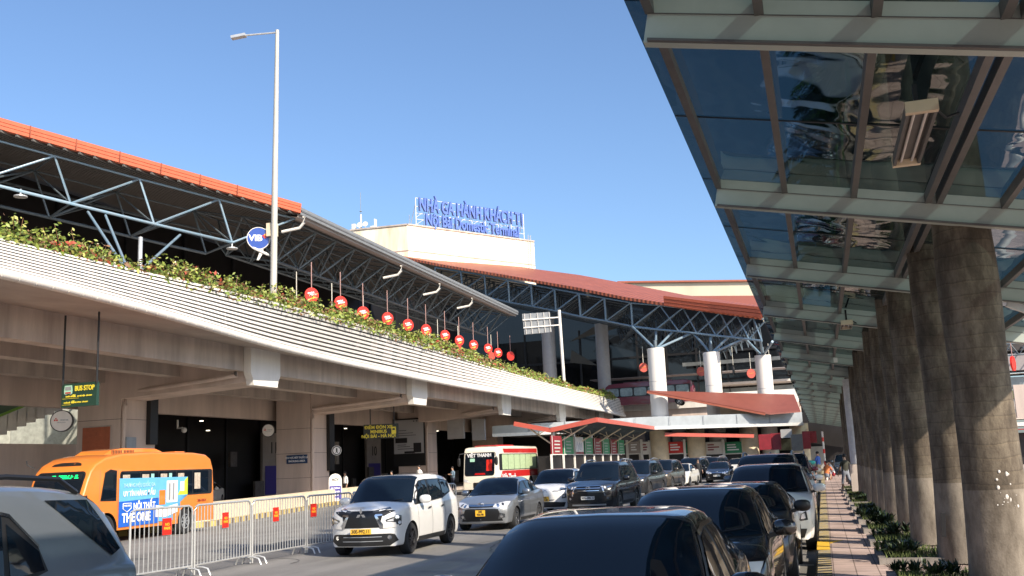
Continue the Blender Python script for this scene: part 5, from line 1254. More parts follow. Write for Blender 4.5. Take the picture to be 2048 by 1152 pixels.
on_glass(rs4, 0, .60, .80, .22, .1, m_stk2, 'windscreen_sticker', r4); on_glass(rs4, 0, .0, .78, .06, .06, m_plate, 'windscreen_sticker', r4)
r5, _, _ = vehicle('suv', 'blue grey roofed maroon suv fifth in the kerb row behind the white crossover', (-1.45, 28.2, 0), PI, p_blueg, None)
r6, _, _ = vehicle('hatch', 'white hatchback sixth in the kerb row', (-1.15, 33.8, 0), PI, p_white, None)
r7, _, _ = vehicle('suv', 'dark maroon suv with a bright bonnet, seventh in the kerb row', (-1.35, 40.6, 0), PI, p_maroon, None)
r8, _, _ = vehicle('sedan', 'white sedan eighth in the kerb row', (-1.2, 47.2, 0), PI, p_pearl, None)
r9, _, _ = vehicle('suv', 'dark suv with roof rails at the far end of the kerb row', (-2.2, 53.6, 0), PI, p_black, None)
r10, _, _ = vehicle('crossover', 'dark blue car standing across the pavement end by the crouching people', (1.6, 79, 0), PI, p_blueg, None)
# ---- big silver suv, lower left
SPEC['bigsuv'] = dict(SPEC['suv'], name='suv', L=4.54, W=1.84, H=1.83, belt=1.06, rr=-1.66, tail=(-2.12, 1.12), decklid=1.0, drop=.08, wr=.77, rails='black',
    win=[([(.95, 1.10), (.06, 1.10), (.08, 1.60), (.42, 1.59), (.60, 1.50)], 'side_window'), ([(-.02, 1.10), (-.60, 1.10), (-.62, 1.59), (-.02, 1.61)], 'side_window'), ([(-.66, 1.10), (-1.02, 1.13), (-.98, 1.28), (-.66, 1.52)], 'side_window'), ([(-1.12, 1.68), (-1.66, 1.665), (-1.98, 1.22), (-1.84, 1.17)], 'rear_quarter_window')],
    dlo=[(1.02, 1.08), (-.9, 1.08), (-1.06, 1.12), (-.98, 1.32), (-.70, 1.58), (-.5, 1.63), (.1, 1.64), (.45, 1.62), (.72, 1.48)])
v14, trb, sb = vehicle('bigsuv', 'silver grey suv with black roof rail seen from its side at lower left', (-6.95, 5.72, 0), PI, p_slate, None)
patch(trb, [(-y, z) for y, z in [(-1.04, 1.715), (-1.70, 1.70), (-2.04, 1.19), (-1.83, 1.13)]], 90, m_black, 'window_surround', v14, .003, (1, -1), step=.14)
patch(trb, [(1.75, .86), (1.95, .87), (1.95, 1.0), (1.75, .99)], 90, p_slate, 'fuel_flap', v14, .012, (1, -1))
# ---- parked in shade behind the pier
v15, _, _ = vehicle('sedan', 'white sedan parked in the dark hall between the piers, beside the number 11 panel', (-36.6, 53.5, .16), PI+rad(20), p_pearl, '30A-771.05')
# ================================================================ buses
def bus(name, label, L, W, H, prof, paintm, loc, rz, fn, r=.42, fa=None, ra=None, zs=1):
    """prof: side outline of the nose [(y from front, z)], body lofted in X with rounded roof edges"""
    t = thing(name, label, 'bus', (0, 0, 0)); w = W/2
    # outline of the side view, closed
    out = [(L/2-a, z) for a, z in prof]; n = len(out); rows = []
    def inset(k):  # cross profile: x position and inset of the outline
        return k
    cx = sum(p[0] for p in out)/n; czz = 1.2
    layers = [(w, .10), (w-.004, .055), (w-.03, .022), (w-.09, .004), (w-.18, 0), (w*.5, -.02), (0, -.03)]
    xs = [(x, i) for x, i in layers]+[(-x, i) for x, i in layers[-2::-1]]
    for x, ins in xs:
        row = []
        for k, (y, z) in enumerate(out):
            a = out[k-1]; c = out[(k+1) % n]; d = Vector((c[0]-a[0], c[1]-a[1])); d = d.normalized() if d.length else Vector((1, 0)); nn = Vector((d.y, -d.x))
            if (nn.x*(y-cx)+nn.y*(z-czz)) > 0: nn = -nn
            lowp = z < .7; m_ = 0 if (lowp and nn.y > .5) else 1
            row.append((x, y+nn.x*ins*m_, z+nn.y*ins*m_))
        rows.append(row)
    b = MB(); b.loft(rows, 0, True); b.face(list(range(n))); o = len(b.v)-n; b.face([o+i for i in range(n)][::-1])
    me = bpy.data.meshes.new('body'); me.from_pydata(b.v, [], b.f); bm = bmesh.new(); bm.from_mesh(me); bmesh.ops.recalc_face_normals(bm, faces=bm.faces); bm.to_mesh(me); bm.free(); me.materials.append(paintm); me.materials.append(m_black)
    ob = bpy.data.objects.new('body', me); COL.objects.link(ob)
    fa = fa or L/2-1.3; ra = ra or -L/2+1.9
    cut = MB()
    for y in (fa, ra):
        for s in (-1, 1): cut.lathe((s*(w-.2), y, r), (s, 0, 0), [(.001, -.15), (r+.07, -.15), (r+.07, .5), (.001, .5)], 28)
    cme = bpy.data.meshes.new('cut'); cme.from_pydata(cut.v, [], cut.f); bm = bmesh.new(); bm.from_mesh(cme); bmesh.ops.remove_doubles(bm, verts=bm.verts, dist=.003); bmesh.ops.recalc_face_normals(bm, faces=bm.faces); bm.to_mesh(cme); bm.free(); cme.materials.append(m_black)
    co = bpy.data.objects.new('cut', cme); COL.objects.link(co); md = ob.modifiers.new('b', 'BOOLEAN'); md.object = co; md.operation = 'DIFFERENCE'; md.solver = 'EXACT'; md.material_mode = 'TRANSFER'
    bpy.context.view_layer.update(); me2 = bpy.data.meshes.new_from_object(ob.evaluated_get(bpy.context.evaluated_depsgraph_get())); bpy.data.objects.remove(ob); bpy.data.objects.remove(co)
    bm = bmesh.new(); bm.from_mesh(me2)
    for f in bm.faces: f.smooth = True
    for e in bm.edges:
        if len(e.link_faces) == 2 and e.calc_face_angle(0) > rad(28): e.smooth = False
    bm.to_mesh(me2); tree = BVHTree.FromBMesh(bm); bm.free(); me2.name = 'body'; link('body', me2, t)
    for s in (-1, 1):
        for y in (fa, ra): wheel(t, s*(w-.15), y, r, m_grey, s, 8, .26, .58)
    fn(t, tree, L, W, H)
    t.location = loc; t.rotation_euler = (0, 0, rz); t.scale = (1, 1, zs); return t
def rrect(x0, x1, z0, z1, r=.08):
    o = []
    for cx, cz_, a0 in ((x1-r, z1-r, 0), (x0+r, z1-r, 90), (x0+r, z0+r, 180), (x1-r, z0+r, 270)):
        for k in range(4): a = rad(a0+30*k); o.append((cx+r*math.cos(a), cz_+r*math.sin(a)))
    return o
m_adl = M('light_blue_banner', (.13, .42, .72), .5, var=.08); m_adb = M('deep_blue_banner', (.015, .11, .50), .5, var=.08); m_lime = M('lime_banner', (.50, .62, .04), .5)
m_curt = M('cream_curtain', (.50, .42, .33), .8, var=.45, scale=14); m_led = emis('green_led', (.0, .8, .18), 1.6); m_ledr = emis('red_led', (.9, .05, .03), 1.3); m_greenc = M('green_curtain', (.36, .46, .26), .7, var=.2, scale=6)
def orange_fn(t, tree, L, W, H):
    w = W/2
    patch(tree, rrect(-.90, .90, 1.22, 2.06, .14), 0, m_black, 'windscreen_gasket', t, .006, (1,), step=.15)
    patch(tree, rrect(-.86, .86, 1.26, 2.02, .12), 0, m_glass, 'windscreen', t, .012, (1,), step=.15)
    patch(tree, [(-.55, 2.22), (.55, 2.22), (.50, 2.28), (.3, 2.32), (-.3, 2.32), (-.50, 2.28)], 0, m_black, 'roof_vent_slot', t, .01, (1,), step=.12)
    # led display
    g = patch(tree, rrect(-.80, .80, 1.84, 1.98, .02), 0, m_black, 'led_display', t, .018, (1,), step=.15)
    rnd = random.Random(2)
    for r_ in range(3):
        for k in range(20):
            x = .24-k*.049; z = 1.862+r_*.038
            if rnd.random() < .8: patch(tree, [(x, z), (x+.036, z), (x+.036, z+.022), (x, z+.022)], 0, m_led, 'led', g, .024, (1,))
    patch(tree, [(.34, 1.88), (.62, 1.88), (.62, 1.93), (.34, 1.93)], 0, m_ledr, 'led', g, .024, (1,))
    patch(tree, rrect(-.82, -.72, 1.30, 1.44, .02), 0, m_plate, 'windscreen_sticker', t, .02, (1,))
    patch(tree, sym([(.55, .62), (.6, .84)]), 0, m_black, 'grille', t, .01, (1,), step=.1)
    for s in (1, -1): patch(tree, rrect(.66*1-.0, .90, .66, .86, .05), 0, m_lensw, 'headlight', t, .012, (s,), step=.1)
    # this bus's left side (x<0 in its own frame) faces the camera
    F = L/2
    for s in (1, -1):
        patch(tree, [(-(F-.98), 1.23), (-(F-1.62), 1.21), (-(F-1.62), 2.02), (-(F-1.36), 2.06), (-(F-1.16), 1.98)], 90, m_glass, 'cab_window', t, .012, (s,), step=.2)
        patch(tree, [(-(F-.94), 1.20), (-(F-1.66), 1.18), (-(F-1.66), 2.05), (-(F-1.36), 2.09), (-(F-1.12), 2.0)], 90, m_black, 'cab_window_gasket', t, .006, (s,), step=.2)
        patch(tree, rrect(-(F-1.80), L/2-.16, 1.22, 2.03, .10), 90, m_black, 'window_band', t, .006, (s,), step=.4)
        for a in range(5):
            x0 = -(F-1.86)+a*.93; patch(tree, rrect(x0, x0+.88, 1.27, 1.99, .05), 90, m_glass, 'side_window', t, .012, (s,), step=.4)
            patch(tree, [(x0+.06, 1.40 if a > 2 else 1.72), (x0+.40, 1.40 if a > 2 else 1.72), (x0+.40, 1.92), (x0+.06, 1.92)], 90, m_curt, 'curtain', t, .016, (s,), step=.4)
            if a in (1, 2): patch(tree, [(x0+.5, 1.74), (x0+.66, 1.74), (x0+.66, 1.93), (x0+.5, 1.93)], 90, M('mint_note', (.3, .55, .5), .5), 'paper_note', t, .017, (s,), step=.4)
        patch(tree, [(-(F-1.05), .30), (-(F-1.72), .30), (-(F-1.72), .315), (-(F-1.05), .315)], 90, m_black, 'door_seam', t, .004, (s,))
        for x in (-(F-.90), -(F-1.72)): patch(tree, [(x, .62), (x+.012, .62), (x+.012, 2.08), (x, 2.08)], 90, m_rafter, 'door_seam', t, .004, (s,), step=.2)
    s = -1; x0, x1 = -(F-1.76), L/2-1.62
    def P(f, z): return lerp(x0, x1, f), z
    patch(tree, [P(0, .98+.17), P(.61, 1.20), P(1, 1.22), P(1, 1.80), P(0, 1.82)], 90, m_adl, 'banner', t, .022, (s,), step=.5)
    patch(tree, [P(.55, .48), P(1, .48), P(1, 1.22), P(.55, 1.19)], 90, m_adl, 'banner', t, .020, (s,), step=.5)
    patch(tree, [P(0, .42), P(.55, .44), P(.555, 1.18), P(0, 1.15)], 90, m_adb, 'banner', t, .024, (s,), step=.5)
    patch(tree, [P(.84, 1.24), P(1, 1.24), P(1, 1.80), P(.96, 1.72)], 90, m_lime, 'banner', t, .026, (s,), step=.5)
    patch(tree, [P(.88, 1.36), P(.945, 1.36), P(.945, 1.66), P(.88, 1.66)], 90, m_plate, 'banner', t, .03, (s,), step=.5)
    patch(tree, [P(.67, 1.03), P(.84, 1.03), P(.84, 1.70), P(.67, 1.70)], 90, m_plate, 'banner_picture', t, .028, (s,), step=.5)
    patch(tree, [P(.70, 1.1), P(.73, 1.1), P(.73, 1.62), P(.70, 1.62)], 90, m_grey, 'banner_picture', t, .031, (s,), step=.5); patch(tree, [P(.76, 1.1), P(.79, 1.1), P(.79, 1.62), P(.76, 1.62)], 90, m_grey, 'banner_picture', t, .031, (s,), step=.5)
    patch(tree, [P(.51, .62), P(.66, .60), P(.84, .72), P(.84, .98), P(.66, .90), P(.51, .98)], 90, m_plate, 'banner_picture', t, .033, (s,), step=.5)
    patch(tree, [P(.56, .98), P(.65, .98), P(.65, 1.42), P(.56, 1.42)], 90, m_amber, 'banner_picture', t, .035, (s,), step=.5)
    X = -w-.04; R_, U_ = (0, -1, 0), (0, 0, 1)
    def yy(f): return -lerp(x0, x1, f)
    text('THƯƠNG HIỆU QUỐC GIA', .16, M('pale_blue_ink', (.45, .68, .85), .5), 'banner_lettering', t, (X, yy(.05), 1.60), R_, U_, .004, .0, 'LEFT', .8)
    text('UY TÍN HÀNG ĐẦU', .21, m_wink, 'banner_lettering', t, (X, yy(.05), 1.36), R_, U_, .004, .004, 'LEFT', .84)
    text('NỘI THẤT', .27, m_wink, 'banner_lettering', t, (X, yy(.19), .98), R_, U_, .004, .008, 'LEFT', .85)
    text('THE ONE', .36, m_wink, 'banner_lettering', t, (X, yy(.04), .66), R_, U_, .004, .012, 'LEFT', .9)
    sh = [(yy(.05), 1.09), (yy(.16), 1.09), (yy(.16), .94), (yy(.105), .84), (yy(.05), .94)]
    b = MB(); b.tube([(X, a, c) for a, c in sh]+[(X, sh[0][0], sh[0][1])], .012, 4); b.build('banner_crest', m_wink, t); text('THE ONE', .075, m_wink, 'banner_lettering', t, (X, yy(.105), 1.02), R_, U_, .004, .002)
    text('29B-138.31', .11, M('dark_red_ink', (.25, .03, .02), .5), 'side_number', t, (-w-.022, -(L/2-.78), 1.02), R_, U_, .003, .002)
    # roof air unit, mirrors
    b = MB(); out = [(F-1.55, 2.50), (F-1.9, 2.66), (F-2.5, 2.72), (F-4.1, 2.71), (F-4.45, 2.62), (F-4.5, 2.5)]
    b.prism([(-.55, y, z) for y, z in out], (1.1, 0, 0)); b.build('air_conditioner', p_orange, t)
    b = MB()
    for k in range(14): y = F-1.98-.072*k-(.08 if k > 6 else 0); b.box(-.556, -.548, y-.02, y+.02, 2.55, 2.66); b.box(.548, .556, y-.02, y+.02, 2.55, 2.66)
    b.build('vent_slats', m_black, t)
    b = MB(); b.box(-.45, .45, -F+1.0, -F+1.55, 2.56, 2.63); b.build('roof_hatch', p_orange, t)
    for s in (1, -1):
        b = MB(); b.tube([(s*.95, F-.35, 1.35), (s*1.2, F-.15, 1.38), (s*1.22, F-.14, 1.2)], .02, 5); b.ell((s*1.2, F-.16, 1.08), (.10, .06, .18), 10, 6, 0, .7); b.build('door_mirror', m_black, t)
    b = MB(); b.tube([(.9, F-.35, 2.2), (1.05, F-.2, 2.3), (1.08, F-.2, 2.42)], .018, 5); b.build('mirror_arm', m_black, t)
prof = [(.02, .34), (.0, .75), (.03, 1.05), (.12, 1.22), (.36, 1.80), (.50, 2.06), (.72, 2.26), (1.15, 2.44), (1.8, 2.54), (3.2, 2.60), (5.6, 2.58), (6.3, 2.52), (6.62, 2.38), (6.78, 2.05), (6.84, 1.4), (6.86, .75), (6.82, .36)]
yb0 = at(212, 1000, X=-20.85).y
print('bus front y', yb0)
bus('minibus', 'orange minibus with blue furniture advert and green led sign behind the railings', 6.86, 2.04, 2.6, prof, p_orange, (-21.9, 27.75, 0), PI, orange_fn, .40, 6.86/2-1.25, -6.86/2+1.65, 1.06)
# coach
def coach_fn(t, tree, L, W, H):
    F = L/2; w = W/2
    patch(tree, rrect(-1.08, 1.08, 1.15, 2.62, .16), 0, m_black, 'windscreen_gasket', t, .006, (1,), step=.3); patch(tree, rrect(-1.04, 1.04, 1.20, 2.57, .14), 0, m_glass, 'windscreen', t, .012, (1,), step=.3)
    text('VIỆT THANH', .30, m_wink, 'name_lettering', t, (.02, F+.02-.20, 2.43), (-1, 0, 0), (0, .18, 1), .01, .014, sx=1.0)
    patch(tree, [(-.9, 1.45), (-.5, 1.45), (-.5, 2.15), (-.9, 2.15)], 0, m_signr, 'red_board', t, .02, (1,), step=.3)
    patch(tree, [(.35, 2.05), (.7, 2.05), (.7, 2.25), (.35, 2.25)], 0, m_stk, 'windscreen_sticker', t, .02, (1,))
    patch(tree, [(-.45, 1.22), (.35, 1.22), (.3, 1.33), (-.4, 1.33)], 0, m_redl, 'red_board', t, .02, (1,), step=.3)
    patch(tree, rrect(-.45, .45, .40, .75, .05), 0, m_grille, 'grille', t, .01, (1,), step=.3)
    for s in (1, -1):
        patch(tree, [(.62, .70), (1.1, .82), (1.12, 1.0), (.8, .92)], 0, m_lensw, 'headlight', t, .012, (s,), step=.3)
        patch(tree, rrect(-F+.75, F-.3, 1.45, 2.50, .12), 90, m_black, 'window_band', t, .006, (s,), step=.8)
        for k in range(6): x0 = -F+1.3+k*1.2; patch(tree, rrect(x0, x0+1.14, 1.50, 2.45, .04), 90, m_greenc, 'curtained_window', t, .012, (s,), step=.6)
        patch(tree, [(-F+.9, 1.0), (F-.3, 1.0), (F-.3, 1.42), (-F+1.3, 1.42)], 90, p_red, 'red_side_panel', t, .008, (s,), step=.6)
        patch(tree, [(-F+1.7, 2.56), (F-.3, 2.54), (F-.3, 2.84), (-F+1.5, 2.82)], 90, p_red, 'red_roof_band', t, .01, (s,), step=.6)
        b = MB(); b.tube([(s*1.0, F-.2, 2.6), (s*1.3, F+.2, 2.55), (s*1.35, F+.22, 2.3)], .03, 6); b.ell((s*1.35, F+.22, 2.05), (.12, .09, .28), 10, 6, 0, .7); b.build('door_mirror', m_black, t)
    text('Việt Thanh', .6, m_plate, 'side_lettering', t, (-w-.02, F-2.6, .98), (0, -1, 0), (0, 0, 1), .01, .01)
    b = MB(); b.prism([(-.8, F-1.1, 2.95), (-.8, F-1.5, 3.08), (-.8, F-4.6, 3.10), (-.8, F-5, 2.96)], (1.6, 0, 0)); b.build('air_conditioner', p_red, t)
cprof = [(.02, .32), (.0, .9), (.05, 1.2), (.22, 2.3), (.34, 2.75), (.52, 2.92), (.9, 2.98), (4, 3.02), (8.6, 3.0), (8.85, 2.85), (8.95, 2.2), (8.98, 1.0), (8.95, .36)]
pc = at(966, 955, D=66); print('coach', pc)
bus('coach', 'cream and red coach named VIỆT THANH with green curtains facing the camera', 8.98, 2.36, 3.0, cprof, p_cream, (pc.x, pc.y+4.4, 0), PI+rad(-3), coach_fn, .46, None, None, 1.06)
def van_fn(t, tree, L, W, H):
    patch(tree, rrect(-.8, .8, 1.15, 1.95, .1), 0, m_glass, 'windscreen', t, .012, (1,), step=.3); patch(tree, rrect(-.16, .16, 2.05, 2.25, .02), 0, m_signb, 'blue_notice', t, .014, (1,))
    for s in (1, -1): patch(tree, rrect(-L/2+.9, L/2-.3, 1.2, 1.9, .08), 90, m_glass, 'side_window', t, .01, (s,), step=.6); patch(tree, rrect(.55, .8, .7, .95, .05), 0, m_lensw, 'headlight', t, .012, (s,))
    for s in (1, -1): b = MB(); b.ell((s*1.05, L/2-.9, 1.3), (.10, .06, .16), 8, 6, 0, .7); b.build('door_mirror', m_black, t)
vprof = [(.02, .32), (.0, .8), (.25, 1.05), (.75, 1.95), (1.1, 2.3), (1.6, 2.42), (5, 2.42), (5.4, 2.3), (5.5, 1.2), (5.5, .36)]
pv = at(1073, 960, D=76)
bus('white_van', 'white passenger van with a blue notice above its windscreen right of the coach', 5.5, 1.95, 2.42, vprof, p_pearl, (pv.x, pv.y+2, 0), PI, van_fn, .36)
for o in COL.objects:
    if o.name == 'white_van': o['category'] = 'van'
def coach2_fn(t, tree, L, W, H):
    F = L/2
    for s in (1, -1):
        patch(tree, rrect(-F+.3, F-.4, 1.35, 2.55, .12), 90, m_black, 'window_band', t, .006, (s,), step=1)
        for k in range(6): x0 = -F+.6+k*1.75; patch(tree, rrect(x0, x0+1.55, 1.45, 2.45, .2), 90, M('pale_coach_window', (.30, .38, .38), .15, var=.4, scale=2) if k == 0 else bpy.data.materials['pale_coach_window'], 'side_window', t, .012, (s,), step=.8)
    patch(tree, rrect(-1.05, 1.05, 1.1, 2.6, .12), 0, m_glass, 'windscreen', t, .01, (1,), step=.5)
    b = MB(); b.box(-.9, .9, -3, 3, 3.0, 3.2); b.build('air_conditioner', p_maroon, t)
q0 = at(1200, 800, D=121); q1 = at(1382, 800, D=121)
bus('coach', 'maroon coach up on the elevated road behind the red and white barrier', 11.5, 2.4, 3.1, [(.02, .32), (.0, .9), (.1, 1.4), (.5, 2.7), (.9, 3.0), (2, 3.1), (10.6, 3.1), (11.2, 2.9), (11.45, 2.2), (11.5, .5), (11.4, .36)], p_maroon, ((q0.x+q1.x)/2, q0.y+4.5, 8.32), PI/2, coach2_fn, .46)
# vehicles on the elevated road: dark van roof and planters glimpsed over the plants
pz = at(795, 668, X=-28.5); v_, _, _ = vehicle('suv', 'dark blue suv whose roof shows over the plants on the elevated road', (-28.6, pz.y-2, 8.3), PI, p_blueg, None)
# red and white barrier blocks on the crossing parapet
for i, u in enumerate((1245, 1266, 1288, 1310, 1333, 1356)):
    a = at(u, 806, D=125.0); b = MB(); cc = Vector((a.x, a.y, 9.76)); z0 = cc.z
    for k in range(4):
        zz = z0+.33*k; b.prism([(cc.x-.62, cc.y-.2, zz), (cc.x+.62, cc.y-.2, zz), (cc.x+.6, cc.y+.2, zz), (cc.x-.6, cc.y+.2, zz)], (0, 0, .328), (k+i) % 2)
    tag(b.build('water_barrier', [m_signr, m_white]), 'red and white striped barrier block on the crossing parapet', 'barrier', 'red and white barrier blocks on the crossing parapet')
# ================================================================ railings
TR = [(-20, 1040), (213, 1023), (258, 1021), (388, 1011), (503, 1001), (612, 992), (705, 985)]
def rail_section(a, c, label, tagx=None):
    a = Vector(a); c = Vector(c); L = (c-a).length; d = (c-a).normalized(); rz = math.atan2(d.y, d.x)
    t = thing('crowd_barrier', label, 'barrier', (0, 0, 0), 0, 'steel railings along the bus lane')
    b = MB(); h, z0 = 1.31, .19; r = .1
    b.tube([(.02, 0, .02), (.02, 0, h-r), (.02+r*.3, 0, h-r*.3), (.02+r, 0, h), (L-.02-r, 0, h), (L-.02-r*.3, 0, h-r*.3), (L-.02, 0, h-r), (L-.02, 0, .02)], .021, 8); b.tube([(.02, 0, z0), (L-.02, 0, z0)], .017, 6)
    b.build('frame', m_galv, t, True, 60)
    n = int(L/.108); b = MB()
    for k in range(1, n): x = .02+(L-.04)*k/n; b.tube([(x, 0, z0), (x, 0, h)], .0095, 5, cap=False)
    b.build('bars', m_galv, t, True, 60)
    for x in (.10, L-.10):
        b = MB(); b.tube([(x, -.30, .0), (x, -.24, .12), (x, -.12, .15), (x, .12, .15), (x, .24, .12), (x, .30, .0)], .02, 6); b.build('foot', m_galv, t, True, 60)
    if tagx is not None:
        b = MB(); x = tagx*L; b.box(x-.11, x+.11, -.04, -.025, .82, 1.12); o = b.build('red_tag', m_signr, t); text('NO\nPARK', .07, m_signor, 'tag_lettering', o, (x, -.043, .97), (1, 0, 0), (0, 0, 1), .003, .002)
    t.location = a; t.rotation_euler = (0, 0, rz); return t
pr = [at(u, v, Z=1.31) for u, v in TR]; pr = [Vector((p.x, p.y, 0)) for p in pr]
print('rails', [tuple(round(x, 1) for x in p) for p in pr])
secs = [(pr[0], pr[1], 'railing section nearest the silver suv at left, without a red tag', None), (pr[2], pr[3], 'railing section in front of the blue bus advert, with a red tag', .55), (pr[3], pr[4], 'railing section right of the orange minibus, with a red tag near its middle', .5), (pr[4], pr[5], 'railing section with a red tag in front of the beige pier', .4), (pr[5], pr[6], 'railing section ending at the front wheel of the white people carrier', .12)]
for a, c, l, tg in secs: rail_section(a+(c-a).normalized()*.02, c-(c-a).normalized()*.02, l, tg)
e = Vector((-11.95, 25.0, 0)); rail_section(pr[6], e, 'railing section hidden behind the white people carrier', None)
q = at(912, 965, Z=1.1); q = Vector((q.x, q.y, 0)); 
pts = [e, Vector((-12.0, 27.2, 0)), Vector((-12.1, 29.5, 0))]
a = at(880, 969, Z=1.31); c = at(912, 967, Z=1.31); rail_section((a.x, a.y, 0), (c.x, c.y, 0), 'short piece of railing between the white people carrier and the silver sedan')
# ================================================================ lamp posts, signs, discs
t = thing('street_lamp', 'tall weathered lamp post with one arm rising over the louvred parapet', 'street lamp', (-24.5, 41.3, 9.2))
a = at(546, 600, X=-24.5); tp_ = at(554.5, 60, D=a.dot(FW)-0); tp_ = Vector((a.x, a.y, at(554.5, 60, X=-24.5, D=None).z)) if False else tp_
b = MB(); b.tube([a+Vector((0, 0, -1.2)), a.lerp(tp_, .35), a.lerp(tp_, .7), tp_], [.17, .15, .12, .09], 12); b.build('pole', m_polew, t, True, 60)
ae = at(488, 71, D=tp_.dot(FW)); le = at(463, 76, D=tp_.dot(FW)); tt_ = at(554, 65, D=tp_.dot(FW))
b = MB(); b.tube([tt_, ae], .045, 8); b.build('arm', m_galv, t, True); b = MB(); d = (le-ae); b.bar(ae-d*.15, le, .30, .13); b.build('lamp_head', m_galv, t)
bx = at(547, 461, D=a.dot(FW)); b = MB(); b.box(bx.x-.22, bx.x+.22, bx.y-.3, bx.y+.05, bx.z-.32, bx.z+.32); b.build('control_box', m_cream, t)
# round blue sign
m_vib = M('round_sign_blue', (.012, .055, .30), .3, coat=.5)
def rdisc(name, c, r, ax, label, cat, mats, group=None, rod=None, th=.10):
    t = thing(name, label, cat, c, 0, group); b = MB(); ax = Vector(ax).normalized()
    b.disc(c, ax, r, th, 36); b.build('panel', mats[0], t, True, 40)
    b = MB(); b.lathe(c, ax, [(r, -th/2-.01), (r+.03, -th/2-.01), (r+.03, th/2+.012), (r, th/2+.012)], 36); b.build('rim', mats[1], t, True, 40)
    if rod: b = MB(); b.tube([c+Vector((0, 0, r)), c+Vector((0, 0, r+rod))], .035, 6); b.build('rod', mats[2], t)
    return t
def face(ax): ax = Vector(ax).normalized(); r = Vector((0, 0, 1)).cross(ax).normalized(); return r, Vector((0, 0, 1)), ax
c = at(517, 477, D=a.dot(FW)-.2); ax = (CAM-c); ax.z = 0; ax = ax.normalized()
t = rdisc('round_sign', c, .52, ax, 'round blue sign lettered VIB fixed to the lamp post', 'sign', (m_vib, m_white)); R_, U_, N_ = face(ax)
text('VIB', .42, m_wink, 'lettering', t, c+N_*.06-R_*.14, R_, U_, .01, .012, sx=1.05)
for k, (dx, dz, m) in enumerate(((.24, .12, m_signr), (.32, .18, m_signor), (.38, .10, m_signr), (.30, .05, m_signr))): b = MB(); b.disc(c+N_*.065+R_*dx+U_*dz, N_, .055, .01, 10); b.build('mark', m, t)
b = MB(); b.bar(c+R_*.5, c+R_*.8, .08, .06); b.build('bracket', m_galv, t)
p = at(522, 503, D=a.dot(FW)-.3); t = thing('airplane_ornament', 'small white model airplane under the round blue sign', 'ornament', p)
b = MB(); d = (R_*.8-U_*.38).normalized(); b.tube([p-d*.5, p-d*.35, p+d*.3, p+d*.5], [.03, .07, .07, .02], 8); b.add([p-d*.05, p+d*.12, p-R_*.12-U_*.42+d*.02, p-R_*.2-U_*.42], [(0, 1, 2, 3)]); b.add([p-d*.05, p+d*.12, p+R_*.1+U_*.35, p+R_*.0+U_*.35], [(0, 1, 2, 3)]); b.add([p-d*.45, p-d*.32, p-d*.5+U_*.22], [(0, 1, 2)]); b.build('airframe', m_white, t, recalc=False)
# gantry sign seen from behind
g0 = at(1128, 757, X=-25.3); g1 = at(1118, 620, D=g0.dot(FW)); t = thing('gantry_sign', 'back of a grey road sign on a white pole above the elevated road', 'sign', (g0.x, g0.y, 8.3))
b = MB(); b.tube([g0+Vector((0, 0, -1.5)), g1], .17, 12); b.build('pole', m_white, t, True, 60)
D0 = g0.dot(FW)-.3; P4 = [at(1044, 628, D=D0), at(1099, 624, D=D0), at(1103, 664, D=D0), at(1049, 669, D=D0)]
b = MB(); b.prism(P4, (0, .15, 0)); b.build('panel', m_grey, t)
b = MB()
for f in (.3, .68): b.bar(P4[0].lerp(P4[3], f)+Vector((0, -.08, 0)), P4[1].lerp(P4[2], f)+Vector((0, -.08, 0))+(P4[1]-P4[0]).normalized()*.9, .12, .12)
for f in (.08, .3, .55, .78, .98): b.bar(P4[0].lerp(P4[1], f)+Vector((0, -.06, 0)), P4[3].lerp(P4[2], f)+Vector((0, -.06, 0)), .06, .06, up=(1, 0, 0))
b.build('support_frame', m_white, t)
# hanging red discs in front of the eave truss
m_disc = M('red_banner_disc', (.72, .022, .012), .35); m_dsk = M('dull_red_banner_disc', (.42, .05, .028), .45)
m_rodr = M('dusty_pink_rod', (.34, .20, .18), .5)
def smile(t, c, r, R_, U_, N_):
    n = 9; pts = []
    for k in range(n): s = -1+2*k/(n-1); pts.append(c+N_*.065+R_*(s*r*.60)+U_*(-r*.70+.20*r*s*s+.10*r*s))
    for k in range(n-1, -1, -1): s = -1+2*k/(n-1); pts.append(c+N_*.065+R_*(s*r*.60)+U_*(-r*.70+.20*r*s*s+.10*r*s+r*.30*(1-s*s)))
    b = MB(); b.add(pts, [(k, k+1, 2*n-2-k, 2*n-1-k) for k in range(n-1)]); b.build('smile_mark', m_signor, t, recalc=False)
DX = [(623, 590), (681, 606), (726, 626), (775, 637), (816, 650), (852, 660), (890, 671), (918.5, 681), (947, 690), (976, 697), (996, 705.5), (1021, 712)]
onum = ['first', 'second', 'third', 'fourth', 'fifth', 'sixth', 'seventh', 'eighth', 'ninth', 'tenth', 'eleventh', 'twelfth']
for i, (u, v) in enumerate(DX):
    c = at(u, v, X=-31.0); ax = Vector((.80, -.60, 0)); R_, U_, N_ = face(ax); R_ = (R_*1+U_*.22).normalized(); U_ = N_.cross(R_)
    t = rdisc('hanging_disc_sign', c, .45, ax, 'glossy red hanging disc, '+onum[i]+' from the left in the upper row above the plants', 'sign', (m_disc, M('disc_rim', (.8, .05, .03), .3) if i == 0 else bpy.data.materials['disc_rim'], m_rodr), 'red discs hung in a row under the eave', 1.75)
    if i < 11:
        text('vietjet', .19, m_wink, 'script_lettering', t, c+N_*.06+R_*-.04+U_*.15, R_, U_, .008, .006, sx=1.0); text('airport', .18, m_wink, 'script_lettering', t, c+N_*.06+R_*.05+U_*.01, R_, U_, .008, .006)
        smile(t, c, .40, R_, U_, N_)
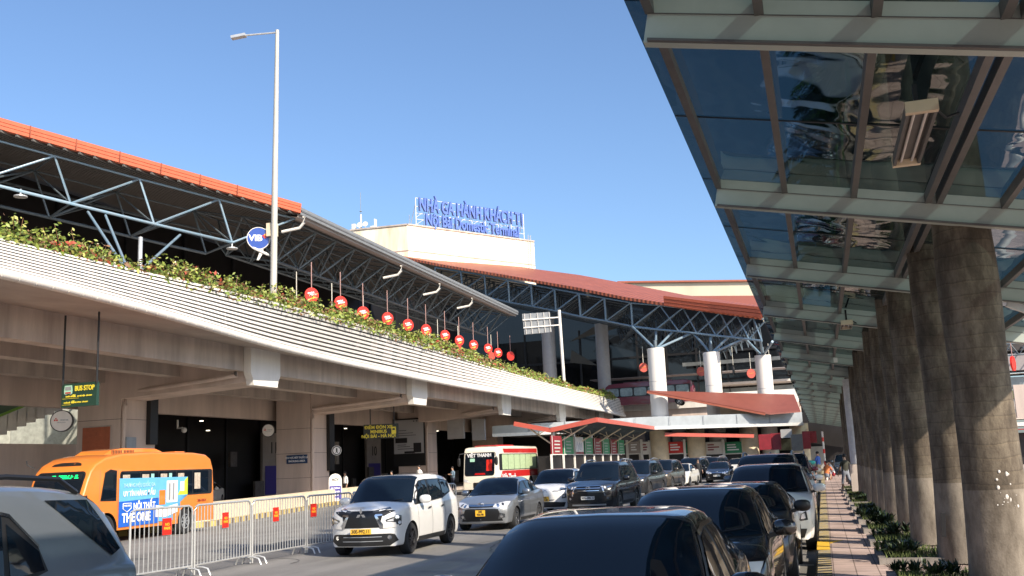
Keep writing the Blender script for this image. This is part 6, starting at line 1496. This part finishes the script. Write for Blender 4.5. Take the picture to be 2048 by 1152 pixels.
for i, (u, v) in enumerate(((593, 611), (664, 630), (727, 650), (876, 689), (917, 699), (983, 712))):
    c = at(u, v, X=-32.5); ax = Vector((.80, -.60, 0))
    rdisc('hanging_disc_sign', c, .40, ax, 'weathered orange red disc half sunk behind the plants, '+onum[i]+' from left in lower row', 'sign', (m_dsk, m_dsk, m_polew), 'orange red discs half hidden behind the plants', 1.9)
for i, (u, v, l) in enumerate(((1287, 735, 'left of the first white round column'), (1402, 743, 'left of the middle white round column'), (1502, 747, 'left of the right white round column'))):
    c = at(u, v, D=112); t = rdisc('hanging_disc_sign', c, .5, (.5, -.87, 0), 'small red disc hanging '+l, 'sign', (m_dsk, m_dsk, m_polew), 'red discs near the round columns', 1.9); R_, U_, N_ = face((.5, -.87, 0))
    b = MB(); b.bar(c+N_*.06-R_*.3-U_*.05, c+N_*.06+R_*.3+U_*.07, .02, .12, up=N_); b.build('pale_mark', m_signor, t)
for u, v, l in ((1467, 740, 'between the middle and right white round columns'), (1540, 735, 'right of the right white round column'), (1442, 739, 'just right of the middle white round column')):
    c = at(u, v, D=112); rdisc('hanging_disc_sign', c, .55, (.97, .2, 0), 'disc sign seen nearly edge on '+l, 'sign', (m_grey, m_black, m_polew), 'discs seen edge on', 2.2)
for k, (u, v, l) in enumerate(((595, 545, 'left of the first red disc'), (663, 590, 'between the first two red discs'))): pass
# bus stop sign
def hsign(name, c0, c1, z0, z1, mat, label, rods, th=.12):
    t = thing(name, label, 'sign', (c0.x, c0.y, z0)); b = MB(); d = (c1-c0); d.z = 0; nn = Vector((d.y, -d.x, 0)).normalized(); nn = nn if nn.dot(CAM-c0) > 0 else -nn
    b.prism([Vector((c0.x, c0.y, z0)), Vector((c1.x, c1.y, z0)), Vector((c1.x, c1.y, z1)), Vector((c0.x, c0.y, z1))], nn*-th); b.build('panel', mat, t)
    for f in rods: p = c0+d*f; b = MB(); b.tube([(p.x, p.y, z1-.05), (p.x, p.y, 7.55)], .035, 6); b.build('rod', m_black, t)
    return t, d, nn
c0 = at(123, 790, D=33.5); c1 = at(193, 790, D=33.0); z1_ = at(158, 765, D=33.2).z; z0_ = at(158, 813, D=33.2).z
t, d, nn = hsign('bus_stop_sign', c0, c1, z0_, z1_, m_dgreen, 'hanging dark green sign reading BUS STOP with routes 86 and 68', (.03, 1.0))
R_ = d.normalized(); U_ = Vector((0, 0, 1)); hw = d.length; hz = z1_-z0_; O = lambda fx, fz: Vector((c0.x, c0.y, z0_))+d*fx+U_*hz*fz+nn*.01
text('BUS STOP', .235, m_yink, 'lettering', t, O(.66, .76), R_, U_, .01, .006, sx=.8)
text('TUYẾN SỐ    86    GA HÀ NỘI - SÂN BAY', .062, m_yink, 'lettering', t, O(.5, .44), R_, U_, .01, .002); text('86', .13, m_yink, 'lettering', t, O(.37, .46), R_, U_, .012, .004)
text('TUYẾN SỐ    68    HÀ ĐÔNG - SÂN BAY', .058, m_yink, 'lettering', t, O(.42, .18), R_, U_, .01, .002); text('68', .13, m_yink, 'lettering', t, O(.34, .2), R_, U_, .012, .004)
for (fz) in (.36, .10): b = MB(); b.bar(O(.03, fz), O(.5 if fz > .2 else .28, fz), .01, .012, up=nn); b.build('rule', m_yink, t)
b = MB(); b.prism([O(.09, .56), O(.31, .56), O(.32, .7), O(.30, .92), O(.10, .92), O(.08, .7)], nn*.01); b.build('bus_picture', m_stk, t)
b = MB(); b.prism([O(.11, .72)+nn*.012, O(.29, .72)+nn*.012, O(.285, .87)+nn*.012, O(.115, .87)+nn*.012], nn*.004); b.prism([O(.11, .55), O(.15, .55), O(.15, .52), O(.11, .52)], nn*.012); b.prism([O(.25, .55), O(.29, .55), O(.29, .52), O(.25, .52)], nn*.012); b.build('bus_picture', m_grey, t)
b = MB(); b.prism([O(.12, .58)+nn*.012, O(.28, .58)+nn*.012, O(.28, .64)+nn*.012, O(.12, .64)+nn*.012], nn*.004); b.build('bus_picture', m_redl, t)
# round white signs
for (u, v, r, X, l) in ((124, 842, .40, -29.0, 'below the BUS STOP sign'), (537, 861, .37, -32.6, 'hanging beside the number 11 panel')):
    c = at(u, v, X=X); ax = CAM-c; ax.z = 0; ax.rotate(Euler((0, 0, rad(-14)))); ax.normalize(); t = rdisc('round_sign', c, r, ax, 'round white sign with black rim and red logo '+l, 'sign', (m_white, m_black), 'round white signs with red logo', None, .16); R_, U_, N_ = face(ax)
    b = MB()
    for dx, dz, s in ((-.24, .03, .03), (-.16, .03, .03), (-.20, .10, .022)): p = c+N_*.085+R_*dx*r/.38+U_*dz; b.prism([p-R_*s-U_*s, p+R_*s-U_*s, p+R_*s+U_*s, p-R_*s+U_*s], N_*.004)
    b.build('logo', m_rink, t); text('VIETJETAIR', .065, m_grey, 'lettering', t, c+N_*.088+R_*.10+U_*.03, R_, U_, .004, .003); text('ĐIỂM ĐÓN KHÁCH', .038, m_grey, 'lettering', t, c+N_*.088-U_*.07, R_, U_, .004, .001)
    b = MB(); b.tube([c-N_*.09, c-N_*.5], .04, 6); b.build('arm', m_black, t)
c = at(673, 901, X=-31.4); t = rdisc('round_sign', c, .30, (.62, -.78, 0), 'small round black and white pictogram sign beside the piers', 'sign', (m_black, m_wink)); R_, U_, N_ = face((.62, -.78, 0))
b = MB(); b.disc(c+N_*.06, N_, .24, .01, 24); b.build('field', m_wink, t); b = MB(); b.ell(c+N_*.07+U_*.11, (.05, .05, .05)); b.bar(c+N_*.07+U_*.08, c+N_*.07-U_*.1, .09, .02, up=N_); b.tube([c+N_*.07-U_*.08, c+N_*.07-U_*.18+R_*.09], .02, 5); b.tube([c+N_*.07-U_*.08, c+N_*.07-U_*.18-R_*.09], .02, 5); b.build('pictogram', m_ink, t)
# minibus sign
c0 = at(727, 864, D=66); c1 = at(797, 864, D=66); z1_ = at(762, 848, D=66).z; z0_ = at(762, 877, D=66).z
t, d, nn = hsign('minibus_sign', c0, c1, z0_, z1_, m_dsign, 'hanging black sign with yellow words for the minibus pick-up point', (.2, .88)); R_ = d.normalized(); hz = z1_-z0_
O = lambda fx, fz: Vector((c0.x, c0.y, z0_))+d*fx+U_*hz*fz+nn*.012; U_ = Vector((0, 0, 1))
O = lambda fx, fz: Vector((c0.x, c0.y, z0_))+d*fx+Vector((0, 0, 1))*hz*fz+nn*.012
for s_, fz in (('ĐIỂM ĐÓN XE', .78), ('MINIBUS', .48), ('NỘI BÀI - HÀ NỘI', .17)): text(s_, .29, m_yink, 'lettering', t, O(.43, fz), R_, (0, 0, 1), .012, .008)
b = MB(); b.prism([O(.80, .3), O(.93, .3), O(.93, .78), O(.80, .78)], nn*.01); b.build('bus_symbol', m_yink, t); b = MB(); b.prism([O(.825, .55)+nn*.012, O(.905, .55)+nn*.012, O(.895, .68)+nn*.012, O(.835, .68)+nn*.012], nn*.006); b.build('bus_symbol', m_ink, t)
# board with white arched top
p = at(671, 1010, D=58); zt = at(671, 947, D=58).z; t = thing('sign_board', 'narrow standing board with white arched top over a purple panel by the railings', 'sign', (p.x, p.y, 0)); R_, U_, N_ = face((CAM-Vector((p.x, p.y, 1.8))))
q = Vector((p.x, p.y, 0)); hw = .38; arch = [q+R_*(hw*math.cos(k*PI/8))+U_*(zt-.38+.38*math.sin(k*PI/8)) for k in range(9)]
b = MB(); b.prism([q-R_*hw+U_*.1, q+R_*hw+U_*.1]+arch, N_*.1); b.build('board', m_white, t); b = MB(); b.prism([q+R_*x+U_*z+N_*.11 for x, z in ((-.33, .3), (.33, .3), (.33, zt-.72), (-.33, zt-.72))], N_*.01); b.build('panel', m_purple, t)
text('ACV', .2, m_ink, 'lettering', t, q+N_*.11+U_*(zt-.36), R_, U_, .008, .004)
for k, s_ in enumerate(('GIÁ TRÔNG', 'GIỮ XE MÁY', 'HÀNH LÝ', 'LUGGAGE', 'STORAGE')): text(s_, .13, m_wink, 'lettering', t, q+N_*.125+U_*(zt-.86-.2*k), R_, U_, .006, .004, sx=.75)
# two hanging blank boards and second poster, far bays
for (u0, v0, u1, v1, l) in ((894, 837, 934, 877, 'left'), (943, 839, 975, 880, 'right')):
    a = at(u0, v0, D=84); c = at(u1, v1, D=84); b = MB(); b.box(a.x, c.x, a.y, a.y+.3, c.z, a.z); tag(b.build('hanging_board', m_gcol), l+' of two blank grey boards hanging above the coach', 'board', 'blank grey boards above the coach')
# ================================================================ taxi shelter and kiosks
def shelter(name, label, x0, xv, x1, z0, zv, z1, ya, yb, posts=True):
    t = thing(name, label, 'shelter', (xv, ya, 0)); pr_ = [(x0, z0), (xv, zv), (x1, z1)]
    b = MB(); b.loft([[Vector((x, y, z)) for x, z in pr_]+[Vector((x, y, z+.06)) for x, z in pr_[::-1]] for y in (ya+.05, yb)], 0, True); b.build('roof_sheet', m_greyf, t)
    b = MB()
    for (p, q) in zip(pr_, pr_[1:]): b.bar((p[0], ya, p[1]+.02), (q[0], ya, q[1]+.02), .12, .34, up=(0, 0, 1))
    b.bar((x1+.02, ya, z1+.02), (x1+.02, yb, z1+.02), .12, .34); b.build('red_fascia', m_redf if False else M('shelter_red', (.48, .10, .07), .4, var=.1) if 'shelter_red' not in bpy.data.materials else bpy.data.materials['shelter_red'], t)
    y = ya+.8; first = True
    while y < yb:
        b = MB(); b.tube([(xv, y, 0), (xv, y, zv-.05)], .16, 12); b.build('post', m_galv, t, True, 60)
        b = MB()
        for (xx, zz, zq) in ((x0+.7, z0-.15, zv-1.1), (x1-.9, z1-.25, zv-1.1)):
            e = Vector((xx, y, lerp(zv, zz, .92))); s0 = Vector((xv, y, zq)); b.tube([s0, e], .06, 6); m_ = s0.lerp(e, .55)
            b.tube([m_, Vector((lerp(xv, xx, .25), y, lerp(zv, zz, .2)))], .035, 5); b.tube([m_, Vector((lerp(xv, xx, .5), y, lerp(zv, zz, .45)))], .035, 5)
        b.build('bracket', m_cream, t, True, 60); y += 6.5
    b = MB(); k = ya+.5
    while k < yb:
        for (p, q) in zip(pr_, pr_[1:]): b.bar((p[0], k, p[1]-.08), (q[0], k, q[1]-.08), .08, .12)
        k += 1.6
    b.build('roof_ribs', m_pipe2, t)
shelter('taxi_shelter', 'butterfly roofed shelter with red edge over the taxi kiosks', -22.1, -19.3, -15.7, 4.92, 4.28, 4.87, 72, 101)
zz_ = at(1505, 871, D=99); z3 = at(1332, 867, D=99)
b = MB(); P = [at(1330, 871, D=98.5), at(1508, 874, D=98.5), at(1508, 869, D=104), at(1330, 866, D=104)]
t = thing('low_canopy', 'low flat canopy with a thin red edge over the far row of kiosks', 'canopy', (P[0].x, P[0].y, 0)); b.prism([p+Vector((0, 0, .05)) for p in P], (0, 0, .1)); b.build('roof_sheet', m_under, t)
b = MB(); b.bar(P[0]+Vector((0, -.1, .1)), P[1]+Vector((0, -.1, .1)), .1, .35); b.build('red_edge', bpy.data.materials['shelter_red'], t)
cols = [(m_signr, 'red'), (m_green, 'green'), (m_white, 'white'), (m_green, 'green'), (m_signr, 'red'), (m_green, 'green'), (m_signr, 'pinkish red'), (m_green, 'green')]
m_dred = M('deep_red_poster', (.26, .022, .03), .45, var=.25)
for k in range(8):
    y0 = 69.75+3.515*k; y1 = y0+2.96; X = -18.6; mat, cn = cols[k]; mat = m_dred if cn != 'green' and cn != 'white' else mat
    t = thing('kiosk', cn+' sign taxi kiosk, '+onum[k]+' from the left in the near row under the shelter', 'kiosk', (X, (y0+y1)/2, 0), 0, 'taxi kiosks in the near row')
    b = MB(); b.box(X-.12, X, y0, y1, 2.51, 3.84); b.build('sign_panel', mat, t)
    b = MB(); b.box(X-.02, X+.03, y0, y1, 2.45, 2.51); b.box(X-.02, X+.03, y0, y0+.06, 2.51, 3.84); b.build('panel_frame', m_white, t)
    for y in (y0-.2, ): b = MB(); b.box(X-.10, X+.02, y-.10, y+.10, 0, 2.5); b.build('post', m_white, t)
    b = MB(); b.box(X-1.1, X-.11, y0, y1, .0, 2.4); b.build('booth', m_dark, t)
    b = MB(); rnd = random.Random(k)
    if cn == 'white':
        for j in range(5): b.tube([(X+.01, y0+.5+.4*j, 2.7+rnd.random()*.2), (X+.01, y0+.7+.38*j, 3.2+rnd.random()*.3)], .03, 4)
        b.build('sketch_lines', m_grey, t); b = MB(); b.box(X, X+.01, y0+.05, y1, 2.46, 2.66); b.build('red_strip', m_dred, t)
    else:
        for j in range(4): zq = 2.66+.25*j; b.box(X+.002, X+.012, y0+.5+rnd.random()*.3, y1-.5-rnd.random()*.5, zq, zq+.09)
        b.build('lettering_bars', M('faded_white_print', (.45, .5, .45), .5) if 'faded_white_print' not in bpy.data.materials else bpy.data.materials['faded_white_print'], t)
for k, (u0, u1, mat, cn) in enumerate(((1258, 1280, m_soffit, 'grey'), (1283, 1300, m_white, 'white'), (1303, 1328, m_green, 'green'), (1335, 1366, m_signr, 'bright red'), (1370, 1405, m_green, 'wide green'), (1409, 1444, m_white, 'white and red'), (1448, 1483, m_green, 'last green'))):
    a = at(u0, 907, D=103); c = at(u1, 883, D=103); t = thing('kiosk', cn+' sign taxi kiosk in the far row facing the camera', 'kiosk', ((a.x+c.x)/2, a.y, 0), 0, 'taxi kiosks in the far row')
    b = MB(); b.box(a.x, c.x, a.y, a.y+.15, a.z, c.z); b.build('sign_panel', mat, t)
    b = MB(); b.box(a.x, c.x, a.y-.03, a.y+.02, a.z-.12, a.z-.003); b.build('panel_frame', m_white, t)
    for x in (a.x-.15, c.x+.15): b = MB(); b.box(x-.12, x+.12, a.y-.1, a.y+.1, 0, c.z+.2); b.build('post', m_white, t)
    b = MB(); b.box(a.x+.05, c.x-.05, a.y+.3, a.y+2.4, 0, a.z-.14); b.build('booth', m_dark, t)
    rnd = random.Random(k+50); b = MB()
    for j in range(3): b.box(lerp(a.x, c.x, .2), lerp(a.x, c.x, rnd.uniform(.5, .85)), a.y-.012, a.y-.002, lerp(a.z, c.z, .25+.22*j), lerp(a.z, c.z, .36+.22*j))
    b.build('lettering_bars', m_dred if cn.startswith('white') else m_wink, t)
# dark ground floor across the far end, hanging posters
FE = thing('far_hall', 'dark ground floor hall closing the street beyond the kiosks', 'building', (-10, 112, 0))
b = MB(); b.box(-42, 7.5, 112, 112.4, 0, 6.2); b.build('wall', m_dark, FE)
q = at(1628, 905, Y=111.5); b = MB(); b.box(at(1606, 900, Y=111.5).x, at(1648, 900, Y=111.5).x, 111.3, 111.9, 0, at(1628, 893, Y=111.5).z); b.build('pale_wall', m_gcol, FE)
b = MB(); b.box(at(1560, 900, Y=111.5).x, at(1592, 900, Y=111.5).x, 111.3, 111.9, 2.2, 3.4); b.build('lit_shop', M('dim_shop_front', (.25, .22, .14), .6, var=.7, scale=1), FE)
b = MB(); b.box(7.5, 40, 60, 111, 0, .16); b.build('slab', m_conc, FE)
for (u0, u1, v0, v1, D, mat, l) in ((1519, 1541, 868, 900, 100, m_dred, 'first dark red poster hanging right of the last green kiosk'), (1543, 1560, 866, 900, 100, m_dred, 'second dark red poster hanging right of the last green kiosk'), (1562, 1583, 858, 876, 99, m_gcol, 'pale grey notice board hanging under the grey fascia'), (1584, 1604, 868, 902, 97, m_rafter, 'brown poster box hanging in front of a cream column'), (1607, 1619, 862, 898, 100, m_dred, 'bright red poster right of the brown poster box'), (1620, 1632, 862, 886, 101, m_dred, 'small red poster at the right end of the grey fascia')):
    a = at(u0, v1, D=D); c = at(u1, v0, D=D); b = MB(); b.box(a.x, c.x, a.y, a.y+.6, a.z, c.z); tag(b.build('hanging_poster', mat), l, 'poster', 'posters under the grey fascia')
# white bars and brackets at the far end of the canopy
b = MB(); b.box(-1.2, 4.6, 112, 112.3, 0, 6.0)
# right side beyond the palms: post, neighbouring road and building
t = thing('white_post', 'thin white post just right of the nearest palm trunk', 'post', (3.3, 22, 0)); p = at(2012, 1000, Y=17.0); q = at(1990, 640, D=p.dot(FW)); b = MB(); b.tube([(p.x, p.y, .15), (p.x, p.y, q.z)], .055, 10); b.build('shaft', m_white, t, True, 60); b = MB(); b.box(p.x-.05, p.x+.07, p.y-.08, p.y+.02, at(2000, 785, D=p.dot(FW)).z-.12, at(2000, 785, D=p.dot(FW)).z+.12); b.build('clip', m_black, t)
t = thing('side_building', 'pale banded building wing seen between the nearest trunk and the canopy column', 'building', (22, 75, 0))
Dd = 80
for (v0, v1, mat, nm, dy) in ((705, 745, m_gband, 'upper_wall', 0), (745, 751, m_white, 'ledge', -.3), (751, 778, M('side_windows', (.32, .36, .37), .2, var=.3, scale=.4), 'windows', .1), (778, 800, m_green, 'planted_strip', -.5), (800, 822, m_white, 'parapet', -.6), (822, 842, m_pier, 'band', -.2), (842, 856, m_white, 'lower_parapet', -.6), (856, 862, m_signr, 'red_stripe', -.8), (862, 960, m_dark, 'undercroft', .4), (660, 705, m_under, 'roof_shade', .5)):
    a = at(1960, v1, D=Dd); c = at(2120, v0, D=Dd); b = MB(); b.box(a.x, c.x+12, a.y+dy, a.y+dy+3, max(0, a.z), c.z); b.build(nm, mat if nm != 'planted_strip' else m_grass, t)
b = MB(); a = at(1990, 690, D=78)
for k in range(5): p = a+Vector((k*1.1, 0, 0)); b.tube([p, p+Vector((.55, 0, -.9)), p+Vector((1.1, 0, 0))], .05, 5); b.tube([p+Vector((0, 3, .1)), p+Vector((.55, 0, -.9))], .05, 5)
b.tube([a, a+Vector((5.5, 0, 0))], .06, 5); b.tube([a+Vector((0, 0, -.9)), a+Vector((5.5, 0, -.9))], .06, 5); b.build('truss', m_pipe2, t)
c = at(2026, 727, D=70); rdisc('hanging_disc_sign', c, .5, (.9, -.4, 0), 'narrow red disc hanging in the gap right of the nearest trunk', 'sign', (m_disc, m_disc, m_rodr), None, 1.2)
a = at(2026, 770, D=45); c = at(2060, 835, D=45); b = MB(); b.box(a.x, c.x, a.y, a.y+.2, c.z, a.z); tag(b.build('pink_banner', m_pier), 'dusty pink banner at the right edge behind the canopy column', 'banner')
vv, _, _ = vehicle('suv', 'black suv glimpsed low in the gap between the nearest trunk and the right edge', (9.6, 34, 0), PI, p_black, None)
# ================================================================ people
SKIN = M('skin', (.42, .26, .18), .6); HAIR = M('black_hair', (.012, .010, .010), .6)
def cloth(n, c): return M(n, c, .85)
def person(loc, rz, label, shirt, pants, pose='stand', skirt=False, short=False, sleeve=True, h=1.68, shoe=None):
    s = h/1.70; J = {}; shoe = shoe or m_black
    hip = .92; kn = .50; an = .08
    V = []; E = []; Rr = []; T = []       # vertices, edges, radii, tag per vertex
    def add(p, r, parent, tg): V.append(Vector(p)*s); Rr.append(r*s); T.append(tg); (E.append((parent, len(V)-1)) if parent is not None else None); return len(V)-1
    lean = 0; leg = {-1: (0, 0), 1: (0, 0)}; base = hip
    if pose == 'walk': leg = {-1: (.22, .05), 1: (-.20, -.34)}
    if pose == 'crouch': base = .34
    P0 = add((0, 0, base), .135, None, 'p')
    if pose == 'crouch': sp_ = [(0, .02, base+.16), (0, .12, base+.34), (0, .20, base+.50)]
    else: sp_ = [(0, 0, base+.16), (0, 0, base+.32), (0, -.01, base+.49)]
    a = add(sp_[0], .125, P0, 's'); c = add(sp_[1], .15, a, 's'); n_ = add(sp_[2], .09, c, 's'); nk = add(tuple(Vector(sp_[2])+Vector((0, .01, .09))), .052, n_, 'k'); 
    hd = Vector(sp_[2])+Vector((0, .03, .20)); h1 = add(tuple(hd), .088, nk, 'k'); h2 = add(tuple(hd+Vector((0, .0, .085))), .085, h1, 'k'); add(tuple(hd+Vector((0, .095, -.01))), .014, h1, 'k')
    for sd in (-1, 1):
        if pose == 'crouch': k_ = (sd*.15, .34, base+.12); f_ = (sd*.15, .16, .08); 
        else:
            y1, y2 = leg[sd]; k_ = (sd*.11, y1*.7, kn); f_ = (sd*.11, (y1+y2)*.9 if pose == 'walk' else 0, an+(.10 if pose == 'walk' and sd == 1 else 0))
        h_ = add((sd*.09, 0, base-.06), .10, P0, 'p'); k = add(k_, .066, h_, 'q'); m_ = add(tuple((Vector(k_)+Vector(f_))/2+Vector((0, -.02, 0))), .058, k, 'c'); f = add(f_, .042, m_, 'c'); add((f_[0], f_[1]+.16, f_[2]-.045), .032, f, 'f')
        sh = Vector(sp_[2])+Vector((sd*.185, 0, -.05)); 
        if pose == 'cross': el = Vector((sd*.24, .05, base+.20)); wr_ = Vector((-sd*.02, .22, base+.27)); 
        elif pose == 'crouch': el = sh+Vector((sd*.05, .16, -.18)); wr_ = el+Vector((-sd*.08, .20, .0))
        elif pose == 'reach': el = sh+Vector((sd*.06, .10, -.22)); wr_ = el+Vector((-sd*.03, .24, .04))
        elif pose == 'walk': el = sh+Vector((sd*.05, -sd*.10-.02, -.27)); wr_ = el+Vector((0, .10-sd*.08, -.22))
        else: el = sh+Vector((sd*.06, -.02, -.28)); wr_ = el+Vector((0, .06, -.24))
        q = add(tuple(sh), .062, n_, 's'); e = add(tuple(el), .045, q, 'a'); w_ = add(tuple(wr_), .03, e, 'w'); dr_ = (wr_-el).normalized(); pm = add(tuple(wr_+dr_*.07), .034, w_, 'w')
        sx = dr_.cross(Vector((1, 0, 0))).normalized() if abs(dr_.x) < .9 else Vector((0, 0, 1))
        for j, ln in enumerate((.06, .075, .07, .055)):
            o = sx*(j-1.5)*.02; g1 = add(tuple(wr_+dr_*.11+o), .010, pm, 'w'); add(tuple(wr_+dr_*(.11+ln)+o-Vector((sd*.015, 0, 0))), .009, g1, 'w')
        th_ = add(tuple(wr_+dr_*.05-sx*.045), .011, w_, 'w'); add(tuple(wr_+dr_*.09-sx*.06), .010, th_, 'w')
    me = bpy.data.meshes.new('body'); me.from_pydata([tuple(v) for v in V], E, []); o = bpy.data.objects.new('body', me); COL.objects.link(o)
    md = o.modifiers.new('s', 'SKIN'); me.skin_vertices[0].data[0].use_root = True
    for i, r in enumerate(Rr):
        sc = (1.30, .92) if T[i] == 's' and i < 5 else (1, 1)
        me.skin_vertices[0].data[i].radius = (r*sc[0], r*sc[1])
    o.modifiers.new('u', 'SUBSURF').levels = 1
    bpy.context.view_layer.update(); m2 = bpy.data.meshes.new_from_object(o.evaluated_get(bpy.context.evaluated_depsgraph_get())); bpy.data.objects.remove(o)
    mats = [SKIN, shirt, pants, shoe]; m2.materials.clear(); [m2.materials.append(m) for m in mats]
    for pl in m2.polygons:
        c_ = pl.center; bi = min(range(len(V)), key=lambda i: (V[i]-c_).length-Rr[i]); tg = T[bi]; pl.use_smooth = True
        pl.material_index = {'p': 2, 's': 1, 'k': 0, 'q': 2, 'c': 0 if short else 2, 'f': 3, 'a': 1 if sleeve else 0, 'w': 0}[tg]
    m2.name = 'person'
    root = bpy.data.objects.new('person', m2); COL.objects.link(root); root.location = loc; root.rotation_euler = (0, 0, rz); tag(root, label, 'person')
    b = MB(); H_ = (hd+Vector((0, -.02, .075)))*s; b.ell(H_, (.098*s, .105*s, .085*s), 14, 8); ho = b.build('hair', HAIR, None, True); ho.parent = root
    b = MB(); 
    for e_ in (-1, 1): b.ell((hd+Vector((e_*.034, .083, .02)))*s, (.012, .006, .008), 6, 4)
    b.ell((hd+Vector((0, .085, -.045)))*s, (.025, .006, .006), 6, 4); fo = b.build('face_features', HAIR); fo.parent = root
    return root
blue = cloth('blue_shirt', (.05, .12, .42)); khaki = cloth('khaki_trousers', (.30, .25, .17)); blk = cloth('black_cloth', (.015, .015, .017)); denim = cloth('denim_shirt', (.16, .24, .32)); navy = cloth('navy_trousers', (.03, .035, .06)); wht = cloth('white_shirt', (.7, .7, .68)); mar = cloth('dark_red_cloth', (.30, .02, .03)); org = cloth('orange_cloth', (.55, .16, .05)); gry = cloth('grey_shorts', (.22, .24, .28)); olive = cloth('dark_olive_top', (.035, .035, .025))
person((-.29, 62, .15), rad(60), 'person in blue shirt and khaki trousers standing on the pavement by the parked cars', blue, khaki, 'reach')
p = Vector((-.75, 61.6, 1.25)); b = MB(); b.ell(p, (.32, .16, .13), 10, 6, 0, .8); tag(b.build('teal_bag', M('teal_cloth', (.05, .40, .36), .7), None, True), 'teal bag held by the person in the blue shirt', 'bag')
person((.55, 64.2, .15), rad(100), 'person in white and dark red crouching at the edge of the pavement', wht, mar, 'crouch')
person((.12, 62.2, .15), rad(-20), 'person in orange crouching beside the pole on the pavement', org, gry, 'crouch', short=True)
person((.84, 43.6, .15), rad(25), 'person in dark top and grey shorts walking along the pavement beside the palms', olive, gry, 'walk', short=True, sleeve=False, h=1.5)
person((-8.35, 70.4, 0), rad(200), 'person all in black walking between the waiting cars', blk, blk, 'walk')
person((-11.3, 72.5, 0), rad(190), 'person in dark grey standing behind the bronze minivan', cloth('charcoal_shirt', (.05, .055, .05)), blk, 'stand', h=1.78)
q = at(905, 936, D=72); person((q.x, q.y, .16), rad(150), 'person in a denim shirt with folded arms by the dark hall opening', denim, navy, 'cross', h=1.72)
q = at(838, 932, D=66); person((q.x, q.y, .35), rad(160), 'person in a white shirt in front of the poster pier, above the white people carrier', wht, blk, 'stand', h=1.7)
q = at(690, 930, D=66); person((q.x, q.y, .16), rad(150), 'person in a white shirt standing in shade beside the purple sign board', wht, blk, 'stand')
q = at(783, 940, D=66); person((q.x, q.y, .16), rad(170), 'person in dark clothes in the shade left of the poster', blk, navy, 'stand', h=1.6)
q = at(1096, 930, D=74); person((q.x, q.y, 0), rad(120), 'person in pale shirt standing left of the shelter post', wht, navy, 'stand', h=1.6)
q = at(1116, 928, D=75); person((q.x, q.y, 0), rad(140), 'person in pink shirt standing right of the shelter post', cloth('pink_shirt', (.6, .35, .33)), navy, 'stand', h=1.65)
b = MB(); p = Vector((.10, 62.9, .15)); b.tube([p, p+Vector((0, 0, 2.9))], .06, 10, 0); 
for k in range(4): b.tube([p+Vector((0, 0, .2+.7*k)), p+Vector((0, 0, .45+.7*k))], .064, 10, 1)
tag(b.build('striped_pole', [m_white, m_signr]), 'slim white and red striped pole at the far end of the pavement', 'pole')

for o in COL.objects:
    if o.get('label') and not (4 <= len(o['label'].split()) <= 16): print('LABEL', len(o['label'].split()), o.name, o['label'])
